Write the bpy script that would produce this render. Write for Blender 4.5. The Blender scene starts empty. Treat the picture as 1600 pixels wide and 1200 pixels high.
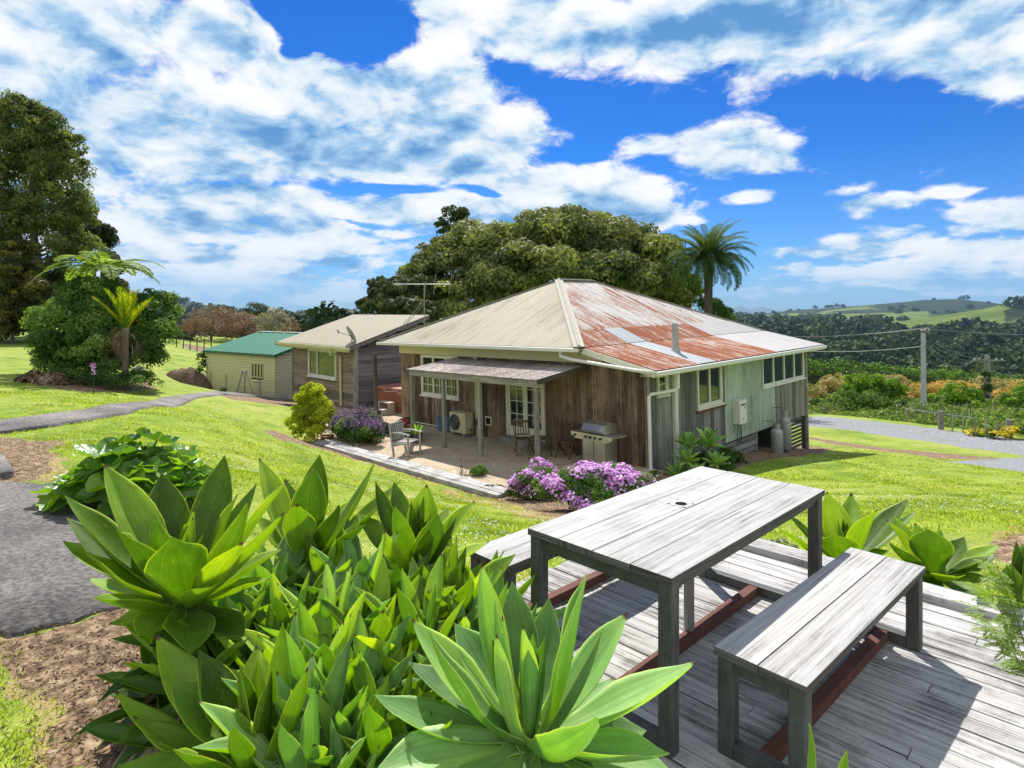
import bpy, math, random
import numpy as np
from mathutils import Matrix, Vector
C = bpy.context.scene
COL = C.collection
rad = math.radians
# ------------------------------------------------------------------ camera
F, CX, HY, EYE = 950.0, 800.0, 488.0, 1.86
cam = bpy.data.cameras.new('camera'); co = bpy.data.objects.new('camera', cam); COL.objects.link(co)
co.location = (0, 0, EYE); co.rotation_euler = (rad(90), 0, 0)
cam.sensor_width = 36; cam.lens = F / 1600 * 36; cam.shift_y = -0.07
cam.clip_start = .05; cam.clip_end = 60000
C.camera = co
C.view_settings.view_transform = 'Standard'; C.view_settings.look = 'None'
C.view_settings.exposure = 0.65; C.view_settings.gamma = 1
C.cycles.max_bounces = 8; C.cycles.diffuse_bounces = 3; C.cycles.transparent_max_bounces = 8
C.cycles.volume_bounces = 0
C.cycles.sample_clamp_indirect = 8
# ------------------------------------------------------------------ node helper
class NT:
    def __init__(s, nt): s.nt = nt
    def __call__(s, typ, ins=None, **pr):
        n = s.nt.nodes.new('ShaderNode' + typ)
        for k, v in pr.items(): setattr(n, k, v)
        for k, v in (ins or {}).items():
            sk = n.inputs[k]
            if isinstance(v, bpy.types.Node): v = v.outputs[0]
            if isinstance(v, bpy.types.NodeSocket): s.nt.links.new(v, sk)
            else: sk.default_value = v
        return n
    def math(s, op, a, b=0.0, c=0.0, clamp=False):
        return s('Math', {0: a, 1: b, 2: c}, operation=op, use_clamp=clamp).outputs[0]
    def mix(s, f, a, b, mode='MIX'):
        n = s('Mix', {}, data_type='RGBA', blend_type=mode)
        for i, v in ((0, f), (6, a), (7, b)):
            if isinstance(v, bpy.types.Node): v = v.outputs[0]
            if isinstance(v, bpy.types.NodeSocket): s.nt.links.new(v, n.inputs[i])
            else:
                if i and len(v) == 3: v = (*v, 1)
                n.inputs[i].default_value = v
        return n.outputs[2]
    def ramp(s, f, stops, interp='LINEAR'):
        n = s('ValToRGB', {0: f}); r = n.color_ramp; r.interpolation = interp
        while len(r.elements) < len(stops): r.elements.new(0.5)
        for e, (p, c) in zip(r.elements, stops):
            e.position = p
            e.color = (c, c, c, 1) if isinstance(c, (int, float)) else (*c[:3], 1)
        return n.outputs[0]
    def mr(s, v, a, b, c=0.0, d=1.0, t='LINEAR'):
        return s('MapRange', {0: v, 1: a, 2: b, 3: c, 4: d}, interpolation_type=t).outputs[0]
    def noise(s, vec, sc, det=4.0, rough=.55, dist=0.0):
        return s('TexNoise', {'Vector': vec, 'Scale': sc, 'Detail': det, 'Roughness': rough, 'Distortion': dist}).outputs[0]
    def mapp(s, vec, scale=(1, 1, 1), loc=(0, 0, 0), rot=(0, 0, 0)):
        return s('Mapping', {'Vector': vec, 'Scale': scale, 'Location': loc, 'Rotation': rot}).outputs[0]
    def bump(s, h, st=.3, d=.01, nrm=None):
        i = {'Height': h, 'Strength': st, 'Distance': d}
        if nrm is not None: i['Normal'] = nrm
        return s('Bump', i).outputs[0]
def px_dir(px, py): return ((px - CX) / F, 1.0, -(py - HY) / F)
# ------------------------------------------------------------------ world
SUN_AZ, SUN_EL = rad(-8.2), rad(52.4)
W = bpy.data.worlds.new('World'); C.world = W; W.use_nodes = True
wt = W.node_tree; wt.nodes.clear(); N = NT(wt)
def blob_set(N, azel, blobs):
    acc = None
    for (px, py, rx, ry, st) in blobs:
        d = px_dir(px, py); az = math.atan2(d[0], d[1]); el = math.atan2(d[2], math.hypot(d[0], d[1]))
        cs = math.cos(az)
        v = N('VectorMath', {0: azel, 1: (az, el, 0)}, operation='SUBTRACT')
        v = N('VectorMath', {0: v, 1: (F / rx / cs ** 2, F / ry / cs, 0)}, operation='MULTIPLY')
        l = N('VectorMath', {0: v}, operation='LENGTH').outputs['Value']
        m = N.mr(l, 1.55, .10, 0, st * 1.05, 'SMOOTHSTEP')
        acc = m if acc is None else N.math('MAXIMUM', acc, m)
    return acc
POS = [(60, 40, 330, 110, 1), (330, 70, 200, 90, 1), (470, 130, 250, 75, 1), (640, 165, 210, 95, 1), (300, 200, 420, 110, 1), (740, 215, 130, 70, 1), (60, 230, 300, 140, 1), (560, 250, 330, 50, .95),
       (940, 305, 165, 58, 1), (860, 290, 170, 50, .9), (1010, 330, 90, 34, .9), (700, 330, 330, 46, .9), (450, 330, 420, 46, .88), (250, 350, 330, 50, .9), (480, 385, 330, 30, .82), (300, 400, 330, 40, .85), (520, 415, 200, 24, .72),
       (330, 440, 330, 40, .9), (480, 455, 180, 24, .8), (640, 400, 120, 20, .6), (250, 470, 330, 20, .7),
       (720, 20, 170, 75, 1), (900, 40, 250, 70, 1), (1040, 50, 220, 85, 1), (1240, 55, 240, 85, 1), (1420, 30, 260, 80, 1), (1590, 90, 130, 85, 1), (1490, 60, 160, 60, .9),
       (1135, 232, 120, 50, .95), (1220, 240, 90, 38, .85), (1040, 222, 90, 24, .75), (1190, 306, 60, 20, .72), (1330, 335, 70, 20, .7), (1400, 320, 110, 24, .7), (1490, 300, 90, 24, .72), (1460, 268, 60, 14, .5), (1300, 300, 60, 20, .6), (1560, 340, 140, 34, .92),
       (1320, 388, 150, 22, .82), (1440, 425, 330, 34, .74), (1560, 395, 180, 30, .72), (1230, 420, 120, 14, .6), (1300, 452, 300, 14, .6), (1540, 455, 200, 14, .62), (1500, 205, 70, 14, .35), (1360, 155, 40, 14, .4)]
NEG = [(480, 25, 85, 50, 1), (570, 45, 70, 50, 1), (470, 70, 45, 30, .7), (610, 302, 60, 8, .7), (730, 300, 40, 6, .6), (560, 350, 70, 6, .4)]
DARK = [(430, 225, 430, 50, .95), (680, 250, 170, 34, .9), (130, 130, 170, 60, .6), (230, 170, 120, 40, .6), (390, 352, 200, 20, .9), (740, 285, 140, 14, .4), (1150, 40, 330, 46, 1), (960, 60, 160, 30, .7), (1290, 70, 120, 30, .6),
        (920, 335, 120, 18, .6), (1150, 266, 90, 10, .4), (300, 408, 300, 8, .5), (300, 30, 150, 30, .35), (1480, 62, 130, 22, .6), (1420, 444, 300, 9, .35), (560, 200, 200, 40, .5), (330, 300, 300, 12, .4), (30, 110, 90, 40, .5), (330, 480, 300, 8, .3)]
geo = N('TexCoord'); gdir = geo.outputs['Generated']
def cl_coord(v):
    s_ = N('SeparateXYZ', {0: v}); zz = N.math('ADD', N.math('MAXIMUM', s_.outputs[2], 0.0), .20)
    return s_, N('CombineXYZ', {0: N.math('DIVIDE', s_.outputs[0], zz), 1: N.math('DIVIDE', s_.outputs[1], zz), 2: 3.3}).outputs[0]
sp_, q_ = cl_coord(gdir)
azel = N('CombineXYZ', {0: N.math('ARCTAN2', sp_.outputs[0], sp_.outputs[1]), 1: N.math('ARCSINE', sp_.outputs[2])}).outputs[0]
wv0 = N('VectorMath', {0: N('TexNoise', {'Vector': q_, 'Scale': 2.2, 'Detail': 2.0}).outputs['Color'], 1: (.5, .5, .5)}, operation='SUBTRACT').outputs[0]
azw = N('VectorMath', {0: N('VectorMath', {0: wv0, 1: (.16, .06, 0)}, operation='MULTIPLY').outputs[0], 1: azel}, operation='ADD').outputs[0]
msk = N.math('SUBTRACT', N.math('MAXIMUM', blob_set(N, azw, POS), N.mr(sp_.outputs[1], .35, -.1, 0, .85)), blob_set(N, azw, NEG))  # unseen cloud cover behind the camera, thickened to brighten the fill light
dkb = blob_set(N, azw, DARK)
_, q2 = cl_coord(N('VectorMath', {0: gdir, 1: (-.006, 0, .035)}, operation='ADD').outputs[0])
fA = N.noise(q_, 2.0, 9, .60, .5); fB = N.noise(q2, 2.0, 3, .50, .5); fC = N.noise(q_, 7.0, 8, .72, .6)
fD = N.noise(N.mapp(azel, (1, 1.7, 1)), 9.0, 7, .56, .5); fE = N.noise(N.mapp(azel, (1, 1.7, 1), (-.004, .06, 0)), 9.0, 3, .50, .5)
dens = N.math('ADD', N.math('MULTIPLY', msk, 1.25), N.math('MULTIPLY', N.math('SUBTRACT', N.math('ADD', N.math('MULTIPLY', fA, .36), N.math('ADD', N.math('MULTIPLY', fC, .24), N.math('MULTIPLY', fD, .40))), .5), 3.6))
sky = N('TexSky', {}, sky_type='NISHITA', sun_disc=False, sun_elevation=SUN_EL, sun_rotation=SUN_AZ, altitude=60, air_density=1.0, dust_density=.6, ozone_density=2.5)
alpha = N.mr(dens, .46, .88, 0, 1, 'SMOOTHSTEP')
grad = N.math('ADD', N.math('MULTIPLY', N.math('SUBTRACT', fA, fB), 1.0), N.math('MULTIPLY', N.math('SUBTRACT', fD, fE), 1.3))
thick = N.mr(dens, 1.0, 2.0)
lit = N.math('ADD', .70, N.math('MULTIPLY', grad, 1.5)); lit = N.math('ADD', lit, N.math('MULTIPLY', N.math('SUBTRACT', fC, .5), 1.15))
lit = N.math('SUBTRACT', lit, N.math('MULTIPLY', thick, .22)); lit = N.math('SUBTRACT', lit, N.math('MULTIPLY', dkb, .50), clamp=True)
ccol = N.ramp(lit, [(0, (.11, .31, .64)), (.3, (.36, .58, .84)), (.55, (.76, .86, .95)), (.75, (.96, .98, 1.0)), (1, (1.06, 1.05, 1.03))])
ccol = N('VectorMath', {0: ccol, 3: 6.5}, operation='SCALE').outputs[0]
elv = N.math('ARCSINE', sp_.outputs[2])
tint = N.ramp(N.mr(elv, 0, .6), [(0, (.24, .40, .66)), (.12, (.14, .36, .68)), (.4, (.015, .24, .62)), (1, (.002, .15, .50))])
skc = N.mix(1.0, sky.outputs[0], tint, 'MULTIPLY')
skc = N('VectorMath', {0: skc, 3: 1.25}, operation='SCALE').outputs[0]
alpha = N.math('MULTIPLY', alpha, N.mr(elv, .0, .07, .35, 1.0))
fin = N.mix(alpha, skc, ccol)
bg = N('Background', {0: fin, 1: .1})
wo = wt.nodes.new('ShaderNodeOutputWorld'); wt.links.new(bg.outputs[0], wo.inputs[0])
W.cycles.sampling_method = 'MANUAL'; W.cycles.sample_map_resolution = 512
sl = bpy.data.lights.new('sun', 'SUN'); sl.energy = 4.6; sl.angle = rad(.5); sl.color = (1, .955, .88)
so = bpy.data.objects.new('sun', sl); COL.objects.link(so)
sv = Vector((math.sin(SUN_AZ) * math.cos(SUN_EL), math.cos(SUN_AZ) * math.cos(SUN_EL), math.sin(SUN_EL)))
so.rotation_euler = sv.to_track_quat('Z', 'Y').to_euler(); so.location = (0, 0, 60)
# ------------------------------------------------------------------ mesh helpers
def tag(o, label=None, cat=None, group=None, kind=None):
    if label: o['label'] = label
    if cat: o['category'] = cat
    if group: o['group'] = group
    if kind: o['kind'] = kind
    return o
def npmesh(name, V, Fc, mat=None, parent=None, rnd=None, uv=None, smooth=False, M=None):
    """V (n,3); Fc (m,k) ints, all faces with k corners"""
    V = np.asarray(V, dtype=np.float32); Fc = np.asarray(Fc, dtype=np.int32)
    m, k = Fc.shape
    me = bpy.data.meshes.new(name)
    me.vertices.add(len(V)); me.vertices.foreach_set('co', V.ravel())
    me.loops.add(m * k); me.loops.foreach_set('vertex_index', Fc.ravel())
    me.polygons.add(m); me.polygons.foreach_set('loop_start', np.arange(0, m * k, k, dtype=np.int32))
    me.polygons.foreach_set('loop_total', np.full(m, k, dtype=np.int32))
    if smooth: me.polygons.foreach_set('use_smooth', np.ones(m, dtype=bool))
    if uv is not None:
        l = me.uv_layers.new(name='UVMap'); l.data.foreach_set('uv', np.asarray(uv, dtype=np.float32).ravel())
    if rnd is not None:
        a = me.attributes.new('rnd', 'FLOAT', 'FACE'); a.data.foreach_set('value', np.asarray(rnd, dtype=np.float32))
    me.update(calc_edges=True); me.validate()
    if mat: me.materials.append(mat)
    o = bpy.data.objects.new(name, me); COL.objects.link(o)
    if parent: o.parent = parent
    if M is not None: o.matrix_local = M
    return o
RR = random.Random(7)
class MB:
    def __init__(s): s.v = []; s.f = []; s.uv = []; s.r = []
    def face(s, idx, uvs, r): s.f.append(idx); s.uv.append(uvs); s.r.append(r)
    def box(s, lo, hi, R=None, r=None, taper=None):
        """axis box from lo to hi, optional Matrix R applied"""
        r = RR.random() if r is None else r
        lo = list(lo); hi = list(hi); n = len(s.v)
        d = [hi[i] - lo[i] for i in range(3)]; L = d.index(max(d)); ou = RR.random() * 20; ov = RR.random() * 20
        P = [(lo[0] if a == 0 else hi[0], lo[1] if b == 0 else hi[1], lo[2] if c == 0 else hi[2]) for a in (0, 1) for b in (0, 1) for c in (0, 1)]
        for q in ((0, 1, 3, 2), (4, 6, 7, 5), (0, 4, 5, 1), (2, 3, 7, 6), (0, 2, 6, 4), (1, 5, 7, 3)):
            ax = [i for i in range(3) if len({round(P[j][i], 6) for j in q}) > 1] or [0, 1]
            if len(ax) < 2: ax = [0, 1]
            o_ = [a for a in ax if a != L]
            uu = L if L in ax else ax[0]; vv = o_[0] if uu == L else ax[1]
            s.face([n + j for j in q], [(P[j][uu] + ou, P[j][vv] + ov + .37 * sum(q)) for j in q], r)
        for p in P: s.v.append(tuple(R @ Vector(p)) if R else p)
        return s
    def beam(s, a, b, w, h, r=None, up=(0, 0, 1)):
        """rectangular beam between two points (w sideways, h along up)"""
        a = Vector(a); b = Vector(b); x = (b - a).normalized(); up = Vector(up)
        y = up.cross(x)
        if y.length < 1e-4: y = Vector((0, 1, 0)).cross(x)
        y.normalize(); z = x.cross(y)
        R = Matrix.Translation(a) @ Matrix((x, y, z)).transposed().to_4x4()
        return s.box((0, -w / 2, -h / 2), ((b - a).length, w / 2, h / 2), R, r)
    def tube(s, pts, rs, n=8, cap=True, r=None):
        r = RR.random() if r is None else r
        pts = [Vector(p) for p in pts]
        if not hasattr(rs, '__len__'): rs = [rs] * len(pts)
        rings = []; ln = 0; prev = None
        for i, p in enumerate(pts):
            t = (pts[min(i + 1, len(pts) - 1)] - pts[max(i - 1, 0)]).normalized()
            if prev is None:
                a = t.cross(Vector((0, 0, 1)))
                if a.length < .1: a = t.cross(Vector((1, 0, 0)))
            else: a = prev - t * prev.dot(t)
            a.normalize(); prev = a; b = t.cross(a)
            if i: ln += (p - pts[i - 1]).length
            st = len(s.v)
            for k in range(n):
                an = 2 * math.pi * k / n
                s.v.append(tuple(p + (a * math.cos(an) + b * math.sin(an)) * rs[i]))
            rings.append((st, ln, rs[i]))
        for (s0, l0, r0), (s1, l1, r1) in zip(rings, rings[1:]):
            for k in range(n):
                k2 = (k + 1) % n; c = 2 * math.pi * max(r0, .01) / n
                s.face([s0 + k, s0 + k2, s1 + k2, s1 + k], [(l0, k * c), (l0, (k + 1) * c), (l1, (k + 1) * c), (l1, k * c)], r)
        if cap:
            for st, fl in ((rings[0][0], 1), (rings[-1][0], 0)):
                q = [st + k for k in range(n)]
                if fl: q.reverse()
                s.face(q, [(math.cos(2 * math.pi * k / n) * .05, math.sin(2 * math.pi * k / n) * .05) for k in range(n)], r)
        return s
    def lathe(s, prof, n=20, c=(0, 0, 0), r=None):
        r = RR.random() if r is None else r
        st = len(s.v)
        for (ra, z) in prof:
            for k in range(n):
                a = 2 * math.pi * k / n; s.v.append((c[0] + ra * math.cos(a), c[1] + ra * math.sin(a), c[2] + z))
        for i in range(len(prof) - 1):
            for k in range(n):
                k2 = (k + 1) % n; A = st + i * n
                s.face([A + k, A + k2, A + n + k2, A + n + k], [(k / n, prof[i][1]), ((k + 1) / n, prof[i][1]), ((k + 1) / n, prof[i + 1][1]), (k / n, prof[i + 1][1])], r)
        return s
    def poly(s, pts, r=None, uvs=None):
        n = len(s.v); s.v += [tuple(p) for p in pts]
        s.face(list(range(n, n + len(pts))), uvs or [(p[0], p[1]) for p in pts], RR.random() if r is None else r)
        return s
    def prism(s, pts, d, r=None):
        """extrude polygon pts by vector d"""
        r = RR.random() if r is None else r
        q = [tuple(Vector(p) + Vector(d)) for p in pts]; m = len(pts)
        s.poly(pts, r); s.poly(q[::-1], r)
        for i in range(m):
            j = (i + 1) % m; s.poly([pts[j], pts[i], q[i], q[j]], r)
        return s
    def build(s, name, mat, parent=None, smooth=False, M=None, bevel=0):
        me = bpy.data.meshes.new(name); me.from_pydata(s.v, [], s.f)
        l = me.uv_layers.new(name='UVMap')
        flat = [c for u in s.uv for p in u for c in p]
        if len(flat) == 2 * len(me.loops): l.data.foreach_set('uv', flat)
        a = me.attributes.new('rnd', 'FLOAT', 'FACE'); a.data.foreach_set('value', s.r)
        if smooth: me.polygons.foreach_set('use_smooth', [True] * len(me.polygons))
        me.materials.append(mat)
        o = bpy.data.objects.new(name, me); COL.objects.link(o)
        if parent: o.parent = parent
        if M is not None: o.matrix_local = M
        if smooth:
            e = o.modifiers.new('es', 'EDGE_SPLIT'); e.split_angle = rad(40)
        if bevel:
            b = o.modifiers.new('bev', 'BEVEL'); b.width = bevel; b.segments = 2; b.limit_method = 'ANGLE'
        return o
def thing(name, label, cat, M, group=None):
    o = bpy.data.objects.new(name, None); COL.objects.link(o)
    o.matrix_world = M if isinstance(M, Matrix) else Matrix.Translation(M)
    o.empty_display_size = .2
    return tag(o, label, cat, group)
def T(*a): return Matrix.Translation(a if len(a) == 3 else a[0])
def RZ(a): return Matrix.Rotation(a, 4, 'Z')
# ------------------------------------------------------------------ house frame (old house leans 1.4 degrees)
YAW, TILT = .791, .0242
_c, _s = math.cos(YAW), math.sin(YAW)
_R = Matrix.Rotation(-TILT, 4, 'Y')
HM = T(3.475, 15.229, EYE - 3.9) @ Matrix.Rotation(-TILT, 4, 'Y') @ Matrix(((_c, _s, 0, 0), (-_s, _c, 0, 0), (0, 0, 1, 0), (0, 0, 0, 1)))
def hw(u, v, z): return HM @ Vector((-u, v, z))
def hp(x, y, z): return HM @ Vector((x, y, z))
# ------------------------------------------------------------------ terrain height
ctl = []
def cp(px, py, Z): ctl.append(((px - CX) * Z / F, Z, EYE - (py - HY) * Z / F))
def cw(x, y, z): ctl.append((x, y, z))
def ch(u, v, z): p = hw(u, v, z); ctl.append((p.x, p.y, p.z))
for a in ((0, 0, .15), (-1, 1, .12), (1, 1, -.2), (.6, 2.6, -.28), (2, 2.5, -.32), (1.9, 4.4, -.34), (3.6, 1, -.4), (-1.3, 2.6, .08), (-.6, 2.6, .08), (-.3, 3.9, -.18), (3.4, 3.6, -.36),
          (2, 48, -4), (-8, 46, -3.2), (12, 40, -4.6), (-20, 60, -1.9), (-30, 45, -.4), (-45, 40, .4), (-10, 80, -4), (32, 80, -9.5), (0, 95, -7), (60, 60, -8.5), (-60, 70, 1.2), (-40, 90, -1.5),
          (0, -15, .5), (-15, -15, .8), (15, -15, -.8), (-15, 3, .1), (-25, 20, .1), (12, 3, -1.0), (25, 8, -2.2), (-6.70, 26, -2.42), (-10.9, 30.2, -2.7), (45, 25, -4), (-3, 9, -.62)): cw(*a)
for a in ((75, 900, 4.3), (75, 800, 6), (20, 1100, 2.9), (0, 700, 9.5), (0, 670, 11.5), (0, 600, 20), (0, 540, 38), (20, 520, 50), (100, 650, 13), (200, 628, 17.5), (280, 618, 23), (345, 614, 28),
          (323, 607, 36.4), (430, 622, 32.6), (250, 700, 10), (350, 660, 15.5), (425, 672, 17), (450, 750, 10), (600, 790, 8.5), (700, 800, 8.8), (840, 812, 9.6), (760, 850, 6.5),
          (1500, 800, 8.5), (1590, 870, 6), (1250, 800, 9.5), (1370, 720, 18), (1300, 700, 22), (1560, 720, 20), (1600, 760, 13), (1300, 660, 33), (1600, 700, 25), (1450, 680, 29),
          (1480, 640, 42), (1600, 655, 36), (1300, 620, 60), (1600, 605, 75), (290, 548, 50), (285, 578, 38), (160, 570, 30)): cp(*a)
for a in ((1.5, -4.3, -.03), (4, -4.3, -.03), (7, -4.3, -.03), (9.6, -4.3, -.03), (3, -2, -.2), (8, -2, -.2), (14, 0, -.2), (13, 3, -.2), (4, 4, -.4), (8, 8, -.6), (0, 0, -.15), (-.8, 3, -.3), (-.7, 7, -.78), (0, 10.5, -1.35), (5, 11, -1.0), (.2, -2.2, -.08), (10.7, -1.5, -.12), (12.5, -2.5, -.06)): ch(*a)
CT = np.array(ctl)
def _phi(d): d = np.maximum(d, 1e-9); return d * d * np.log(d)
_n = len(CT); _K = _phi(np.linalg.norm(CT[:, None, :2] - CT[None, :, :2], axis=2)) + np.eye(_n) * .02
_P = np.hstack([np.ones((_n, 1)), CT[:, :2]])
_A = np.block([[_K, _P], [_P.T, np.zeros((3, 3))]])
_w = np.linalg.solve(_A, np.append(CT[:, 2], np.zeros(3)))
# value noise for big forms
def vnoise(x, y, seed=0):
    xi = np.floor(x).astype(np.int64); yi = np.floor(y).astype(np.int64); fx = x - xi; fy = y - yi
    fx = fx * fx * (3 - 2 * fx); fy = fy * fy * (3 - 2 * fy)
    def h(a, b):
        n = (a * 374761393 + b * 668265263 + seed * 974634777) & 0x7fffffff
        n = ((n ^ (n >> 13)) * 1274126177) & 0x7fffffff
        return ((n ^ (n >> 16)) & 0xffff) / 65535.0
    return (h(xi, yi) * (1 - fx) + h(xi + 1, yi) * fx) * (1 - fy) + (h(xi, yi + 1) * (1 - fx) + h(xi + 1, yi + 1) * fx) * fy
def fbm(x, y, o=4, seed=0):
    s = 0; a = .5
    for i in range(o): s = s + a * vnoise(x * 2 ** i, y * 2 ** i, seed + i); a *= .5
    return s / (1 - .5 ** o)
SKX = np.array([-200, 0, 200, 285, 310, 345, 380, 440, 560, 800, 1100, 1200, 1240, 1300, 1400, 1440, 1500, 1560, 1600, 1800])
SKY = np.array([480, 474, 468, 469, 472, 479, 489, 494, 494, 494, 492, 488.5, 484, 479.5, 472, 467.5, 466, 473, 479, 485])
def height(x, y):
    x = np.atleast_1d(np.asarray(x, float)); y = np.atleast_1d(np.asarray(y, float))
    r = np.hypot(x, y); rc = np.minimum(r, 130); xs = x * rc / np.maximum(r, 1e-6); ys = y * rc / np.maximum(r, 1e-6)
    out = np.zeros_like(x)
    for i in range(0, len(x), 20000):
        sl_ = slice(i, i + 20000)
        d = np.hypot(xs[sl_, None] - CT[None, :, 0], ys[sl_, None] - CT[None, :, 1])
        out[sl_] = _phi(d) @ _w[:_n] + _w[_n] + _w[_n + 1] * xs[sl_] + _w[_n + 2] * ys[sl_]
    az = np.degrees(np.arctan2(x, y))
    rt = np.clip((az - 2) / 18, 0, 1); rt = np.where(np.abs(az) > 70, .4, rt)
    lr = np.log(np.maximum(r, 1))
    prof_r = np.interp(lr, np.log([60, 100, 150, 300, 600, 1200, 2500, 9000]), [-6, -12, -21, -36, -46, -42, -30, -45])
    prof_l = np.interp(lr, np.log([60, 100, 150, 300, 600, 1200, 2500, 9000]), [-1.5, -4, -7, -14, -22, -26, -30, -45])
    far = prof_l * (1 - rt) + prof_r * rt
    k = np.clip((r - 70) / 60, 0, 1); k = k * k * (3 - 2 * k)
    out = np.clip(out, -14, 6) * (1 - k) + far * k
    out += k * (fbm(x / 90, y / 90, 4, 5) - .5) * np.clip((r - 90) / 20, 0, 14)
    # distant ridge following the skyline
    pxs = CX + F * np.tan(np.radians(np.clip(az, -75, 75)))
    sk = np.interp(pxs, SKX, SKY)
    D = np.where(pxs < 700, 2600, 4200)
    ridge = EYE + (HY - sk) * D * np.cos(np.radians(np.clip(az, -75, 75))) / F
    b = np.exp(-((r - D) / (D * .22)) ** 2)
    out = out * (1 - b) + b * (ridge - 6 + 12 * (fbm(x / 160, y / 160, 4, 9) - .5))
    # the nearer pasture shoulder on the right
    sh = np.interp(pxs, [1370, 1420, 1480, 1530, 1565, 1590, 1640, 1800], [512, 500, 491, 484, 476, 478, 470, 470])
    hz = EYE + (HY - sh) * 1900 * np.cos(np.radians(np.clip(az, -75, 75))) / F
    b2 = np.exp(-((r - 1900) / 330) ** 2) * np.clip((pxs - 1340) / 60, 0, 1) * (az > 0)
    out = np.where(hz > out, out * (1 - b2) + b2 * hz, out)
    return out
def h1(x, y): return float(height(x, y)[0])
_zs = 1.2 * np.exp(np.linspace(0, math.log(400 / 1.2), 900))
def site(px, py, dz=0.0):
    """ground point seen at a photo pixel"""
    X = (px - CX) / F * _zs; Zr = EYE - (py - HY) / F * _zs
    d = Zr - (height(X, _zs) + dz)
    i = int(np.argmax(d < 0)) if (d < 0).any() else len(_zs) - 1
    if i > 0:
        t = d[i - 1] / (d[i - 1] - d[i]); z = _zs[i - 1] + t * (_zs[i] - _zs[i - 1])
    else: z = _zs[0]
    x = (px - CX) / F * z
    return Vector((x, z, h1(x, z) + dz))
def unp(px, py, Z): return Vector(((px - CX) * Z / F, Z, EYE - (py - HY) * Z / F))
def gat(px, Z):
    x = (px - CX) * Z / F; return Vector((x, Z, h1(x, Z)))
def inpoly(x, y, P):
    c = np.zeros(len(x), bool); n = len(P)
    for i in range(n):
        x0, y0 = P[i]; x1, y1 = P[(i + 1) % n]
        t = ((y0 > y) != (y1 > y)) & (x < (x1 - x0) * (y - y0) / (y1 - y0 + 1e-12) + x0)
        c ^= t
    return c
def pp(L): return [tuple(site(*a)[:2]) for a in L]
def lh(L): return [tuple(hw(u, v, 0)[:2]) for u, v in L]
SOIL = [pp([(0, 985), (150, 958), (230, 940), (420, 900), (800, 900), (840, 1000), (700, 1180), (330, 1196), (60, 1196), (85, 1110), (0, 1040)]),
        pp([(-60, 672), (90, 690), (78, 752), (150, 742), (160, 758), (-60, 768)]), pp([(60, 602), (90, 592), (140, 584), (215, 588), (245, 606), (200, 612), (120, 612)]),
        pp([(270, 587), (300, 582), (325, 580), (325, 603), (300, 602)]), pp([(345, 612), (455, 620), (482, 642), (440, 634), (345, 621)]),
        pp([(415, 676), (500, 672), (610, 690), (720, 735), (1000, 715), (1070, 745), (1050, 775), (1000, 800), (870, 810), (780, 782), (690, 757), (520, 707), (450, 690)]),
        lh([(-2.1, -1.6), (-1.2, 3), (-1.3, 8), (-.8, 11.2), (0, 11.4), (10, 11), (10, 0), (.2, -1.6)]),
        pp([(1540, 850), (1590, 835), (1700, 830), (1700, 960), (1590, 920)]),
        pp([(1255, 681), (1330, 692), (1400, 702), (1570, 716), (1560, 719), (1480, 718), (1380, 705), (1260, 684)]), pp([(1262, 703), (1310, 707), (1262, 710)]),
        pp([(280, 536), (345, 545), (330, 552), (290, 545)])]
GRAV = [pp([(1230, 652), (1290, 651), (1420, 664), (1600, 688), (1760, 712), (1760, 742), (1600, 712), (1450, 690), (1330, 672), (1240, 664)]), pp([(1405, 711), (1480, 723), (1570, 716), (1620, 712), (1760, 735), (1760, 762), (1600, 737), (1500, 724)])]
PATHS = [pp([(-60, 664), (0, 656), (130, 640), (250, 621), (345, 610), (350, 620), (255, 639), (135, 662), (0, 682), (-60, 694)]), pp([(-100, 745), (150, 755), (240, 788), (370, 898), (245, 935), (120, 963), (-100, 1005)]), pp([(345, 610), (460, 618), (460, 630), (350, 620)])]
WILD = [pp([(1240, 648), (1300, 648), (1420, 660), (1600, 684), (1800, 705)]) + [(90, 40), (80, 110), (30, 120), (14, 60), (12, 40)]]
DRY = [pp([(30, 700), (110, 720), (110, 750), (40, 750)]), pp([(1560, 822), (1700, 815), (1700, 850), (1560, 850)]), pp([(0, 1040), (85, 1105), (70, 1196), (40, 1196), (40, 1130), (0, 1080)]), pp([(870, 808), (780, 783), (690, 759), (690, 768), (780, 796), (870, 822)])]
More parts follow.
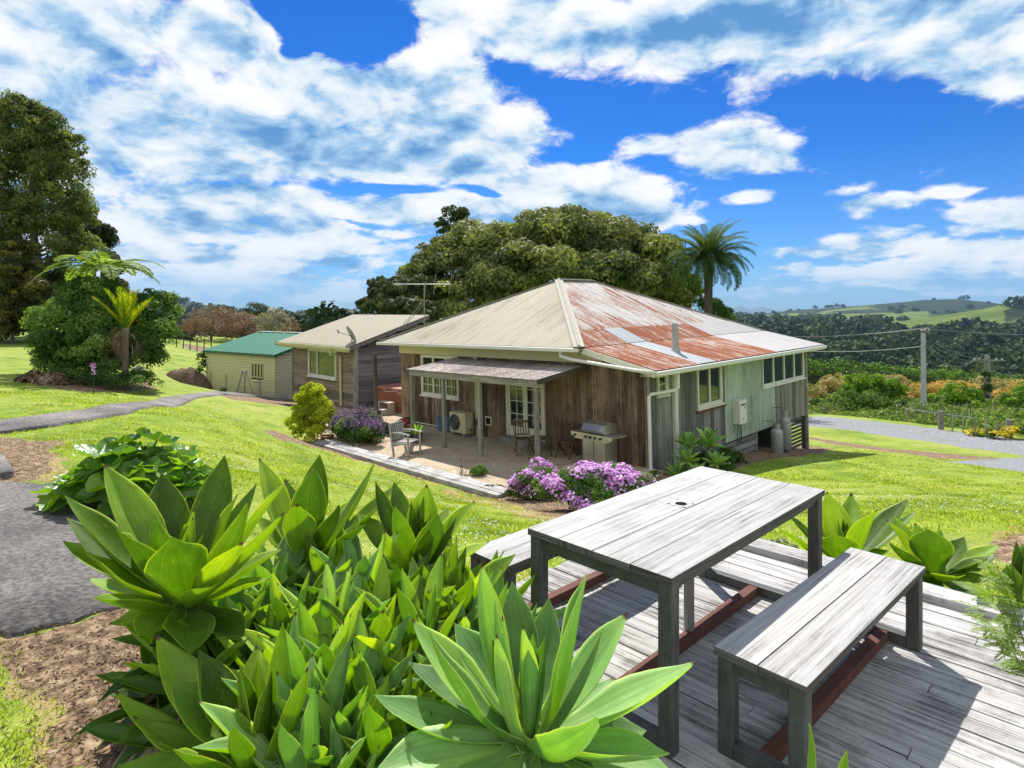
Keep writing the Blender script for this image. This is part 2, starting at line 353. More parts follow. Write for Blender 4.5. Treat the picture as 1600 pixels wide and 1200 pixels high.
# ------------------------------------------------------------------ materials
def newmat(name):
    m = bpy.data.materials.new(name); m.use_nodes = True; nt = m.node_tree
    nt.nodes.clear(); N = NT(nt); o = nt.nodes.new('ShaderNodeOutputMaterial')
    return m, N, o
def pbsdf(N, o, col, rough=.6, nrm=None, metal=0.0, spec=.4, extra=None):
    i = {'Base Color': col, 'Roughness': rough, 'Metallic': metal, 'Specular IOR Level': spec}
    if not isinstance(col, (bpy.types.Node, bpy.types.NodeSocket)) and len(col) == 3: i['Base Color'] = (*col, 1)
    if nrm is not None: i['Normal'] = nrm
    if extra: i.update(extra)
    b = N('BsdfPrincipled', i)
    N.nt.links.new(b.outputs[0], o.inputs[0]); return b
def paint(name, col, rough=.45, var=.12, grime=(.22, .2, .14), gr=.35, metal=0.0, sc=3.0, spec=.4, bumpst=.08):
    m, N, o = newmat(name); t = N('TexCoord').outputs['Object']
    a = N('Attribute', attribute_name='rnd').outputs['Fac']
    n1 = N.noise(t, sc, 5, .6); n2 = N.noise(N.mapp(t, (9, 9, 1.6)), sc * .6, 5, .65)
    v = N.math('ADD', N.math('MULTIPLY', N.math('SUBTRACT', n1, .5), var * 2), N.math('ADD', 1 - var * .3, N.math('MULTIPLY', N.math('SUBTRACT', a, .5), var)))
    c = N('VectorMath', {0: col, 3: v}, operation='SCALE').outputs[0]
    c = N.mix(N.math('MULTIPLY', N.mr(n2, .50, .78), gr), c, grime)
    pbsdf(N, o, c, rough, N.bump(n1, bumpst, .01), metal, spec)
    return m
def wood(name, cols, rough=.8, grain=1.0, dark=.6, knots=True, bump=.5, var=.5, moss=None, worldstain=None):
    """weathered timber; UV u runs along the board in metres. cols: dark line, mid, light"""
    m, N, o = newmat(name); uv = N('UVMap').outputs[0]
    a = N('Attribute', attribute_name='rnd').outputs['Fac']
    off = N('CombineXYZ', {0: N.math('MULTIPLY', a, 37.0), 1: N.math('MULTIPLY', a, 91.0)}).outputs[0]
    p = N('VectorMath', {0: uv, 1: off}, operation='ADD').outputs[0]
    wv = N.math('MULTIPLY', N.math('SUBTRACT', N.noise(N.mapp(p, (1.3, 2, 1)), 1, 2), .5), .010)
    pw = N('VectorMath', {0: p, 1: N('CombineXYZ', {1: wv}).outputs[0]}, operation='ADD').outputs[0]
    g1 = N.noise(N.mapp(pw, (.9, 70 * grain, 1)), 1, 6, .62)
    g2 = N.noise(N.mapp(pw, (3.5, 300 * grain, 1)), 1, 4, .65)
    g3 = N.noise(N.mapp(p, (1.1, 6, 1)), 1, 4, .6)
    f = N.math('ADD', N.math('MULTIPLY', g1, .55), N.math('MULTIPLY', g2, .45))
    c = N.ramp(f, [(.30, cols[0]), (.44, cols[1]), (.62, cols[2])])
    br = N.math('ADD', 1 - var / 2, N.math('ADD', N.math('MULTIPLY', N.math('SUBTRACT', a, .5), var), N.math('MULTIPLY', g3, var)))
    c = N('VectorMath', {0: c, 3: br}, operation='SCALE').outputs[0]
    # cracks
    ck = N.mr(N.noise(N.mapp(pw, (1.3, 130 * grain, 1)), 1, 2, .5), .66, .72)
    c = N.mix(N.math('MULTIPLY', ck, dark), c, (.03, .025, .02))
    h = N.math('SUBTRACT', f, N.math('MULTIPLY', ck, .5))
    if knots:
        vo = N('TexVoronoi', {'Vector': N.mapp(p, (1.6, 5, 1)), 'Scale': 1.0, 'Randomness': 1.0})
        kd = N.math('ADD', vo.outputs['Distance'], N.math('MULTIPLY', g3, .06))
        ring = N.math('MULTIPLY', N.math('SINE', N.math('MULTIPLY', kd, 150)), N.mr(kd, .28, .05))
        c = N.mix(N.math('MULTIPLY', N.mr(ring, .2, 1), .5), c, cols[0])
        c = N.mix(N.mr(kd, .045, .03, 0, .55), c, (.10, .075, .05))
        sp = N('TexVoronoi', {'Vector': N.mapp(p, (9, 9, 1)), 'Scale': 1.0}).outputs['Distance']
        c = N.mix(N.math('MULTIPLY', N.mr(sp, .045, .03), N.mr(g3, .45, .55)), c, (.06, .035, .02))
    if moss:
        mk = N.mr(N.noise(N('TexCoord').outputs['Object'], moss[1], 6, .7), moss[2], moss[2] + .13)
        mk = N.math('MULTIPLY', mk, moss[3]); mk = N.math('MULTIPLY', mk, N.mr(f, .62, .38))
        c = N.mix(mk, c, moss[0])
    pbsdf(N, o, c, rough, N.bump(h, bump, .004), 0, .25)
    return m
def foliage(name, stops, trans=.3, rough=.6, var=.3, tcol=None, spec=.15):
    m, N, o = newmat(name)
    a = N('Attribute', attribute_name='rnd').outputs['Fac']
    c = N.ramp(a, stops)
    n = N.noise(N('TexCoord').outputs['Object'], 1.2, 3)
    c = N('VectorMath', {0: c, 3: N.mr(n, .3, .7, 1 - var, 1 + var)}, operation='SCALE').outputs[0]
    b = N('BsdfPrincipled', {'Base Color': c, 'Roughness': rough, 'Specular IOR Level': spec})
    tc = N.mix(1.0, c, tcol or (1.5, 1.5, .6), 'MULTIPLY')
    t = N('BsdfTranslucent', {0: tc})
    x = N('MixShader', {0: trans, 1: b.outputs[0], 2: t.outputs[0]})
    N.nt.links.new(x.outputs[0], o.inputs[0]); return m
def glass(name, tint=(.02, .03, .03)):
    m, N, o = newmat(name)
    n = N.noise(N('TexCoord').outputs['Object'], 1.5, 2)
    pbsdf(N, o, (*tint, 1), .03, N.bump(n, .02, .02), 0, .7, {'IOR': 1.6, 'Coat Weight': .25, 'Coat Roughness': .02})
    return m
def corr(name, base, rust, rustamt, streak=.5, metal=.2, rough=.5, patch=None, sx=(5, .35), spec=.12):
    """roof iron; UV u along the fall in metres, v across"""
    m, N, o = newmat(name); uv = N('UVMap').outputs[0]
    s = N.noise(N.mapp(uv, (sx[1], sx[0], 1)), 1.0, 8, .68)
    s2 = N.noise(N.mapp(uv, (.5, 14, 1), (3, 7, 0)), 1.0, 7, .7)
    b_ = N.noise(N.mapp(uv, (.5, .5, 1), (8, 2, 0)), 1.0, 3)
    fine = N.noise(N.mapp(uv, (9, 26, 1)), 1.0, 5, .7)
    x = N.math('ADD', N.math('MULTIPLY', s, .4), N.math('MULTIPLY', s2, .35))
    x = N.math('ADD', x, N.math('MULTIPLY', fine, .25)); x = N.math('ADD', x, N.math('MULTIPLY', N.math('SUBTRACT', b_, .5), .22))
    sep = N('SeparateXYZ', {0: uv})
    lap = N.math('ABSOLUTE', N.math('SUBTRACT', N.math('FRACT', N.math('DIVIDE', sep.outputs[1], .78)), .5))
    x = N.math('ADD', x, N.mr(lap, .44, .5, 0, .06))
    k = N.mr(x, rustamt + .035, rustamt - .035, 1, 0)
    a = N('Attribute', attribute_name='rnd').outputs['Fac']
    cb = N('VectorMath', {0: base, 3: N.mr(s2, .3, .7, .82, 1.1)}, operation='SCALE').outputs[0]
    rc = N.ramp(fine, [(.3, tuple(v * .45 for v in rust)), (.6, rust), (.75, tuple(min(1, v * 1.5) for v in rust))])
    c = N.mix(N.math('MULTIPLY', k, streak), cb, rc)
    vl = N.math('ABSOLUTE', N.math('SINE', N.math('MULTIPLY', sep.outputs[1], math.pi / .152)))  # dark valley lines: corrugation shading and dirt put into the colour
    c = N.mix(N.mr(vl, .45, .05, 0, .6), c, (.10, .085, .065))
    pbsdf(N, o, c, N.mr(k, 0, 1, max(rough, .7), .95), N.bump(fine, .15, .004), metal * .3, spec)
    return m
GN = {}
def gmat():
    m, N, o = newmat('ground_cover'); t = N('TexCoord').outputs['Object']
    def at(n): return N('Attribute', attribute_name=n).outputs['Fac']
    soil, grav, dry, wild, far, dens = at('soil'), at('gravel'), at('dry'), at('wild'), at('far'), at('past')
    nb = N.noise(t, .35, 4); nm = N.noise(t, 2.4, 6, .65); nf = N.noise(t, 22, 8, .72); nv = N.noise(t, 90, 4, .7)
    x = N.math('ADD', N.math('MULTIPLY', nf, .45), N.math('ADD', N.math('MULTIPLY', nm, .35), N.math('MULTIPLY', nb, .3)))
    gr = N.ramp(x, [(.38, (.10, .165, .015)), (.49, (.20, .285, .028)), (.56, (.31, .385, .045)), (.66, (.44, .45, .12))])
    gr = N.mix(N.math('MULTIPLY', N.mr(nv, .42, .58), .5), gr, (.06, .12, .01))
    cl = N('TexVoronoi', {'Vector': t, 'Scale': 17.0}); clm = N.math('MULTIPLY', N.mr(cl.outputs['Distance'], .22, .12), N.mr(N.noise(t, .9, 4, .6), .50, .66))
    clc = N.math('GREATER_THAN', N('SeparateColor', {0: cl.outputs['Color']}).outputs[0], .45)
    gr = N.mix(N.math('MULTIPLY', N.math('MULTIPLY', clm, clc), .8), gr, (.62, .62, .50))
    wn = N.noise(t, .7, 5, .6); gr = N.mix(N.mr(wn, .52, .68, 0, .55), gr, (.34, .31, .10)); gr = N.mix(N.mr(wn, .45, .36, 0, .5), gr, (.10, .18, .02))
    # bare / dry
    edge = N.math('MULTIPLY', N.math('SUBTRACT', N.noise(t, 5, 7, .7), .5), .9)
    dr = N.ramp(N.math('ADD', N.math('MULTIPLY', nf, .6), N.math('MULTIPLY', nm, .4)), [(.35, (.17, .11, .05)), (.5, (.36, .27, .12)), (.65, (.30, .30, .09))])
    c = N.mix(N.mr(N.math('ADD', dry, edge), .35, .75), gr, dr)
    so_ = N.ramp(N.noise(t, 14, 9, .75), [(.34, (.04, .025, .015)), (.46, (.15, .095, .055)), (.56, (.32, .22, .13)), (.68, (.50, .39, .25))])
    c = N.mix(N.mr(N.math('ADD', soil, edge), .4, .62), c, so_)
    wd = N.ramp(N.noise(t, 1.6, 7, .75), [(.3, (.03, .07, .008)), (.5, (.10, .19, .02)), (.62, (.2, .27, .03)), (.72, (.45, .36, .03))])
    c = N.mix(N.mr(N.math('ADD', wild, edge), .4, .7), c, wd)
    gv = N.ramp(N.noise(t, 9, 9, .8), [(.34, (.10, .10, .10)), (.5, (.24, .245, .255)), (.66, (.40, .40, .42))])
    gv = N.mix(N.mr(N.noise(t, .8, 4), .55, .7, 0, .5), gv, (.16, .20, .07))
    c = N.mix(N.mr(N.math('ADD', grav, N.math('MULTIPLY', edge, .6)), .4, .6), c, gv)
    # distance: bush and pasture
    bu = N.ramp(N.noise(t, .035, 9, .8), [(.36, (.008, .018, .006)), (.5, (.022, .042, .012)), (.64, (.055, .085, .022))])
    pa = N.ramp(N.noise(t, .012, 6, .6), [(.4, (.12, .20, .02)), (.6, (.22, .27, .05))])
    fc = N.mix(N.mr(N.math('ADD', dens, N.math('MULTIPLY', N.math('SUBTRACT', N.noise(t, .02, 6, .7), .5), .8)), .45, .55), bu, pa)
    c = N.mix(far, c, fc)
    hb = N.math('ADD', N.math('MULTIPLY', nf, .6), N.math('MULTIPLY', nv, .4))
    nr = N.bump(hb, .55, .03)
    nr = N.bump(N.math('MULTIPLY', N.noise(t, .06, 8, .8), far), 1.0, 14.0, nr)
    pbsdf(N, o, c, .85, nr, 0, .15)
    return m
M_GROUND = gmat()
def build_ground():
    a1 = np.arange(-48, 48.01, .28); a2 = np.concatenate([np.arange(-180, -48, 4.0), a1, np.arange(52, 180.1, 4.0)])
    rr = np.concatenate([[.0], .5 * np.exp(np.arange(0, math.log(30000 / .5), .0125))])
    A, Rg = np.meshgrid(np.radians(a2), rr)
    X = (Rg * np.sin(A)).ravel(); Y = (Rg * np.cos(A)).ravel()
    Z = height(X, Y); r = np.hypot(X, Y)
    jx = X + (fbm(X * 2.2, Y * 2.2, 3, 11) - .5) * .5 * np.clip(r / 8, .2, 1.4); jy = Y + (fbm(X * 2.2, Y * 2.2, 3, 12) - .5) * .5 * np.clip(r / 8, .2, 1.4)
    near = r < 130
    def mask(Ls):
        out = np.zeros(len(X), np.float32); idx = np.where(near)[0]
        for P in Ls:
            out[idx] = np.maximum(out[idx], inpoly(jx[idx], jy[idx], P))
        G_ = out.reshape(len(rr), len(a2))
        for _ in range(2): G_[1:-1, 1:-1] = (G_[1:-1, 1:-1] * 2 + G_[:-2, 1:-1] + G_[2:, 1:-1] + G_[1:-1, :-2] + G_[1:-1, 2:]) / 6
        return G_.ravel()
    ms = {'soil': mask(SOIL), 'gravel': mask(GRAV), 'dry': mask(DRY), 'wild': mask(WILD)}
    # small relief
    ms['soil'] = ms['soil'] * (1 - mask(PATHS[1:2]))
    Z = Z + np.where(r < 60, (fbm(X * 1.6, Y * 1.6, 4, 3) - .5) * .05, 0) + ms['soil'] * np.where(r < 30, (fbm(X * 9, Y * 9, 3, 4) - .5) * .05, 0)
    pm = mask(PATHS); Z = Z - pm * np.where(r < 60, (fbm(X * 1.6, Y * 1.6, 4, 3) - .5) * .05, 0) - pm * .02
    ms['far'] = np.clip((r - 95) / 40, 0, 1)
    az = np.degrees(np.arctan2(X, Y)); pxs = CX + F * np.tan(np.radians(np.clip(az, -75, 75)))
    past = np.clip(fbm(X / 260, Y / 260, 4, 21) * 2.2 - .85, 0, 1) * np.where(r > 1500, .9, .35) * np.where(r < 5200, 1, .4)
    past = np.maximum(past, np.where((az > 0) & (np.abs(r - 1750) < 330), np.clip((pxs - 1370) / 40, 0, 1) * np.clip((1585 - pxs) / 30, 0, 1), 0))
    past = np.maximum(past, np.where((r > 2300) & (r < 3300) & (pxs > 1280) & (pxs < 1450), .25 + .6 * fbm(X / 150, Y / 150, 3, 31), 0))
    past = np.where((az < -12) & (r > 95) & (r < 260), .8, past)
    ms['past'] = past
    nr, na = Rg.shape
    i = np.arange(nr - 1)[:, None] * na + np.arange(na - 1)[None, :]
    Fc = np.stack([i, i + 1, i + na + 1, i + na], -1).reshape(-1, 4)[:, ::-1]
    o = npmesh('ground', np.stack([X, Y, Z], 1), Fc, M_GROUND, smooth=True)
    for k, v in ms.items():
        at = o.data.attributes.new(k, 'FLOAT', 'POINT'); at.data.foreach_set('value', np.asarray(v, np.float32))
    tag(o, kind='structure')
build_ground()
# ------------------------------------------------------------------ vegetation helpers
def nrmz(a): return a / np.maximum(np.linalg.norm(a, axis=1, keepdims=True), 1e-9)
def leafquads(P, Nr, size, asp=.45, jit=.6, rng=None, fold=.0, droop=0.0):
    n = len(P); Nn = nrmz(Nr + rng.normal(0, jit, (n, 3)))
    t = rng.normal(0, 1, (n, 3)); t[:, 2] -= droop; t = nrmz(t - Nn * (t * Nn).sum(1, keepdims=True)); b = np.cross(Nn, t)
    L = (np.ones(n) * size * rng.uniform(.65, 1.35, n))[:, None]; Wd = L * asp
    V = np.stack([P - t * L * .5, P + b * Wd * .5 + Nn * fold * Wd, P + t * L * .5, P - b * Wd * .5 + Nn * fold * Wd], 1).reshape(-1, 3)
    return V, np.arange(4 * n).reshape(n, 4)
def fib(n, rng):
    v = rng.normal(0, 1, (n, 3)); return nrmz(v)
def crown_pts(lumps, n, rng, sub=14, subr=.42, low=.35, inner=.12):
    """leaf positions clustered on the shells of many small lumps"""
    P = []; Q = []; Tn = []
    vol = np.array([l[3] * l[4] + l[4] * l[5] + l[3] * l[5] for l in lumps]); vol = vol / vol.sum()
    for l, v in zip(lumps, vol):
        c = np.array(l[:3]); R_ = np.array(l[3:6]); k = max(3, int(sub))
        d = fib(k, rng); d[:, 2] = np.where(d[:, 2] < -low, -d[:, 2], d[:, 2])
        sc = c + d * R_ * rng.uniform(.6, .85, (k, 1)); sr = R_.mean() * subr * rng.uniform(.7, 1.25, k)
        tone = rng.random(k)
        m = int(n * v); w = sr ** 2; w /= w.sum(); idx = rng.choice(k, m, p=w)
        q = fib(m, rng); fl = (q[:, 2] < -.1) & (rng.random(m) < .6); q[fl, 2] *= -1
        rr_ = sr[idx] * rng.uniform(.72, 1.08, m)
        rr_ = np.where(rng.random(m) < inner, rr_ * rng.random(m), rr_)
        P.append(sc[idx] + q * rr_[:, None] * np.array([1, 1, .85])); Q.append(q + d[idx] * .5)
        Tn.append(np.clip(tone[idx] * .6 + rng.random(m) * .4, 0, 1))
    return np.concatenate(P), np.concatenate(Q), np.concatenate(Tn)
def crown(name, lumps, n, size, mat, parent, seed=1, asp=.5, jit=.55, sub=14, subr=.42, low=.35, inner=.12, fold=.12):
    rng = np.random.default_rng(seed)
    P, Q, Tn = crown_pts(lumps, n, rng, sub, subr, low, inner)
    V, Fc = leafquads(P, Q, size, asp, jit, rng, fold)
    return npmesh(name, V, Fc, mat, parent, Tn)
def limbs(mb, base, top, r0, r1, rng, n=6, spread=1.5, h0=.4):
    base = Vector(base); top = Vector(top)
    pts = [base.lerp(top, t) + Vector((rng.uniform(-1, 1), rng.uniform(-1, 1), 0)) * r0 * .5 * (t > 0) for t in (0, .25, .5, .75, 1)]
    mb.tube(pts, [r0 * 1.25, r0, r0 * .85, (r0 + r1) / 2, r1], 8, r=.5)
    H = (top - base).length
    for i in range(n):
        t = rng.uniform(h0, .9); a = rng.uniform(0, 6.28); s = base.lerp(top, t); L = spread * rng.uniform(.6, 1.1)
        e = s + Vector((math.cos(a) * L, math.sin(a) * L, L * rng.uniform(.3, .9)))
        mid = s.lerp(e, .5) + Vector((0, 0, -L * .08))
        mb.tube([s, mid, e], [r0 * .45, r0 * .3, r0 * .12], 6, r=rng.random())
M_BARK = wood('bark', ((.05, .04, .03), (.13, .10, .075), (.24, .20, .16)), .9, .25, .7, False, .8)
M_BARKD = wood('bark_dark', ((.02, .016, .012), (.06, .045, .035), (.12, .10, .08)), .9, .25, .7, False, .8)
G_MID = foliage('leaf_mid', [(0, (.02, .05, .008)), (.5, (.05, .11, .015)), (1, (.12, .2, .03))])
G_POH = foliage('leaf_olive', [(0, (.07, .10, .035)), (.4, (.16, .19, .06)), (.7, (.25, .27, .095)), (1, (.36, .44, .085))], .35)
G_DARK = foliage('leaf_dark', [(0, (.018, .036, .012)), (.5, (.042, .07, .02)), (1, (.10, .12, .04))], .28)
G_POH2 = foliage('leaf_olive_dark', [(0, (.03, .045, .018)), (.5, (.075, .095, .032)), (1, (.15, .17, .05))], .28)
G_TALL = foliage('leaf_tall_tree', [(0, (.05, .08, .025)), (.5, (.125, .165, .045)), (.85, (.25, .28, .065)), (1, (.36, .28, .09))], .42)
G_BRIGHT = foliage('leaf_bright', [(0, (.06, .12, .008)), (.5, (.16, .26, .015)), (1, (.34, .40, .03))], .35)
G_GOLD = foliage('leaf_gold', [(0, (.20, .28, .015)), (.5, (.46, .52, .03)), (1, (.72, .72, .08))], .45)
G_SHRUB = foliage('leaf_shrub', [(0, (.03, .075, .016)), (.5, (.09, .18, .035)), (.8, (.20, .31, .06)), (.93, (.36, .44, .16)), (1, (.42, .34, .22))], .38)
G_RED = foliage('leaf_red', [(0, (.10, .07, .045)), (.4, (.24, .14, .10)), (.8, (.32, .22, .17)), (1, (.34, .06, .03))], .2)
G_WHITE = foliage('leaf_pale', [(0, (.16, .14, .11)), (.6, (.33, .31, .25)), (1, (.42, .38, .28))], .2)
G_ORANGE = foliage('leaf_orange', [(0, (.16, .24, .03)), (.3, (.42, .36, .07)), (.65, (.62, .38, .13)), (1, (.74, .50, .22))], .3, tcol=(1.3, 1.1, .5))
G_PINKISH = foliage('leaf_pink_tips', [(0, (.15, .24, .04)), (.35, (.36, .38, .11)), (.75, (.58, .40, .24)), (1, (.66, .46, .38))], .3, tcol=(1.3, 1.1, .5))
G_HEDGE = foliage('leaf_hedge', [(0, (.03, .085, .01)), (.5, (.085, .19, .015)), (1, (.26, .42, .03))], .05)
G_FERN = foliage('leaf_fern', [(0, (.10, .17, .03)), (.5, (.2, .30, .06)), (1, (.34, .42, .14))], .4)
G_NIKAU = foliage('leaf_nikau', [(0, (.05, .14, .01)), (.5, (.14, .28, .015)), (.85, (.36, .44, .015)), (1, (.65, .48, .02))], .4, tcol=(1.4, 1.3, .4))
G_PALM = foliage('leaf_palm', [(0, (.035, .08, .015)), (.6, (.09, .15, .03)), (1, (.22, .25, .06))], .3)
M_DEAD = foliage('dead_leaf', [(0, (.08, .05, .03)), (.5, (.24, .16, .10)), (1, (.42, .33, .24))], .15, .8, tcol=(1, .9, .7))
G_PURPLE = foliage('petal_magenta', [(0, (.42, .13, .46)), (.45, (.62, .28, .66)), (1, (.85, .62, .85))], .3, tcol=(1.1, .8, 1.1))
G_LILAC = foliage('petal_lilac', [(0, (.13, .07, .17)), (.5, (.22, .14, .26)), (1, (.34, .26, .36))], .2, tcol=(1, .8, 1.1))
G_PETW = foliage('petal_white', [(0, (.6, .6, .55)), (1, (.8, .8, .78))], .3, tcol=(1, 1, 1))
G_PETR = foliage('petal_red', [(0, (.5, .02, .08)), (1, (.75, .12, .25))], .3, tcol=(1, 1, 1))
G_YELF = foliage('petal_yellow', [(0, (.5, .38, .01)), (1, (.8, .62, .03))], .3, tcol=(1, 1, 1))
G_GREY = foliage('leaf_grey', [(0, (.12, .15, .10)), (1, (.34, .38, .30))], .2)
def trunkbase(o): return o
def tree(name, label, cat, M, lumps, n, size, mat, seed, trunk=None, bark=None, group=None, **kw):
    t = thing(name, label, cat, M, group)
    crown('crown', lumps, n, size, mat, t, seed, **kw)
    rng = random.Random(seed); mb = MB()
    if trunk is None:
        l = lumps[0]; trunk = ((0, 0, -.2), (l[0] * .5, l[1] * .5, l[2]), max(.04, l[3] * .05))
    limbs(mb, trunk[0], trunk[1], trunk[2], trunk[2] * .35, rng, 7, max(abs(lumps[0][3]) * .7, .2))
    mb.build('trunk', bark or M_BARK, t, True)
    return t
# ---- agave leaves
def agave_mat(name, body, pale, edge, old):
    m, N, o = newmat(name); uv = N('SeparateXYZ', {0: N('UVMap').outputs[0]})
    s, t = uv.outputs[0], uv.outputs[1]      # s -1..1 across, t 0..1 along (+ leaf number)
    a = N('Attribute', attribute_name='rnd').outputs['Fac']
    tc = N('TexCoord').outputs['Object']
    st = N.noise(N('CombineXYZ', {0: N.math('MULTIPLY', s, 9), 1: N.math('MULTIPLY', t, 1.2), 2: N.math('MULTIPLY', a, 50)}).outputs[0], 1.0, 4, .6)
    bl = N.noise(tc, 9, 4, .6)
    c = N.ramp(N.math('ADD', N.math('MULTIPLY', a, .6), N.math('MULTIPLY', bl, .4)), [(.15, tuple(v * .6 for v in body)), (.4, body), (.7, pale), (.95, tuple(v * w for v, w in zip(pale, (1.5, 1.25, .9))))])
    c = N('VectorMath', {0: c, 3: N.mr(st, .3, .7, .82, 1.16)}, operation='SCALE').outputs[0]
    # paler toward the base, yellow margins
    c = N.mix(N.mr(t, .34, .0, 0, .55), c, (.30, .42, .13))
    e = N.math('ABSOLUTE', s)
    c = N.mix(N.mr(e, .93, .985, 0, .55), c, edge)
    sp = N.noise(N('CombineXYZ', {0: N.math('MULTIPLY', s, 1.2), 1: N.math('MULTIPLY', t, 5), 2: N.math('MULTIPLY', a, 90)}).outputs[0], 1.6, 6, .7)
    c = N.mix(N.math('MULTIPLY', N.mr(sp, .64, .70), .8), c, (.36, .36, .05))
    c = N.mix(N.math('MULTIPLY', N.mr(sp, .70, .715), .9), c, (.09, .04, .02))
    c = N.mix(N.math('MULTIPLY', N.mr(N.math('ADD', t, N.math('MULTIPLY', N.math('SUBTRACT', bl, .5), .06)), .955, .975), N.math('GREATER_THAN', a, .6)), c, (.12, .07, .04))
    nr = N.bump(st, .25, .006)
    sc1 = N.noise(N('CombineXYZ', {0: N.math('MULTIPLY', s, 3), 1: N.math('MULTIPLY', t, 6), 2: N.math('MULTIPLY', a, 70)}).outputs[0], 4, 6, .7)
    c = N.mix(N.math('MULTIPLY', N.mr(sc1, .58, .64), .25), c, (.42, .48, .34))
    b = N('BsdfPrincipled', {'Base Color': c, 'Roughness': N.mr(bl, .3, .7, .38, .58), 'Specular IOR Level': .4, 'Normal': nr})
    tr = N('BsdfTranslucent', {0: N.mix(1.0, c, (2.6, 2.3, .3), 'MULTIPLY'), 'Normal': nr})
    x = N('MixShader', {0: .46, 1: b.outputs[0], 2: tr.outputs[0]})
    N.nt.links.new(x.outputs[0], o.inputs[0]); return m
M_AG = agave_mat('agave_green', (.14, .255, .02), (.28, .41, .055), (.52, .58, .08), 0)
M_AGP = agave_mat('agave_pale', (.21, .37, .14), (.34, .50, .23), (.55, .64, .26), 0)
M_AGM = agave_mat('agave_lime', (.19, .33, .045), (.36, .50, .10), (.55, .62, .15), 0)
M_AGD = agave_mat('agave_dark', (.05, .12, .02), (.11, .21, .035), (.34, .40, .06), 0)  # darkened copy of the green leaf, shade at the bed foot in its colour
WT = np.array([0, .08, .2, .35, .5, .62, .74, .84, .92, .97, 1.0]); WW = np.array([.62, .52, .56, .82, 1, .99, .84, .58, .30, .12, .012])
def leaf_arrays(base, tip, W_, up, bend=.12, cup=.28, roll=0.0, wave=0.0, nt_=14, ns=8, curl=0.0, thick=.012, ph=0.0):
    """solid succulent leaf: returns verts, quads, uvs(per loop)"""
    base = np.array(base, float); tip = np.array(tip, float); up = np.array(up, float)
    ax = tip - base; L = np.linalg.norm(ax); ax = ax / L
    sd = np.cross(ax, up); sd /= max(np.linalg.norm(sd), 1e-6); nn = np.cross(sd, ax)
    if roll: sd, nn = sd * math.cos(roll) + nn * math.sin(roll), nn * math.cos(roll) - sd * math.sin(roll)
    t = np.concatenate([np.linspace(0, .9, nt_ - 3), [.95, .98, 1.0]])
    w = np.interp(t, WT, WW) * W_ / 2
    # spine sags outwards then the tip curls
    sp = base[None] + ax[None] * (t * L)[:, None] + nn[None] * ((-bend * L * 4 * t * (1 - t)) + curl * L * t ** 3 * (1 - t) * 0)[:, None]
    if curl: sp = sp + nn[None] * (curl * L * np.clip(t - .6, 0, 1) ** 2)[:, None]
    tg = np.gradient(sp, axis=0); tg /= np.linalg.norm(tg, axis=1, keepdims=True)
    n2 = np.cross(np.broadcast_to(sd, tg.shape), tg)
    s = np.linspace(-1, 1, ns + 1)
    cp_ = cup * np.interp(t, [0, .3, .8, 1], [1.2, 1, .9, .3])
    off = (np.abs(s)[None, :] ** 1.6) * (w * cp_)[:, None] * 1.3
    wv_ = wave * w[:, None] * np.sin(t[:, None] * 9 + ph + np.sign(s)[None] * 1.2) * (np.abs(s)[None] ** 2)
    top = sp[:, None] + sd[None, None] * (s[None, :, None] * w[:, None, None]) + n2[:, None] * (off + wv_)[..., None]
    th = thick * np.interp(t, [0, .5, 1], [1.6, 1, .25])[:, None] * (1 - np.abs(s)[None] ** 2.2 * .9)
    bot = top - n2[:, None] * th[..., None]
    A, B = top.shape[:2]
    V = np.concatenate([top.reshape(-1, 3), bot.reshape(-1, 3)])
    i = (np.arange(A - 1)[:, None] * B + np.arange(B - 1)[None]).ravel()
    q1 = np.stack([i, i + 1, i + B + 1, i + B], 1); o_ = A * B
    q2 = (q1 + o_)[:, ::-1]
    e0 = (np.arange(A - 1) * B); e1 = e0 + B - 1
    q3 = np.stack([e0, e0 + B, e0 + B + o_, e0 + o_], 1); q4 = np.stack([e1, e1 + o_, e1 + B + o_, e1 + B], 1)
    Q = np.concatenate([q1, q2, q3, q4])
    us = np.concatenate([np.tile(s, A), np.tile(s, A)]); vs = np.concatenate([np.repeat(t, B), np.repeat(t, B)])
    UV = np.stack([us[Q], vs[Q]], -1)
    return V, Q, UV
class Leafset:
    def __init__(s): s.V = []; s.Q = []; s.U = []; s.R = []; s.n = 0
    def add(s, *a, r=.5, **k):
        V, Q, U = leaf_arrays(*a, **k); s.V.append(V); s.Q.append(Q + s.n); s.U.append(U); s.R.append(np.full(len(Q), r)); s.n += len(V)
    def build(s, name, mat, parent=None, M=None):
        return npmesh(name, np.concatenate(s.V), np.concatenate(s.Q), mat, parent, np.concatenate(s.R), np.concatenate(s.U), True, M)
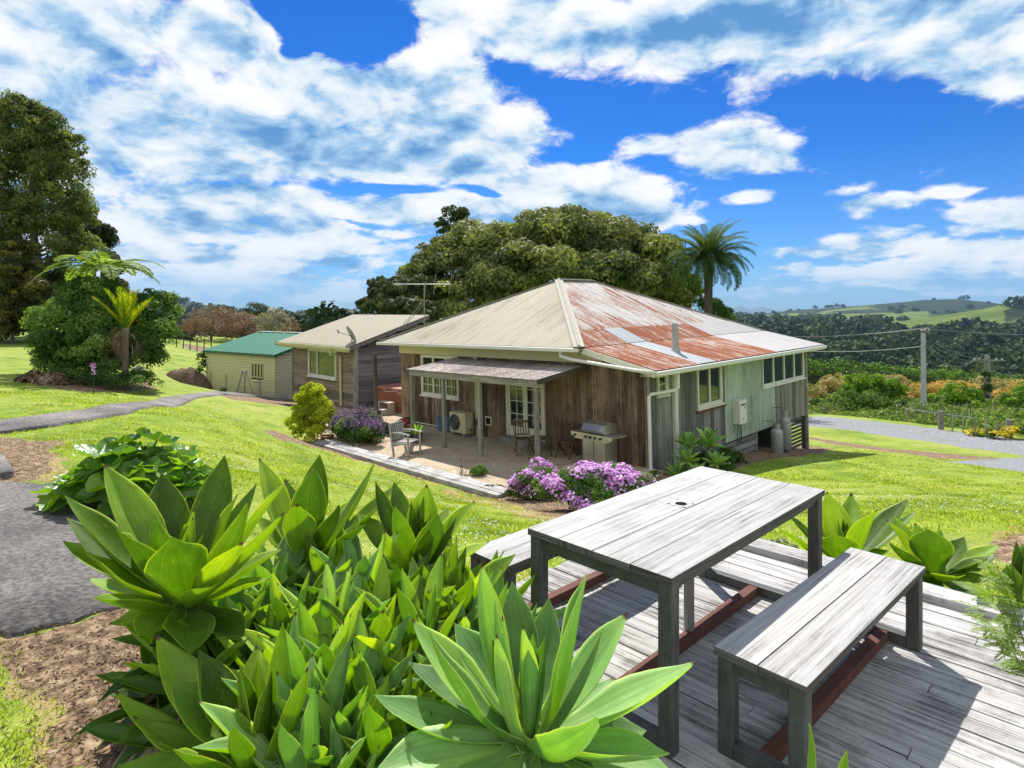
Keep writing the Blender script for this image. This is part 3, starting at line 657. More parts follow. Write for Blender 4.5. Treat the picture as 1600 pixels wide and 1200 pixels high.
def rosette(ls, c, L, n, rng, wr=.30, tilt0=8, tilt1=95, lean=(0, 0), flop=.0, rise=.0, narrow=1.0, az0=None):
    """whorl of n leaves round point c"""
    for i in range(n):
        f = (i + .5) / n; az = i * 2.39996 + rng.uniform(-.25, .25) if az0 is None else az0 + i * 2.39996
        inc = rad(tilt0 + (tilt1 - tilt0) * f ** .85 + rng.uniform(-7, 7))
        l = L * (0.62 + .42 * math.sin(math.pi * min(1, f * .8 + .18))) * rng.uniform(.88, 1.1)
        out = Vector((math.cos(az), math.sin(az), 0))
        d = out * math.sin(inc) + Vector((0, 0, 1)) * math.cos(inc) + Vector((lean[0], lean[1], 0)) * .5
        d.normalize()
        b = Vector(c) + out * .03 * L / .5 + Vector((0, 0, -.10 * L * f))
        tip = b + d * l + Vector((0, 0, -flop * l * f))
        upv = -out * math.cos(inc) + Vector((0, 0, 1)) * math.sin(inc) + Vector((0, 0, .3))
        ls.add(b, tip, l * wr * narrow * rng.uniform(.85, 1.15), upv, bend=rng.uniform(.03, .11) * (.4 + f), cup=rng.uniform(.2, .45) + .25 * (1 - f), roll=rng.uniform(-.25, .25),
               wave=rng.uniform(0, .10), curl=rng.uniform(-.9, .2) * (f + .15), thick=.010 * L / .6 + .003, ph=rng.uniform(0, 6), r=rng.random())
def frond_arrays(base, az, el, L, droop, n, ll, lw, ang, rng, hang=.3, up=.0, r=(0, 1)):
    """palm frond: leaflets off a curved rachis. returns quads & rachis points"""
    pts = []; p = np.array(base, float); d = el; st = L / 12
    for i in range(13):
        pts.append(p.copy()); p = p + st * np.array([math.cos(az) * math.cos(d), math.sin(az) * math.cos(d), math.sin(d)]); d -= droop / 12 * (1 + i / 10)
    pts = np.array(pts); V = []; R_ = []
    side = np.array([-math.sin(az), math.cos(az), 0])
    for i in range(n):
        t = .12 + .87 * i / (n - 1); k = t * 12; j = min(int(k), 11); q = pts[j] + (pts[j + 1] - pts[j]) * (k - j)
        tg = pts[min(j + 1, 12)] - pts[j]; tg /= np.linalg.norm(tg); nn = np.cross(side, tg); nn *= -1 if nn[2] < 0 else 1
        le = ll * math.sin(math.pi * (.12 + .86 * t)) ** .6 * rng.uniform(.85, 1.1)
        for sg in (-1, 1):
            a = ang * rng.uniform(.85, 1.15)
            dr = tg * math.cos(a) + side * sg * math.sin(a) + nn * up * rng.uniform(.6, 1.3); dr /= np.linalg.norm(dr)
            tip = q + dr * le + np.array([0, 0, -hang * le]); mid = q + dr * le * .5 + np.array([0, 0, -hang * le * .2])
            wv_ = tg * lw * .5
            V += [q, mid - wv_, tip, mid + wv_]; R_.append(rng.uniform(*r))
    return V, R_, pts
# ------------------------------------------------------------------ building materials
M_WALLF = wood('brown_boards', ((.030, .022, .016), (.125, .086, .055), (.29, .205, .135)), .85, .35, .9, True, .6, 1.1, ((.022, .018, .016), 1.0, .47, .9))
M_WALLR = wood('grey_boards', ((.045, .045, .04), (.13, .128, .115), (.27, .265, .24)), .9, .35, .9, True, .6, .9, ((.17, .20, .155), .8, .50, .55))
M_PANEL = wood('green_panel', ((.20, .25, .19), (.30, .36, .28), (.44, .50, .41)), .8, .12, .5, False, .3, .3, ((.11, .10, .075), 1.1, .52, .8))
M_STUDF = wood('studio_boards', ((.05, .038, .028), (.15, .115, .085), (.36, .29, .22)), .9, .4, .8, True, .6, .8, ((.03, .025, .02), .7, .56, .35))
M_STUDS = wood('studio_side_boards', ((.05, .042, .045), (.13, .115, .12), (.25, .23, .24)), .9, .4, .8, True, .6, .6)
M_POST = wood('grey_post', ((.08, .07, .06), (.22, .20, .17), (.40, .37, .32)), .85, .5, .8, True, .5, .6, ((.03, .03, .025), 3, .5, .6))
M_DARKW = wood('dark_timber', ((.02, .017, .014), (.06, .052, .042), (.13, .115, .09)), .85, .5, .8, True, .5, .6)
M_DECK = wood('deck_boards', ((.07, .065, .06), (.37, .36, .345), (.60, .585, .565)), .85, .5, .9, True, .8, .3, ((.06, .052, .042), 2.4, .47, .9))
M_TOP = wood('table_boards', ((.10, .095, .088), (.34, .33, .315), (.51, .50, .485)), .8, .7, .95, True, .8, .3, ((.13, .12, .10), 2.6, .50, .5))
M_EDGE = wood('board_edges_shade_grime', ((.02, .018, .016), (.07, .065, .058), (.16, .15, .135)), .85, .5, .9, False, .6, .5)  # side and end faces: shade and grime both put into this darker wood
M_STEEL = paint('weathered_steel', (.115, .12, .11), .55, .5, (.035, .03, .03), .7, .3, 9)
M_STEELL = paint('galvanised_pale', (.34, .35, .34), .5, .3, (.16, .15, .13), .5, .4, 7)
M_RUST = paint('rusty_beam', (.135, .050, .032), .8, .4, (.05, .025, .02), .7, 0, 9)
M_CREAM = paint('cream_paint', (.60, .55, .33), .5, .08, (.25, .22, .12), .35)
M_CAP = paint('capping_paint', (.46, .44, .37), .85, .1, (.25, .16, .1), .5, 0, 3, .1)
M_WHITE = paint('white_paint', (.70, .69, .62), .45, .06, (.28, .26, .2), .4)
M_OFFW = paint('offwhite_frames', (.68, .66, .54), .5, .08, (.3, .27, .18), .45)
M_GAR = paint('garage_cladding', (.58, .52, .30), .5, .05, (.35, .3, .18), .25)
def lap_shade(m, pitch=.15, z0=.3):  # shadow lines under the board laps painted in as brown stripes
    nt = m.node_tree; N = NT(nt); b = [n for n in nt.nodes if n.type == 'BSDF_PRINCIPLED'][0]; src = b.inputs['Base Color'].links[0].from_socket
    z = N('SeparateXYZ', {0: N('TexCoord').outputs['Object']}).outputs[2]; f = N.math('FRACT', N.math('DIVIDE', N.math('ADD', z, z0), pitch))
    c = N.mix(N.mr(f, .18, .06, 0, .6), src, (.20, .15, .08)); nt.links.new(c, b.inputs['Base Color'])
lap_shade(M_GAR)
M_GARR = paint('garage_end_cladding', (.60, .53, .42), .5, .05, (.35, .3, .2), .25)
lap_shade(M_GARR)
M_GREEN = paint('green_trim', (.02, .10, .06), .4, .1)
M_GLASS = glass('window_glass')
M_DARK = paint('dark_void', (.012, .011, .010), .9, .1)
M_BLACK = paint('black_plastic', (.02, .02, .02), .4, .2)
M_CONC = None
M_ROOFC = corr('cream_iron', (.41, .38, .29), (.24, .18, .12), .56, .5, .1, .5)
M_ROOFW = corr('white_rusted_iron', (.60, .59, .57), (.40, .115, .03), .524, .9, .2, .45, None, (4, .55))
M_ROOFR = corr('rusty_iron', (.58, .50, .44), (.38, .095, .028), .475, .93, .1, .6, None, (7, 1.1))
M_ROOFZ = corr('new_zinc_iron', (.46, .50, .53), (.4, .3, .25), .72, .4, .3, .35)
M_ROOFP = corr('pale_end_iron', (.56, .54, .53), (.42, .30, .24), .66, .4, .1, .5)
M_VER = corr('mottled_sheet', (.46, .41, .38), (.16, .12, .11), .50, .75, .0, .6, None, (12, 9))
M_ROOFG = corr('green_iron', (.045, .19, .13), (.12, .28, .22), .58, .4, .1, .35)
M_ROOFS = corr('studio_iron', (.36, .33, .25), (.4, .34, .25), .68, .3, .1, .5)
def stone(name, stops, sc=8, bumps=.4, crack=True):
    m, N, o = newmat(name); t = N('TexCoord').outputs['Object']
    n = N.noise(t, sc, 9, .75); n2 = N.noise(t, .8, 4)
    c = N.ramp(N.math('ADD', N.math('MULTIPLY', n, .65), N.math('MULTIPLY', n2, .35)), stops)
    v = N('TexVoronoi', {'Vector': t, 'Scale': sc * 14}).outputs['Distance']
    c = N.mix(N.mr(v, .25, .6, 0, .35), c, (.05, .05, .05))
    pbsdf(N, o, c, .9, N.bump(N.math('SUBTRACT', n, v), bumps, .006), 0, .2); return m
M_PATH = stone('old_concrete', [(.36, (.08, .072, .07)), (.46, (.20, .185, .175)), (.54, (.38, .35, .32)), (.64, (.60, .54, .47))], 26, .9)
M_PATIO = stone('patio_concrete', [(.35, (.34, .25, .16)), (.5, (.52, .41, .28)), (.65, (.66, .56, .42))], 3, .3)
M_BLOCK = stone('grey_concrete', [(.35, (.16, .15, .13)), (.6, (.34, .33, .3))], 5)
M_TERRA = stone('terracotta', [(.35, (.30, .13, .07)), (.65, (.48, .24, .14))], 7, .2)
# ------------------------------------------------------------------ paths, patio (structure)
def ribbon(name, L, R_, mat, dz, th=.08, n=10, lift=None):
    """strip between two pixel polylines laid on the ground"""
    A = [site(*p) for p in L]; B = [site(*p) for p in R_]
    def res(P):
        out = []
        for i in range(len(P) - 1):
            for k in range(n): out.append(P[i].lerp(P[i + 1], k / n))
        return out + [P[-1]]
    A, B = res(A), res(B); rng = np.random.default_rng(3); V = []; Fc = []; m = 6
    for ii, (a, b) in enumerate(zip(A, B)):
        e = (.012 * math.sin(ii * .31) + .008 * math.sin(ii * .83), .012 * math.sin(ii * .27 + 2) + .007 * math.sin(ii * .71))
        for j in range(m + 1):
            p = a.lerp(b, j / m + (e[0] if j == 0 else 0) + (e[1] if j == m else 0)); V.append((p.x, p.y, h1(p.x, p.y) + dz))
        for j in (0, m):
            q = V[-(m + 1) + j] if j == 0 else V[-(m + 1) + m]
        V.append((V[-(m + 1)][0], V[-(m + 1)][1], V[-(m + 1)][2] - th)); V.append((V[-2][0], V[-2][1], V[-2][2] - th))
    w = m + 3
    for i in range(len(A) - 1):
        a = i * w
        for j in range(m): Fc.append((a + j, a + j + 1, a + w + j + 1, a + w + j))
        Fc.append((a + m + 1, a, a + w, a + w + m + 1)); Fc.append((a + m, a + m + 2, a + w + m + 2, a + w + m))
    return tag(npmesh(name, V, Fc, mat), kind='structure')
ribbon('path', [(-60, 668), (0, 660), (75, 650), (130, 643), (195, 632), (250, 624), (300, 617), (345, 613)], [(-60, 690), (0, 678), (75, 668), (135, 658), (200, 648), (255, 636), (305, 623), (350, 617)], M_PATH, .05, .16)
ribbon('path', [(345, 613), (400, 615), (450, 620)], [(350, 616.5), (400, 620), (448, 626)], M_PATH, .045, .14)
ribbon('path', [(-90, 752), (-30, 755), (40, 757), (90, 757), (150, 760), (240, 790)], [(-90, 1020), (-30, 1000), (20, 985), (120, 972), (250, 945), (380, 900)], M_PATH, .02, .04)
ribbon('path', [(-60, 700), (-20, 703), (8, 722)], [(-60, 752), (-20, 752), (22, 744)], M_PATH, .07, .2)
mb = MB(); mb.box((-16.5, -3.7, -.12), (.35, 0.0, 0)); mb.box((-16.5, 0, -.12), (-10.78, 7, -.003))
o = mb.build('patio', M_PATIO); o.matrix_world = HM; tag(o, kind='structure')
mb = MB()
for i, y in enumerate((-4.12, -3.94, -3.76)): mb.box((-9.75, y - .08, -.14), (-1.15, y + .085, .05 + .006 * (i % 2)))
t_ = mb.build('timber_edging', M_DECK); t_.matrix_world = HM
tag(t_, 'long weathered grey timber edging along the lawn side of the patio', 'garden edging')
# ------------------------------------------------------------------ windows, cladding, roof helpers
def win(parent, M, w, h, cells, mat=None, fw=.06, mw=.022, sill=.12, name='window', lights=None, gl=None):
    """cells: list of sashes (x0,x1,z0,z1,nc,nr) as fractions; local x along wall, -y outward, origin lower left"""
    mat = mat or M_OFFW; mb = MB()
    for (a, b, c, d) in ((0, fw, 0, h), (w - fw, w, 0, h), (fw, w - fw, 0, fw), (fw, w - fw, h - fw, h)): mb.box((a, -.06, c), (b, .03, d), r=.6)
    if sill: mb.box((-.05, -.10, -.05), (w + .05, .0, -.001), r=.5)
    f = mb.build(name, mat, parent, M=M)
    for (x0, x1, z0, z1, nc, nr) in cells:
        x0 *= w; x1 *= w; z0 *= h; z1 *= h; s = .042; m2 = MB()
        x0 = max(x0, fw); x1 = min(x1, w - fw); z0 = max(z0, fw); z1 = min(z1, h - fw)
        for (a, b, c, d) in ((x0, x0 + s, z0, z1), (x1 - s, x1, z0, z1), (x0 + s, x1 - s, z0, z0 + s), (x0 + s, x1 - s, z1 - s, z1)): m2.box((a + .001, -.045, c + .001), (b - .001, .012, d - .001), r=.5)
        for i in range(1, nc): xx = x0 + s + (x1 - x0 - 2 * s) * i / nc; m2.box((xx - mw / 2, -.036, z0 + s), (xx + mw / 2, .006, z1 - s), r=.5)
        for i in range(1, nr): zz = z0 + s + (z1 - z0 - 2 * s) * i / nr; m2.box((x0 + s, -.034, zz - mw / 2), (x1 - s, .004, zz + mw / 2), r=.5)
        m2.build('sash', mat, f)
        g = MB(); g.box((x0 + s, -.008, z0 + s), (x1 - s, .002, z1 - s)); g.build('pane', gl or M_GLASS, f)
    return f
def vboards(mb, x0, x1, zb, zt, wid, y0, th, opens=(), seed=1, gap=.006, axis='x', flip=1):
    """vertical boards; zb, zt constants or functions of x"""
    rng = random.Random(seed); xs = [x0]
    while xs[-1] < x1 - wid * 1.3: xs.append(xs[-1] + wid * rng.uniform(.9, 1.12))
    xs.append(x1)
    for o_ in opens:
        for e in o_[:2]:
            j = min(range(len(xs)), key=lambda i: abs(xs[i] - e)); 
            if 0 < j < len(xs) - 1: xs[j] = e
    xs = sorted(set(xs))
    for a, b in zip(xs, xs[1:]):
        if b - a < .02: continue
        mid = (a + b) / 2; z0 = zb(mid) if callable(zb) else zb; z1 = zt(mid) if callable(zt) else zt
        segs = [(z0 - rng.uniform(0, .03), z1)]
        for (oa, ob, oc, od) in opens:
            if oa - .01 < mid < ob + .01:
                new = []
                for s0, s1 in segs:
                    if oc > s0: new.append((s0, min(s1, oc)))
                    if od < s1: new.append((max(s0, od), s1))
                segs = new
        dy = rng.uniform(0, .008); r = rng.random()
        for s0, s1 in segs:
            if s1 - s0 < .02: continue
            lo, hi = (a + gap / 2, y0 - th - dy, s0), (b - gap / 2, y0 - .001, s1)
            if axis == 'y': lo, hi = (y0 + .001, a + gap / 2, s0), (y0 + th + dy, b - gap / 2, s1)
            if axis == 'y-': lo, hi = (y0 - th - dy, a + gap / 2, s0), (y0 - .001, b - gap / 2, s1)
            mb.box(lo, hi, r=r)
def hboards(mb, x0, x1, z0, z1, pitch, opens=(), seed=1, prof=(.022, .006), xl=None, R=None):
    """lapped weatherboards on plane y=0 facing -y"""
    rng = random.Random(seed); z = z0
    while z < z1 - .02:
        zt = min(z + pitch, z1); a0, a1 = (x0, x1) if xl is None else (max(x0, xl(zt)), x1)
        if a1 - a0 < .1: break
        segs = [(a0, a1)]
        for (oa, ob, oc, od) in opens:
            if oc - .04 < (z + zt) / 2 < od + .04:
                new = []
                for s0, s1 in segs:
                    if oa > s0: new.append((s0, min(s1, oa)))
                    if ob < s1: new.append((max(s0, ob), s1))
                segs = new
        r = rng.random(); j = rng.uniform(-.002, .002); ou = rng.random() * 20; n = 0
        for s0, s1 in segs:
            n = len(mb.v)
            P = [(s0, -prof[0] + j, z - .012), (s1, -prof[0] + j, z - .012), (s1, -prof[1] + j, zt), (s0, -prof[1] + j, zt), (s0, 0, z - .012), (s1, 0, z - .012), (s1, 0, zt), (s0, 0, zt)]
            mb.v += [tuple(R @ Vector(p)) if R else p for p in P]
            for q in ((0, 1, 2, 3), (1, 5, 6, 2), (4, 0, 3, 7), (0, 4, 5, 1), (3, 2, 6, 7)): mb.face([n + i for i in q], [(P[i][0] + ou, P[i][2] + P[i][1] + ou) for i in q], r)
        z = zt
def corrsheet(name, P0, E_, S_, elen, s0, s1, mat, parent, pitch=.076, amp=.009, e0=0.0, flat=None, M=None):
    """corrugated sheet: eave start P0, eave dir E_, up-slope dir S_; s0(e), s1(e) slope limits"""
    P0 = np.array(P0, float); E_ = np.array(E_, float); S_ = np.array(S_, float); Nn = np.cross(E_, S_)
    if Nn[2] < 0: Nn = -Nn
    k = 4; n = int(elen / pitch * k); e = np.linspace(0, elen, n + 1)
    if flat: 
        ph = (e / flat) % 1; off = np.where((ph < .07) | (ph > .93), .028, 0.0)
    else: off = amp * np.sin(2 * np.pi * (e + e0) / pitch)
    a = np.array([s0(x) if callable(s0) else s0 for x in e]); b = np.array([s1(x) if callable(s1) else s1 for x in e])
    b = np.maximum(b, a + .001); rows = 5; V = []; 
    T_ = np.linspace(0, 1, rows)
    for t in T_:
        s = a + (b - a) * t; V.append(P0 + e[:, None] * E_ + s[:, None] * S_ + off[:, None] * Nn)
    V = np.concatenate(V); m = n + 1
    i = (np.arange(rows - 1)[:, None] * m + np.arange(n)[None]).ravel(); Q = np.stack([i, i + 1, i + m + 1, i + m], 1)
    ee = np.tile(e + e0, rows); ss = np.concatenate([a + (b - a) * t for t in T_])
    if np.dot(np.cross(E_, S_), Nn) < 0: Q = Q[:, ::-1]
    UV = np.stack([ss[Q], ee[Q]], -1)
    o = npmesh(name, V, Q, mat, parent, np.full(len(Q), .5), UV, True, M)
    return o
# ------------------------------------------------------------------ main house
H = thing('farm_house', 'weathered board house with hipped cream and rusty red iron roof', 'house', HM)
XL, XR, YB = -10.76, 0.0, 10.45; EU = 1.72; EM, EL = 3.0, 2.50; RZ_ = 5.15; OV = .6
hwid = (11.36 - EU) / 2; px_ = -(EU + hwid); py1 = -OV + hwid; py2 = YB + OV - hwid; rise = RZ_ - EM
# walls
ltop = lambda x: 2.56 if x < -EU - .2 else (2.92 - (x + EU) * .21)
mb = MB(); vboards(mb, XL, 0, -.06, ltop, .205, 0, .026, [(-5.12, -3.48, -.2, 2.22), (-9.52, -7.38, 1.08, 2.54)], 3)
mb.build('front_wall', M_WALLF, H)
mb = MB(); LW = lambda y: -.35 if y < 2.2 else (-.06 - .0 * y)
vboards(mb, .0, 4.0, LW, 2.42, .2, 0, .026, [(.3, .86, 1.74, 2.36), (2.32, 3.84, 1.14, 2.34)], 5, axis='y')
mb.build('side_wall', M_WALLR, H)
mb = MB(); vboards(mb, 7.7, YB - .1, -.06, 1.28, .16, 0, .026, [], 6, axis='y'); mb.build('side_wall', M_WALLR, H)
mb = MB(); mb.box((.001, 4.0, -.05), (.018, 5.2, 2.42)); mb.box((.001, 5.206, -.05), (.018, 6.4, 2.42)); mb.box((.001, 6.406, -.05), (.018, 7.69, 1.28)); mb.box((.001, 6.406, 1.28), (.018, 6.62, 2.42))
mb.build('wall_panel', M_PANEL, H)['label'] = 'pale green painted plywood panels'
mb = MB(); vboards(mb, 0, YB, -.4, 2.56, .2, XL, .026, [], 8, axis='y-'); mb.build('side_wall', M_WALLF, H)
mb = MB(); vboards(mb, XL, 0, -.4, 2.5, .2, YB + .026, .026, [], 9); mb.build('back_wall', M_WALLR, H)
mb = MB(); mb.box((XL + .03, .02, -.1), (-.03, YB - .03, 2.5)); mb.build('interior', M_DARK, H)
for lo_, hi_ in (((-.02, -.045, -.06), (.034, -.004, 2.46)), ((.026, YB - .1, -1.36), (.10, YB, 2.40)), ((XL - .03, -.03, -.1), (XL + .06, .0, 2.56))): MB().box(lo_, hi_).build('corner_board', M_POST, H)
# fascia band, soffit, gutters
mb = MB(); mb.box((XL - .02, -.10, 2.56), (-EU + .35, -.03, EM - .05)); mb.build('fascia_band', M_CREAM, H)
mb = MB(); mb.box((XL - OV, -OV + .02, EM - .05), (-EU, 0, EM - .03)); mb.box((XL - OV, 0, EM - .05), (XL, YB, EM - .03)); mb.build('soffit', M_CREAM, H)
mb = MB(); mb.box((XL - OV - .05, -OV - .10, EM - .115), (-EU - .02, -OV + .02, EM - .012)); mb.box((XL - OV - .06, -OV, EM - .115), (XL - OV + .03, YB + OV, EM - .012)); mb.build('gutter', M_WHITE, H, bevel=.02)
GX = .5
mb = MB(); mb.box((GX - .02, -.45, EL - .13), (GX + .10, YB + OV, EL - .025)); mb.box((GX - .045, -.42, EL - .17), (GX - .021, YB + OV - .02, EL - .03)); mb.build('gutter', M_WHITE, H, bevel=.015)
mb = MB(); mb.box((0, -.4, EL - .165), (GX - .05, YB + OV - .1, EL - .15)); mb.build('soffit', M_OFFW, H)
# roof faces
sl = math.hypot(hwid, rise); ca, sa = hwid / sl, rise / sl
lim = lambda L: (lambda e: max(.001, min(e, L - e, hwid) / ca))
Lf = 2 * hwid; corrsheet('roof', (XL - OV, -OV, EM), (1, 0, 0), (0, ca, sa), Lf, 0, lim(Lf), M_ROOFC, H)['label'] = 'cream front face of the hipped roof'
Ls = YB + 2 * OV
brk = .85
corrsheet('roof', (-EU, -OV, EM), (0, 1, 0), (-ca, 0, sa), Ls, lambda e: min(brk / ca, lim(Ls)(e)), lim(Ls), M_ROOFW, H)['label'] = 'white side face streaked with rust'
corrsheet('roof', (XL - OV, YB + OV, EM), (0, -1, 0), (ca, 0, sa), Ls, 0, lim(Ls), M_ROOFC, H)
corrsheet('roof', (-EU, YB + OV, EM), (-1, 0, 0), (0, -ca, sa), Lf, 0, lim(Lf), M_ROOFW, H)
# skillion over the side rooms, sheets of three ages
sk = math.hypot(GX + EU, EM - EL); kx, kz = -(GX + EU) / sk, (EM - EL) / sk
def skill(name, ya, yb, mat, lab, z=0.0):
    corrsheet(name, (GX, ya, EL + z), (0, 1, 0), (kx, 0, kz), yb - ya, 0, sk - .02, mat, H, e0=ya)['label'] = lab
    a = ya + OV; L = yb - ya
    corrsheet(name, (-EU, ya, EM + z + .012), (0, 1, 0), (-ca, 0, sa), L, 0, lambda e: min((brk + .08) / ca, lim(Ls)(e + a)), mat, H, e0=ya)
skill('side_roof', -.42, 1.75, M_ROOFR, 'very rusty iron near the front corner')
skill('side_roof', 1.72, 2.62, M_ROOFZ, 'narrow strip of newer grey iron', .008)
skill('side_roof', 2.6, 6.75, M_ROOFR, 'very rusty iron in the middle')
skill('side_roof', 6.73, Ls - OV - .02, M_ROOFP, 'clean pale iron at the far end', .008)
# cappings
mb = MB()
pk1, pk2 = Vector((px_, py1, RZ_ + .02)), Vector((px_, py2, RZ_ + .02))
c1, c2 = Vector((-EU, -OV, EM + .03)), Vector((XL - OV, -OV, EM + .03)); c3 = Vector((-EU, YB + OV, EM + .03))
def capping(mb, a, b, w, off=0):
    d = (b - a).normalized(); mb.beam(a, b, w, .02, up=Vector((0, 0, 1)) - d * d.z)
capping(mb, c1, pk1, .30); mb.tube([c1 + Vector((0, 0, .02)), pk1 + Vector((0, 0, .02))], .045, 6)
mb.build('hip_capping', M_CAP, H)
mb = MB(); capping(mb, pk1, pk2, .34); mb.tube([pk1, pk2], .05, 6); capping(mb, c2, pk1, .2); capping(mb, pk2, c3, .2); mb.build('hip_capping', M_CAP, H)
# front barge of the skillion
mb = MB(); mb.prism([(-EU + .05, -.47, EM - .02), (-EU - .05, -.47, EM - .16), (-.8, -.47, EL + .12), (GX - .05, -.47, EL - .17), (GX, -.47, EL - .02)], (0, .03, 0)); mb.build('bargeboard', M_OFFW, H)
mb = MB(); mb.box((-EU, -.44, EM - .2), (-EU + .03, 0, EM - .06)); mb.build('bargeboard', M_CREAM, H)
# downpipes
mb = MB(); mb.tube([(-2.35, -.62, 2.9), (-2.35, -.62, 2.76), (-1.9, -.64, 2.68), (0.0, -.62, 2.50), (.42, -.5, 2.46), (.42, -.42, 2.44)], .045, 10); mb.build('downpipe', M_WHITE, H, True)
mb = MB(); mb.tube([(.46, .62, 2.36), (.46, .62, 1.98), (.40, .5, 1.92), (.10, -.06, 1.86), (.06, -.10, 1.8), (.06, -.10, 0)], .045, 10); mb.build('downpipe', M_WHITE, H, True)
mb = MB(); mb.box((.03, 1.02, -.35), (.15, 1.16, 2.34)); mb.build('downpipe', M_WHITE, H, bevel=.02)
mb = MB(); mb.tube([(-.6, 2.35, 2.55), (-.6, 2.35, 3.56)], .085, 14); mb.lathe([(.15, .0), (.10, .12)], 14, (-.6, 2.35, 2.72)); mb.build('flue_pipe', M_STEELL, H, True)
# windows and doors
win(H, T(-9.5, 0, 1.1), 2.1, 1.44, [(i / 3, (i + 1) / 3, .02, .70, 2, 3) for i in range(3)] + [(i / 3, (i + 1) / 3, .72, .98, 1, 1) for i in range(3)])
MR = lambda y, z: T(.0, y, z) @ RZ(rad(90))
win(H, MR(2.35, 1.18), 1.47, 1.16, [(0, .5, .02, .98, 1, 1), (.5, 1, .02, .98, 1, 1)], fw=.07)
win(H, MR(.33, 1.77), .5, .56, [(0, 1, .02, .98, 1, 2)])
win(H, MR(6.65, 1.33), 3.62, 1.0, [(i / 4, (i + 1) / 4, .01, .99, 1, 1) for i in range(4)], M_WHITE, fw=.045)['label'] = 'long band of white framed glazing under the far eave'
mb = MB(); mb.box((.03, 2.25, 1.06), (.09, 3.95, 1.12)); mb.build('weather_flashing', M_RUST, H)
mb = MB()
for a, b, c, d in ((-5.1, -5.03, .2, 2.22), (-3.57, -3.5, .2, 2.22), (-5.03, -3.57, 2.14, 2.22)): mb.box((a, -.07, c), (b, .03, d))
mb.build('door_frame', M_OFFW, H)
for k, x0 in enumerate((-5.03, -4.3)):
    w_ = .73; m2 = MB(); s = .09
    for a, b, c, d in ((0, s, 0, 1.93), (w_ - s, w_, 0, 1.93), (s, w_ - s, 0, .30), (s, w_ - s, 1.84, 1.93)): m2.box((a + .002, -.045, c), (b - .002, .0, d), r=.5)
    for i in range(1, 4): zz = .30 + 1.54 * i / 4; m2.box((s, -.036, zz - .012), (w_ - s, -.006, zz + .012), r=.5)
    m2.box((w_ / 2 - .012, -.037, .30), (w_ / 2 + .012, -.007, 1.84), r=.5)
    d_ = m2.build('door', M_OFFW, H, M=T(x0, 0, .21))
    g = MB(); g.box((s, -.022, .30), (w_ - s, -.015, 1.84)); g.build('pane', M_GLASS, d_)
    if k == 0: g = MB(); g.tube([(w_ - .05, -.05, .95), (w_ - .05, -.1, .95), (w_ - .15, -.1, .95)], .01, 8); g.build('handle', M_STEELL, d_, True)
mb = MB(); mb.box((-5.25, -.34, 0), (-3.35, -.03, .2)); mb.build('door_step', M_BLOCK, H)
mb = MB(); mb.box((-6.1, -.06, .38), (-5.79, -.03, .68)); mb.build('pet_door', M_CREAM, H, bevel=.02)
mb = MB(); mb.box((-6.05, -.064, .43), (-5.84, -.061, .63)); mb.build('pet_door_flap', M_GLASS, H)
mb = MB(); mb.box((-6.52, -.10, .0), (-6.42, -.035, 2.56)); mb.box((-6.40, -.08, 1.2), (-6.30, -.035, 1.27)); mb.build('cable_duct', M_CREAM, H)
# pipe along foot of wall
mb = MB(); mb.tube([(-10.9, -.06, .06), (-7.4, -.06, .06)], .02, 6); mb.build('water_pipe', M_WHITE, H, True)
# subfloor: base boards, piles, slats
mb = MB()
for i, z in enumerate((-.24, -.42, -.60)): mb.box((.0, 1.9 + .5 * i, z), (.022, 6.15, z + .155))
mb.build('base_board', M_WALLR, H)
for y, zz in ((3.2, -.75), (4.5, -.85), (5.35, -.9), (6.2, -1.0)): mb = MB(); mb.box((-.05, y - .06, zz), (-.001, y + .06, -.62 if y < 6 else -.06)); mb.build('pile', M_WALLR, H)
for y in (8.3,): mb = MB(); mb.box((-.07, y - .06, -1.2), (.03, y + .06, -.06)); mb.build('pile', M_WALLR, H)
mb = MB(); mb.box((-.09, YB - .22, -1.5), (.024, YB - .03, -.06)); mb.build('pile', M_DARKW, H)
mb = MB()
for i in range(8): z = -.16 - i * .135; mb.box((-.06, 8.36, z - .05), (-.035, YB + .12, z + .035))
mb.build('base_slats', M_DARKW, H)
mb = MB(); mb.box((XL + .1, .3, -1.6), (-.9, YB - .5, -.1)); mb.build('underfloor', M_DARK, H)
# ---- verandah
VX0, VX1, VY = -7.6, -1.95, -2.0; vs = math.hypot(2.0, .22)
corrsheet('verandah_roof', (VX0, VY, 2.27), (1, 0, 0), (0, 2.0 / vs, .22 / vs), VX1 - VX0, 0, vs, M_VER, H)
mb = MB(); mb.box((VX0 + .02, VY + .09, 2.06), (VX1 - .05, VY + .17, 2.245)); mb.build('verandah_beam', M_POST, H)
mb = MB()
for x in np.linspace(VX0 + .1, VX1 - .08, 7): mb.beam((x, VY + .18, 2.19), (x, -.11, 2.41), .045, .09)
mb.beam((VX1 - .02, VY + .02, 2.22), (VX1 + .1, -.1, 2.46), .04, .12)
mb.beam((VX1 + .12, -.12, 2.50), (-.9, -.12, 2.60), .03, .05); mb.beam((VX0, -.13, 2.44), (VX1, -.13, 2.44), .04, .1)
mb.build('rafters', M_DARKW, H)
for x in (2.12, 4.28, 5.9, 7.5): mb = MB(); mb.box((-x - .05, VY + .08, 0), (-x + .05, VY + .18, 2.055)); mb.build('verandah_post', M_POST, H, bevel=.006)
mb = MB(); mb.tube([(-7.3, -.25, 1.35)] + [(-7.3 + .02 * (-1) ** i, -.25, 1.35 + .06 * i) for i in range(1, 14)], .014, 5); mb.build('rain_chain', M_BLACK, H, True)
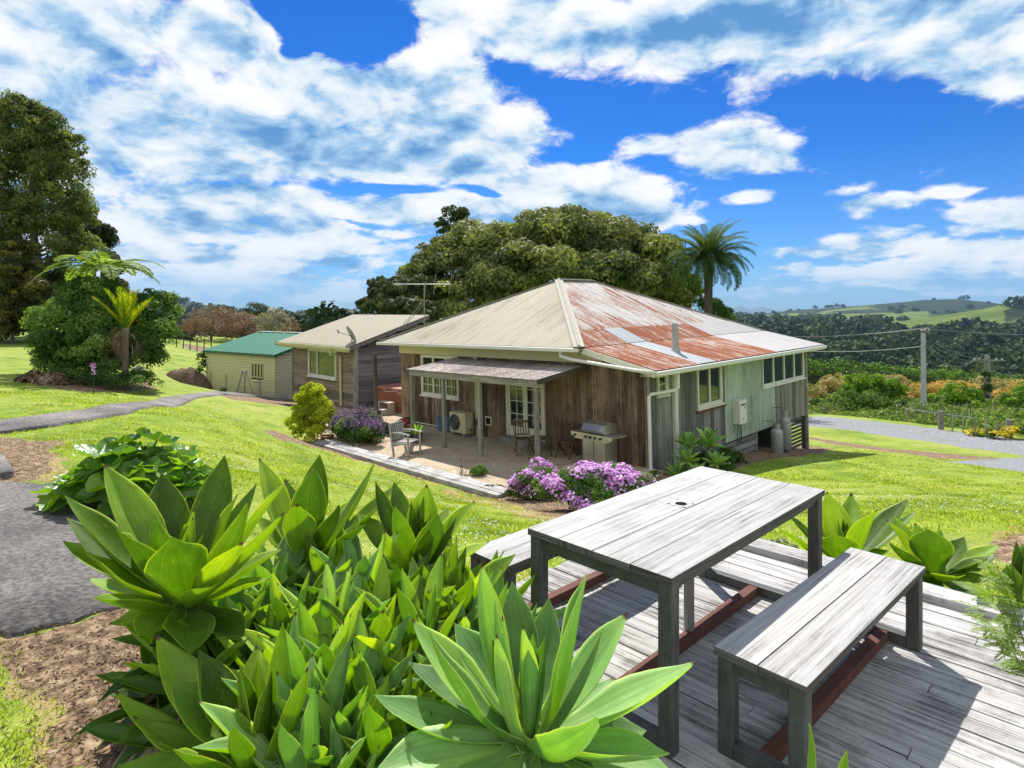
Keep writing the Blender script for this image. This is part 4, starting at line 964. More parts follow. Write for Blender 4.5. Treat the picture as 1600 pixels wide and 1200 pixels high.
# ------------------------------------------------------------------ studio
SM = T(-6.70, 26, -2.245) @ RZ(-YAW) @ Matrix.Scale(1.13, 4)
S = thing('studio_cabin', 'low dark weatherboard cabin with sloping pale roof left of the main house', 'cabin', SM)
mb = MB(); hboards(mb, -5.25, 0, -.25, 2.32, .16, [(-3.75, -1.4, .98, 2.12)], 4); mb.build('front_wall', M_STUDF, S)
mb = MB(); hboards(mb, 0, 3.1, -.25, 3.3, .16, [], 5, R=RZ(rad(90)), xl=lambda z: (z - 2.30) / .3167)
mb.build('side_wall', M_STUDS, S)
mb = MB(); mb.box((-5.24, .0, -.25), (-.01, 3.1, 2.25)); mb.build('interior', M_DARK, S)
# trim the high side under the roof with a sloping fascia
r_ = math.atan2(.95, 3.0); cs, sn = math.cos(r_), math.sin(r_)
corrsheet('roof', (-5.75, -.45, 2.36), (1, 0, 0), (0, cs, sn), 6.1, 0, 3.85, M_ROOFS, S)
mb = MB(); mb.prism([(.28, -.42, 2.20), (.28, -.42, 2.35), (.28, 3.25, 2.35 + 3.67 * .3167), (.28, 3.25, 2.20 + 3.67 * .3167)], (.03, 0, 0)); mb.build('bargeboard', M_STUDS, S)
mb = MB(); mb.box((-5.8, -.56, 2.23), (.36, -.44, 2.34)); mb.box((-5.8, -.435, 2.14), (.3, -.42, 2.33)); mb.build('gutter', M_CREAM, S)
mb = MB(); mb.box((-5.83, -.57, 2.2), (-5.80, -.42, 2.36)); mb.build('gutter_end', M_BLACK, S)
mb = MB(); mb.box((-.07, -.05, -.25), (.03, -.023, 2.3)); mb.box((.024, -.05, -.25), (.05, .1, 2.4)); mb.build('corner_board', M_POST, S)
MB().box((-5.3, -.05, -.25), (-5.2, .0, 2.3)).build('corner_board', M_POST, S)
win(S, T(-3.75, 0, .98), 2.35, 1.14, [(0, .33, .02, .98, 1, 1), (.33, .99, .02, .98, 1, 1)], M_WHITE, fw=.06)
mb = MB(); mb.tube([(-1.0, -.5, 2.22), (-1.0, -.5, 2.02), (-.95, -.1, 1.92), (-.95, -.07, 0)], .045, 8); mb.build('downpipe', M_CREAM, S, True)
# ------------------------------------------------------------------ garage
GM = T(-12.7, 32.6, -2.74) @ RZ(-rad(34.5))
G_ = thing('garage', 'cream weatherboard garage with green iron roof beside the path', 'garage', GM)
mb = MB(); hboards(mb, -6.8, 0, -.3, 2.3, .15, [(-2.15, -1.0, .98, 1.82)], 4, (.05, .004)); mb.build('front_wall', M_GAR, G_)
mb = MB(); hboards(mb, 0, 7.2, -.3, 2.28, .15, [], 5, (.03, .004), R=RZ(rad(90)))
mb.prism([(.0, 0, 2.28), (.0, 7.2, 2.28), (.0, 3.6, 3.2)], (.012, 0, 0)); mb.build('end_wall', M_GARR, G_)
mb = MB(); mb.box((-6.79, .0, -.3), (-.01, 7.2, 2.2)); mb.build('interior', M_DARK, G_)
gr_ = math.atan2(.98, 3.6); gc, gs = math.cos(gr_), math.sin(gr_)
corrsheet('roof', (-6.95, -.12, 2.33), (1, 0, 0), (0, gc, gs), 7.15, 0, 3.72 / gc, M_ROOFG, G_, flat=.72)
corrsheet('roof', (.2, 7.32, 2.33), (-1, 0, 0), (0, -gc, gs), 7.15, 0, 3.72 / gc, M_ROOFG, G_, flat=.72)
mb = MB(); mb.box((-6.97, -.17, 2.2), (.2, -.10, 2.34)); mb.prism([(.17, -.14, 2.2), (.17, -.14, 2.35), (.17, 3.6, 3.36), (.17, 3.6, 3.21)], (.035, 0, 0)); mb.prism([(.17, 3.6, 3.21), (.17, 3.6, 3.36), (.17, 7.34, 2.35), (.17, 7.34, 2.2)], (.035, 0, 0))
mb.build('bargeboard', M_GREEN, G_)
mb = MB(); mb.beam((-6.95, 3.6, 3.36), (.2, 3.6, 3.36), .3, .03); mb.build('ridge_capping', M_WHITE, G_)
win(G_, T(-2.15, 0, .98), 1.15, .84, [(i / 4, (i + 1) / 4, .01, .99, 1, 1) for i in range(4)], M_GAR, fw=.03, sill=0)
mb = MB(); mb.box((-.06, -.04, -.3), (.04, -.031, 2.25)); mb.box((.031, -.04, -.3), (.04, .06, 2.25)); mb.build('corner_board', M_GAR, G_)
# ------------------------------------------------------------------ deck, table and benches
DY = rad(45.2)
DMx = T(0, 0, 0) @ RZ(rad(90) - DY)      # local x along the long side of the table (b), local y = -a
def dl(a, b, z=0): return Vector((b * math.sin(rad(45)) + a * math.cos(rad(45)), b * math.cos(rad(45)) - a * math.sin(rad(45)), z))
DK = T(0, 0, 0) @ RZ(-rad(45))           # local x = a (down right), local y = b (up right)
mb = MB(); rng = random.Random(11); b_ = 4.63
while b_ > -2.2:
    w_ = .092; x0, x1 = -2.95 + rng.uniform(-.03, .03), 6.0
    cuts = [x0] + sorted(rng.uniform(-2, 5.5) for _ in range(2 if rng.random() < .7 else 1)) + [x1]
    for p, q in zip(cuts, cuts[1:]):
        mb.box((p + .002, b_ - w_, -.03), (q - .002, b_, rng.uniform(-.004, .002)))
    b_ -= w_ + .007
dk = mb.build('deck', M_DECK, None, bevel=.003); dk.matrix_world = DK; tag(dk, kind='structure')
mb = MB(); mb.box((-2.95, -2.2, -.32), (6, 4.6, -.06)); o = mb.build('deck_bearers', M_DARKW); o.matrix_world = DK; tag(o, kind='structure')
mb = MB(); mb.box((-2.6, 4.66, -.02), (6, 4.86, .045)); o = mb.build('edge_beam', M_DECK, bevel=.006); o.matrix_world = DK
tag(o, 'raised grey timber beam capping the far edge of the deck', 'deck edging')
def plank_top(mb, x0, x1, y0, y1, n, z0, z1, rng, hole=None):
    w_ = (x1 - x0) / n
    for i in range(n):
        a, b = x0 + i * w_ + (.0015 if i else 0), x0 + (i + 1) * w_ - .0015
        mb.box((a, y0 + rng.uniform(-.006, .004), z0), (b, y1 + rng.uniform(-.004, .006), z1 + rng.uniform(-.0008, .0008)), r=rng.random())
def frame_furn(kind, label, M, w, l, h, n, seed, group=None, tube=False, leg=.066, cat=None, top_th=.036):
    t = thing(kind, label, cat, M, group); rng = random.Random(seed); zt = h - top_th
    mb = MB()
    if tube:
        # boards with a round hole for the parasol in the second board
        w_ = w / n
        for i in range(n):
            a, b = -w / 2 + i * w_, -w / 2 + (i + 1) * w_ - .003; r = rng.random(); ya, yb = -l / 2 + rng.uniform(-.006, .004), l / 2 + rng.uniform(-.004, .006)
            if i != 1: mb.box((a, ya, zt), (b, yb, h + rng.uniform(-.0008, .0008)), r=r); continue
            cx_, cy_, rh, k = (a + b) / 2 + .035, .02, .034, 16; sq = .055; off = (rng.random() * 20, rng.random() * 20)
            for (lo, hi) in (((a, ya, zt), (b, cy_ - sq, h)), ((a, cy_ + sq, zt), (b, yb, h)), ((a, cy_ - sq, zt), (cx_ - sq, cy_ + sq, h)), ((cx_ + sq, cy_ - sq, zt), (b, cy_ + sq, h))):
                n0 = len(mb.v); mb.box(lo, hi, r=r)
                for q in range(len(mb.uv) - 6, len(mb.uv)): mb.uv[q] = [(mb.v[vi][1] + off[0], mb.v[vi][0] + off[1]) for vi in mb.f[q]]
            for j in range(k):
                a0, a1 = 2 * math.pi * (j + .5) / k, 2 * math.pi * (j + 1.5) / k
                def sqp(an): m_ = max(abs(math.cos(an)), abs(math.sin(an))); return (cx_ + math.cos(an) / m_ * sq, cy_ + math.sin(an) / m_ * sq)
                P = [(*sqp(a0), h), (*sqp(a1), h), (cx_ + math.cos(a1) * rh, cy_ + math.sin(a1) * rh, h), (cx_ + math.cos(a0) * rh, cy_ + math.sin(a0) * rh, h)]
                mb.poly(P, r, [(p[1] + off[0], p[0] + off[1]) for p in P])
                mb.poly([P[3], P[2], (P[2][0], P[2][1], zt), (P[3][0], P[3][1], zt)], r)
    else: plank_top(mb, -w / 2, w / 2, -l / 2, l / 2, n, zt, h, rng)
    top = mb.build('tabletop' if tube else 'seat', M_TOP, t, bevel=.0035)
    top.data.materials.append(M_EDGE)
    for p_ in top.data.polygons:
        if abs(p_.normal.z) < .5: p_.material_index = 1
    g = leg / 2; ins = .012
    for sx in (-1, 1):
        for sy in (-1, 1):
            x, y = sx * (w / 2 - g - ins), sy * (l / 2 - g - ins); m2 = MB(); m2.box((x - g, y - g, 0), (x + g, y + g, zt - .001), r=.5)
            for q in (-1, 1): m2.box((x - g - .003, y + q * g * .55 - .005, .01), (x + g + .003, y + q * g * .55 + .005, zt - .02), r=.8)
            m2.build('leg', M_STEEL, t, bevel=.005)
    m2 = MB()
    for sy in (-1, 1):
        y = sy * (l / 2 - g - ins); m2.box((-w / 2 + leg + ins + .001, y - .022, zt - .062), (w / 2 - leg - ins - .001, y + .022, zt - .002), r=.3)
    for sx in (-1, 1): m2.box((sx * (w / 2 - g - ins) - .015, -l / 2 + leg + ins, zt - .042), (sx * (w / 2 - g - ins) + .015, l / 2 - leg - ins, zt - .003), r=.3)
    m2.build('top_rail', M_STEEL, t, bevel=.004)
    for sy in (-1, 1):
        m2 = MB(); y = sy * (l / 2 - g - ins); m2.box((-w / 2 + leg + ins + .001, y - .03, .004), (w / 2 - leg - ins - .001, y + .03, .062), r=.4); m2.build('floor_rail', M_STEEL, t, bevel=.004)
    m2 = MB(); m2.box((-.03, -l / 2 + g + ins + .032, .003), (.03, l / 2 - g - ins - .032, .058)); m2.build('stretcher', M_RUST, t, bevel=.004)
    if tube:
        m2 = MB(); m2.tube([(-.02, .02, .058), (-.02, .02, .36)], .029, 18, cap=False); m2.tube([(-.02, .02, .36), (-.02, .02, .06)], .025, 18, cap=False); m2.build('parasol_socket', M_STEELL, t, True)
    return t
def DM(a, b, yaw=0): return T(dl(a, b)) @ RZ(-rad(45) + yaw)
frame_furn('picnic_table', 'tall weathered board table with steel legs on the deck', DM(-1.715, 3.14, rad(-.5)), .835, 1.79, .76, 4, 2, None, True, cat='table')
frame_furn('bench', 'grey board bench nearest the camera, right of the table', DM(-.988, 3.21, rad(-2.6)), .385, 1.60, .45, 2, 5, 'benches beside the deck table', cat='bench')
frame_furn('bench', 'grey board bench mostly hidden behind the table, beside the agaves', DM(-2.56, 3.16, rad(-1)), .35, 1.58, .45, 2, 8, 'benches beside the deck table', cat='bench')
# ------------------------------------------------------------------ things round the house
def HL(x, y, z=0.0, a=0.0): return HM @ T(x, y, z) @ RZ(a)
t = thing('heat_pump', 'cream outdoor heat pump unit on blocks under the porch window', 'heat pump', HL(-6.95, -.32, .1))
mb = MB(); mb.box((-.40, -.19, 0), (.40, .16, .66)); mb.build('casing', M_CREAM, t, bevel=.015)
mb = MB()
for i in range(9): r_ = .03 + i * .028; mb.tube([(-.13 + r_ * math.cos(a), -.2, .33 + r_ * math.sin(a)) for a in np.linspace(0, 2 * math.pi, 25)], .004, 4, cap=False)
mb.build('fan_grille', M_STEELL, t)
mb = MB(); mb.tube([(-.13, -.192, .33), (-.13, -.194, .33)], .27, 24); mb.build('fan_opening', M_BLACK, t)
mb = MB(); mb.box((.40, -.12, .22), (.42, .06, .5)); mb.box((.06, -.193, .60), (.34, -.191, .63)); mb.build('side_panel', M_OFFW, t)
mb = MB(); mb.tube([(.42, 0, .12), (.5, .05, .12), (.54, .12, .25), (.54, .22, .5)], .03, 8); mb.build('hose', M_STEEL, t, True)
mb = MB(); mb.box((-.36, -.2, -.1), (-.22, .2, -.001)); mb.build('foot', M_BLOCK, t)
mb = MB(); mb.box((.22, -.2, -.1), (.36, .2, -.001)); mb.build('foot', M_BLOCK, t)
t = thing('water_heater', 'white gas water heater box fixed to the pale green wall panel', 'water heater', HL(.02, 4.72, .45))
mb = MB(); mb.box((0, -.24, 0), (.24, .24, .72)); mb.build('casing', M_WHITE, t, bevel=.015)
mb = MB(); mb.box((.241, -.17, .56), (.246, .17, .60)); mb.build('flue_slot', M_BLACK, t)
mb = MB(); mb.box((.241, -.06, .12), (.244, .03, .17)); mb.build('badge', M_STEELL, t)
mb = MB(); mb.box((.241, .08, .44), (.244, .14, .52)); mb.build('badge', M_STEELL, t)
for y in (-.1, .05, .14): mb = MB(); mb.tube([(.10, y, 0), (.10, y, -.25 - y), (.06, y, -.62)], .014, 6); mb.build('pipe', M_STEEL, t, True)
def gas(x, y, z, h, lab):
    t = thing('gas_bottle', lab, 'gas bottle', HL(x, y, z), 'gas bottles beside the house'); r = .185
    mb = MB(); mb.lathe([(0, .03), (r * .8, .03), (r, .1), (r, h * .72), (r * .93, h * .79), (r * .6, h * .84), (.05, h * .855), (0, h * .855)], 22); mb.build('cylinder', M_STEELL, t, True)
    mb = MB(); mb.lathe([(r * .55, h * .84), (r * .55, h), (r * .5, h), (r * .5, h * .84)], 18); mb.build('collar', M_STEELL, t, True)
    mb = MB(); mb.tube([(0, 0, h * .85), (0, 0, h * .95)], .025, 8); mb.tube([(0, 0, h * .93), (-.12, .05, h * 1.05), (-.45, .1, h * 1.02)], .01, 6); mb.build('valve', M_RUST, t, True)
    mb = MB(); mb.lathe([(r * .9, 0), (r * .9, .05)], 20); mb.build('foot_ring', M_STEEL, t, True)
gas(.50, 6.55, -.80, 1.02, 'shorter grey gas bottle nearer the camera')
gas(.45, 7.35, -.78, 1.32, 'taller pale gas bottle beside the slatted base')
# barbecue
t = thing('barbecue', 'stainless hooded gas barbecue beside the brown board wall', 'barbecue', HL(-1.1, -.62, 0, rad(-4)) @ Matrix.Scale(.88, 4))
M_INOX = paint('stainless', (.62, .60, .56), .28, .1, (.3, .26, .2), .35, .9, 5)
mb = MB(); mb.box((-.42, -.27, .1), (-.012, .27, .84)); mb.build('cabinet_door', M_INOX, t, bevel=.006)
mb = MB(); mb.box((.012, -.27, .1), (.42, .27, .84)); mb.build('cabinet_door', M_INOX, t, bevel=.006)
mb = MB(); mb.box((-.41, -.25, .05), (.41, .28, .9)); mb.build('body', M_BLACK, t)
mb = MB(); mb.prism([(-.43, -.28, .98), (-.43, -.30, 1.06), (-.43, -.20, 1.24), (-.43, .02, 1.31), (-.43, .24, 1.24), (-.43, .28, .98)], (.86, 0, 0)); mb.build('hood', M_INOX, t, bevel=.008)
mb = MB(); mb.tube([(-.3, -.30, 1.08), (-.3, -.36, 1.09), (.3, -.36, 1.09), (.3, -.30, 1.08)], .013, 8); mb.build('handle', M_INOX, t, True)
mb = MB(); mb.prism([(-.80, -.38, .97), (-.76, -.38, .87), (-.6, -.38, .79), (.6, -.38, .79), (.76, -.38, .87), (.80, -.38, .97)], (0, .05, 0)); mb.build('control_panel', M_INOX, t)
for x in (-.62, -.2, -.02, .16, .36): mb = MB(); mb.tube([(x, -.38, .88), (x, -.425, .88)], .034, 14); mb.build('knob', M_BLACK, t, True)
for sx in (-1, 1): mb = MB(); mb.box((sx * .44 if sx > 0 else -.80, -.33, .93), (.80 if sx > 0 else -.44, .24, .965)); mb.build('side_shelf', M_INOX, t)
for x in (-.36, .36): mb = MB(); mb.tube([(x - .02, 0, .05), (x + .02, 0, .05)], .05, 12); mb.build('wheel', M_BLACK, t, True)
mb = MB(); mb.box((-.05, -.10, 1.303), (.05, -.06, 1.32)); mb.build('thermometer', M_STEELL, t)
M_TEAK = wood('folding_chair_wood', ((.03, .022, .016), (.09, .062, .042), (.17, .12, .085)), .7, .5, .5, False, .4, .4)
def folding(lab, M):
    t = thing('folding_chair', lab, 'chair', M, 'folding chairs on the porch')
    mb = MB()
    for i in range(5): mb.box((-.2, -.2 + i * .085, .43), (.2, -.13 + i * .085, .448))
    mb.build('seat', M_TEAK, t)
    mb = MB()
    for x in np.linspace(-.15, .15, 5): mb.beam((x, .22, .52), (x, .29, .84), .03, .01, up=(0, 1, 0))
    mb.beam((-.2, .29, .86), (.2, .29, .86), .02, .05); mb.beam((-.2, .225, .5), (.2, .225, .5), .02, .04); mb.build('backrest', M_TEAK, t)
    for x in (-.21, .21):
        mb = MB(); mb.beam((x, -.26, 0), (x, .295, .88), .022, .035, up=(0, 1, 0)); mb.build('leg', M_TEAK, t)
        mb = MB(); mb.beam((x * .88, .25, 0), (x * .88, -.2, .43), .022, .035, up=(0, 1, 0)); mb.build('leg', M_TEAK, t)
folding('dark folding timber chair left of the porch table, seen under the verandah edge', HL(-3.55, -.95, 0, rad(55)))
folding('dark folding timber chair with its back against the wall boards', HL(-2.35, -.45, 0, rad(8)))
t = thing('folding_table', 'small low dark folding timber table between the porch chairs', 'table', HL(-2.85, -.98, 0, rad(20)))
mb = MB()
for i in range(6): mb.box((-.3, -.25 + i * .085, .54), (.3, -.18 + i * .085, .56))
mb.build('tabletop', M_TEAK, t)
for x in (-.25, .25):
    for s_ in (-1, 1): mb = MB(); mb.beam((x, -.24 * s_, 0), (x, .22 * s_, .54), .02, .03, up=(0, 1, 0)); mb.build('leg', M_TEAK, t)
# armchair
t = thing('garden_armchair', 'grey weathered timber armchair on the sunny patio beside the edging', 'chair', HL(-6.0, -3.15, 0, rad(108)))
M_GW = wood('armchair_wood', ((.13, .12, .11), (.30, .29, .27), (.44, .42, .4)), .8, .5, .5, False, .4, .3)
mb = MB()
for i in range(6): mb.box((-.25, -.25 + i * .085, .40), (.25, -.18 + i * .085, .42))
mb.build('seat', M_GW, t)
mb = MB()
for x in np.linspace(-.2, .2, 6): mb.beam((x, .26, .44), (x, .37, .86), .04, .014, up=(0, 1, 0))
mb.beam((-.27, .375, .88), (.27, .375, .88), .03, .07); mb.build('backrest', M_GW, t)
for x in (-.28, .28):
    mb = MB(); mb.beam((x, .25, 0), (x, .38, .9), .04, .05, up=(0, 1, 0)); mb.build('leg', M_GW, t)
    mb = MB(); mb.box((x - .02, -.28, 0), (x + .02, -.235, .62)); mb.build('leg', M_GW, t)
    mb = MB(); mb.beam((x, .33, .66), (x, .05, .68), .055, .025); mb.beam((x, .05, .68), (x, -.32, .63), .055, .025); mb.build('armrest', M_GW, t)
    mb = MB(); mb.box((x - .012, -.23, .34), (x + .012, .26, .395)); mb.build('seat_rail', M_GW, t)
# hot tub, steps, post
M_TUB = paint('hot_tub_skirt', (.33, .10, .06), .6, .15, (.12, .06, .04), .4)
M_TUBC = paint('hot_tub_cover', (.40, .15, .11), .55, .1, (.2, .1, .08), .3)
t = thing('hot_tub', 'square red brown hot tub with padded cover between the two buildings', 'hot tub', HL(-13.05, 2.0, 0))
mb = MB()
for i in range(10): mb.box((-1.05 + i * .21, -1.05, 0), (-1.05 + i * .21 + .2, -1.03, .88))
for i in range(10): mb.box((1.03, -1.05 + i * .21, 0), (1.05, -1.05 + i * .21 + .2, .88))
mb.box((-1.04, -1.029, 0), (1.029, 1.05, .88)); mb.build('skirt', M_TUB, t)
mb = MB(); mb.box((-1.1, -1.1, .885), (1.1, -.005, .99)); mb.build('cover', M_TUBC, t, bevel=.03)
mb = MB(); mb.box((-1.1, .005, .885), (1.1, 1.1, .99)); mb.build('cover', M_TUBC, t, bevel=.03)
mb = MB(); mb.tube([(-.4, -1.11, .9), (-.2, -1.14, .82), (.2, -1.14, .85), (.5, -1.11, .9), (.8, -1.13, .8), (1.0, -1.11, .88)], .012, 5); mb.build('strap', M_OFFW, t, True)
t = thing('hot_tub_steps', 'pale two tread steps standing in front of the hot tub', 'steps', HL(-12.75, .55, 0))
M_STEP = paint('step_plastic', (.48, .42, .36), .6, .1)
for z, y in ((.24, -.32), (.48, .0)):
    mb = MB(); mb.box((-.4, y - .14, z - .04), (.4, y + .16, z)); mb.build('tread', M_STEP, t, bevel=.012)
mb = MB(); mb.box((-.38, -.44, 0), (-.32, .14, .2)); mb.box((-.38, -.13, .2), (-.32, .14, .44)); mb.build('side', M_STEP, t)
mb = MB(); mb.box((.32, -.44, 0), (.38, .14, .2)); mb.box((.32, -.13, .2), (.38, .14, .44)); mb.build('side', M_STEP, t)
mb = MB(); mb.box((-.06, -.06, 0), (.06, .06, 2.55)); o = mb.build('timber_post', M_DARKW, bevel=.01); o.matrix_world = HL(-11.75, -.55)
tag(o, 'lone tall dark timber post standing on the patio before the cabin', 'post')
# planter wall, pots, tubs
mb = MB()
for z in (0, .17): mb.tube([(-9.4, -1.75, z + .1), (-7.55, -1.75, z + .1)], .085, 10)
mb.tube([(-7.5, -1.75, .1), (-7.5, -2.6, .1)], .085, 10); mb.tube([(-7.5, -1.75, .27), (-7.5, -2.6, .27)], .085, 10)
o = mb.build('log_edging', M_DARKW, None, True); o.matrix_world = HM; tag(o, 'low wall of dark round logs holding the flower bed beside the porch post', 'log wall')
def flowerbush(name, label, M, lumps, n, size, leaf, fl, nf, fs, seed, cat='bush', petname='flowers', spike=False, group=None, **kw):
    t = thing(name, label, cat, M, group); crown('foliage', lumps, n, size, leaf, t, seed, **kw)
    rng = np.random.default_rng(seed + 50); P, Q, Tn = crown_pts(lumps, nf * 3, rng, kw.get('sub', 14), kw.get('subr', .42), .1, 0)
    k = np.argsort(-(P[:, 2] * 0 + Q[:, 2] + rng.normal(0, .6, len(P))))[:nf]; P = P[k] + nrmz(Q[k]) * size * .5; Qn = nrmz(Q[k] + np.array([0, -.3, .9]))
    a = rng.normal(0, 1, (nf, 3)); a = nrmz(a - Qn * (a * Qn).sum(1, keepdims=True)); b = np.cross(Qn, a); V = []; R_ = []
    m = 8; s = (fs * rng.uniform(.7, 1.25, nf))[:, None]
    if spike:
        V = []
        for j in range(6):
            off = rng.normal(0, .2, (nf, 3)) * fs + np.array([0, 0, 1]) * fs * (j * .55); c_ = P + off
            n_ = nrmz(rng.normal(0, 1, (nf, 3)) + np.array([0, -.8, .4])); u_ = nrmz(np.cross(n_, np.array([0, 0, 1.]))); w_ = np.cross(n_, u_); ss = s * (.42 - .04 * j)
            V.append(np.stack([c_ - u_ * ss, c_ - w_ * ss, c_ + u_ * ss, c_ + w_ * ss], 1))
        V = np.concatenate(V, 0).reshape(-1, 3); Fc = np.arange(len(V)).reshape(-1, 4); R_ = rng.random(len(Fc))
    else:
        # each bloom: six petals round a centre
        Vs = []
        for j in range(6):
            an = j * math.pi / 3; d = a * math.cos(an) + b * math.sin(an); e = -a * math.sin(an) + b * math.cos(an)
            Vs.append(np.stack([P, P + d * s * .32 - e * s * .16 + Qn * s * .05, P + d * s * .52, P + d * s * .32 + e * s * .16 + Qn * s * .05], 1))
        V = np.stack(Vs, 1).reshape(-1, 3); Fc = np.arange(len(V)).reshape(-1, 4); R_ = np.repeat(rng.random(nf), 6)
    npmesh(petname, V, Fc, fl, t, R_)
    return t
flowerbush('lavender_bush', 'long mound of purple flower spikes in the bed beside the yellow green shrub', HL(-8.45, -3.0, .0), [(-1.2, 0, .22, .8, .5, .48), (-.3, -.1, .22, .8, .5, .42), (.45, -.1, .2, .6, .4, .4), (-.6, .4, .3, 1.0, .4, .45)], 14000, .07, G_MID, G_LILAC, 480, .085, 31, 'flower bush', 'flower_spikes', True)
flowerbush('geranium_plant', 'small clump of red and pink flowers beyond the purple bed', HL(-8.3, -1.55, .15), [(0, 0, .2, .38, .3, .25), (.45, -.1, .1, .25, .2, .2)], 1500, .07, G_BRIGHT, G_PETR, 60, .10, 33, 'flower')
t = flowerbush('golden_shrub', 'bright yellow green leafy shrub at the corner of the patio lawn', site(486, 692), [(0, 0, .75, .62, .5, .62), (-.05, .1, 1.25, .42, .4, .42), (.35, 0, .55, .35, .4, .5), (-.4, -.1, .5, .4, .35, .5), (0, -.1, .3, .65, .45, .4), (.15, 0, 1.0, .6, .45, .55), (-.3, 0, 1.1, .4, .4, .5), (.1, 0, 1.55, .34, .3, .38), (-.1, 0, 1.45, .4, .35, .4)], 22000, .085, G_GOLD, G_BRIGHT, 10, .05, 35, 'shrub', subr=.36, fold=.2)
flowerbush('blue_spike_plant', 'green plant with blue spikes right of the yellow green shrub', gat(541, 19.2), [(0, 0, .5, .32, .3, .5)], 1200, .09, G_SHRUB, G_LILAC, 40, .07, 36, 'plant', 'flower_spikes', True)
def pot(name, lab, M, r, h, mat=None, cat='pot'):
    t = thing(name, lab, cat, M); mb = MB(); mb.lathe([(0, 0), (r * .68, 0), (r * .95, h * .82), (r * 1.08, h * .83), (r * 1.08, h), (r * .95, h), (r * .9, h * .8), (0, h * .78)], 20); mb.build('pot_body', mat or M_TERRA, t, True); return t
pot('terracotta_pot', 'squat terracotta pot at the end of the timber edging', site(511, 692), .21, .24)
t = pot('succulent_pot', 'spiky green succulent in a dark pot by the left porch post', HL(-7.15, -1.95, 0), .16, .3, M_DARKW, 'potted plant')
ls = Leafset(); rosette(ls, (0, 0, .32), .34, 22, random.Random(4), .14, 10, 80); ls.build('rosette', M_AGP, t)
M_BLUE = paint('blue_plastic', (.10, .22, .34), .5, .15)
for x, l_ in ((-8.05, 'blue plastic tub on the left, in front of the porch wall'), (-7.72, 'blue plastic tub on the right, tucked against the heat pump')):
    t = pot('plastic_tub', l_, HL(x, -.32, 0), .15, .46, M_BLUE, 'tub')
# flower mounds by the patio corner
pb = hp(-.35, -2.9, -.02)
flowerbush('daisy_bush', 'large wide mound covered in pink lilac daisies beside the picnic table top', site(925, 796), [(-.1, 0, .3, .62, .55, .52), (.5, .1, .3, .6, .55, .5), (-.6, -.1, .24, .5, .45, .42), (.1, -.35, .15, .75, .4, .38), (.95, .3, .2, .45, .4, .36), (.2, .2, .4, .6, .5, .42)], 24000, .055, G_SHRUB, G_PURPLE, 4200, .056, 41, 'flower bush', subr=.34, fold=.1)
flowerbush('daisy_bush', 'smaller mound of pink lilac daisies nearest the bare twigs on the patio side', site(828, 780), [(0, 0, .22, .46, .42, .42), (-.25, .1, .14, .34, .3, .3), (.2, .25, .3, .46, .36, .44), (.2, -.1, .15, .4, .3, .3)], 10000, .05, G_SHRUB, G_PURPLE, 1500, .056, 42, 'flower bush', subr=.34, fold=.1)
t = thing('twig_shrub', 'bare brown twiggy shrub at the edge of the patio bed', 'shrub', site(722, 752)); mb = MB(); rg = random.Random(3)
for i in range(15):
    a = rg.uniform(0, 6.28); L = rg.uniform(.3, .72); p = Vector((0, 0, 0)); pts = [p]
    for k in range(4): p = p + Vector((math.cos(a) * .045, math.sin(a) * .045, L / 4)) + Vector((rg.uniform(-.03, .03), rg.uniform(-.03, .03), 0)); pts.append(p)
    mb.tube(pts, [.008, .006, .005, .004, .002], 4)
mb.build('stems', M_BARK, t); crown('foliage', [(0, 0, .06, .2, .2, .1)], 350, .04, G_GREY, t, 5)
flowerbush('garden_plant', 'small round green plant right of the bare twigs', site(748, 752), [(0, 0, .18, .24, .22, .2)], 1500, .05, G_SHRUB, G_PETW, 12, .04, 43, 'plant')
flowerbush('silver_plant', 'low silvery plant in the soil between the twigs and the daisies', site(772, 770), [(0, 0, .05, .28, .2, .1)], 1100, .045, G_GREY, G_PETW, 20, .03, 44, 'plant')
# agave clump at the house corner
t = thing('agave_shrub', 'pale rosettes of an agave shrub against the downpipe corner of the house', 'agave', HL(.75, .55, -.25)); ls = Leafset(); rg = random.Random(8)
for (x, y, z, L) in ((0, -.1, .5, .42), (.3, .5, .85, .45), (-.15, .25, .8, .38), (.35, -.25, .2, .36), (.6, .25, .45, .36), (-.2, -.3, .15, .34)): rosette(ls, (x, y, z), L, 20, rg, .34, 8, 105)
ls.build('rosette', M_AGP, t); mb = MB()
for (x, y, z) in ((0, -.1, .5), (.3, .5, .85), (.6, .25, .45)): mb.tube([(x * .5, y * .5, -.1), (x, y, z)], .04, 7)
mb.build('stem', M_BARK, t, True)
flowerbush('fern_shrub', 'dark green ferny shrub between the pale agave and the house base', HL(.75, 2.1, -.42), [(0, 0, .25, .5, .7, .4), (.2, -.5, .15, .4, .4, .35), (0, .8, .1, .35, .4, .3)], 5000, .085, G_MID, G_PETW, 6, .05, 46, 'shrub')
flowerbush('white_flower', 'tiny white flower cluster beside the daisies at the house corner', HL(.75, -1.0, -.1), [(0, 0, .2, .15, .15, .2)], 300, .05, G_SHRUB, G_PETW, 10, .06, 47, 'flower')
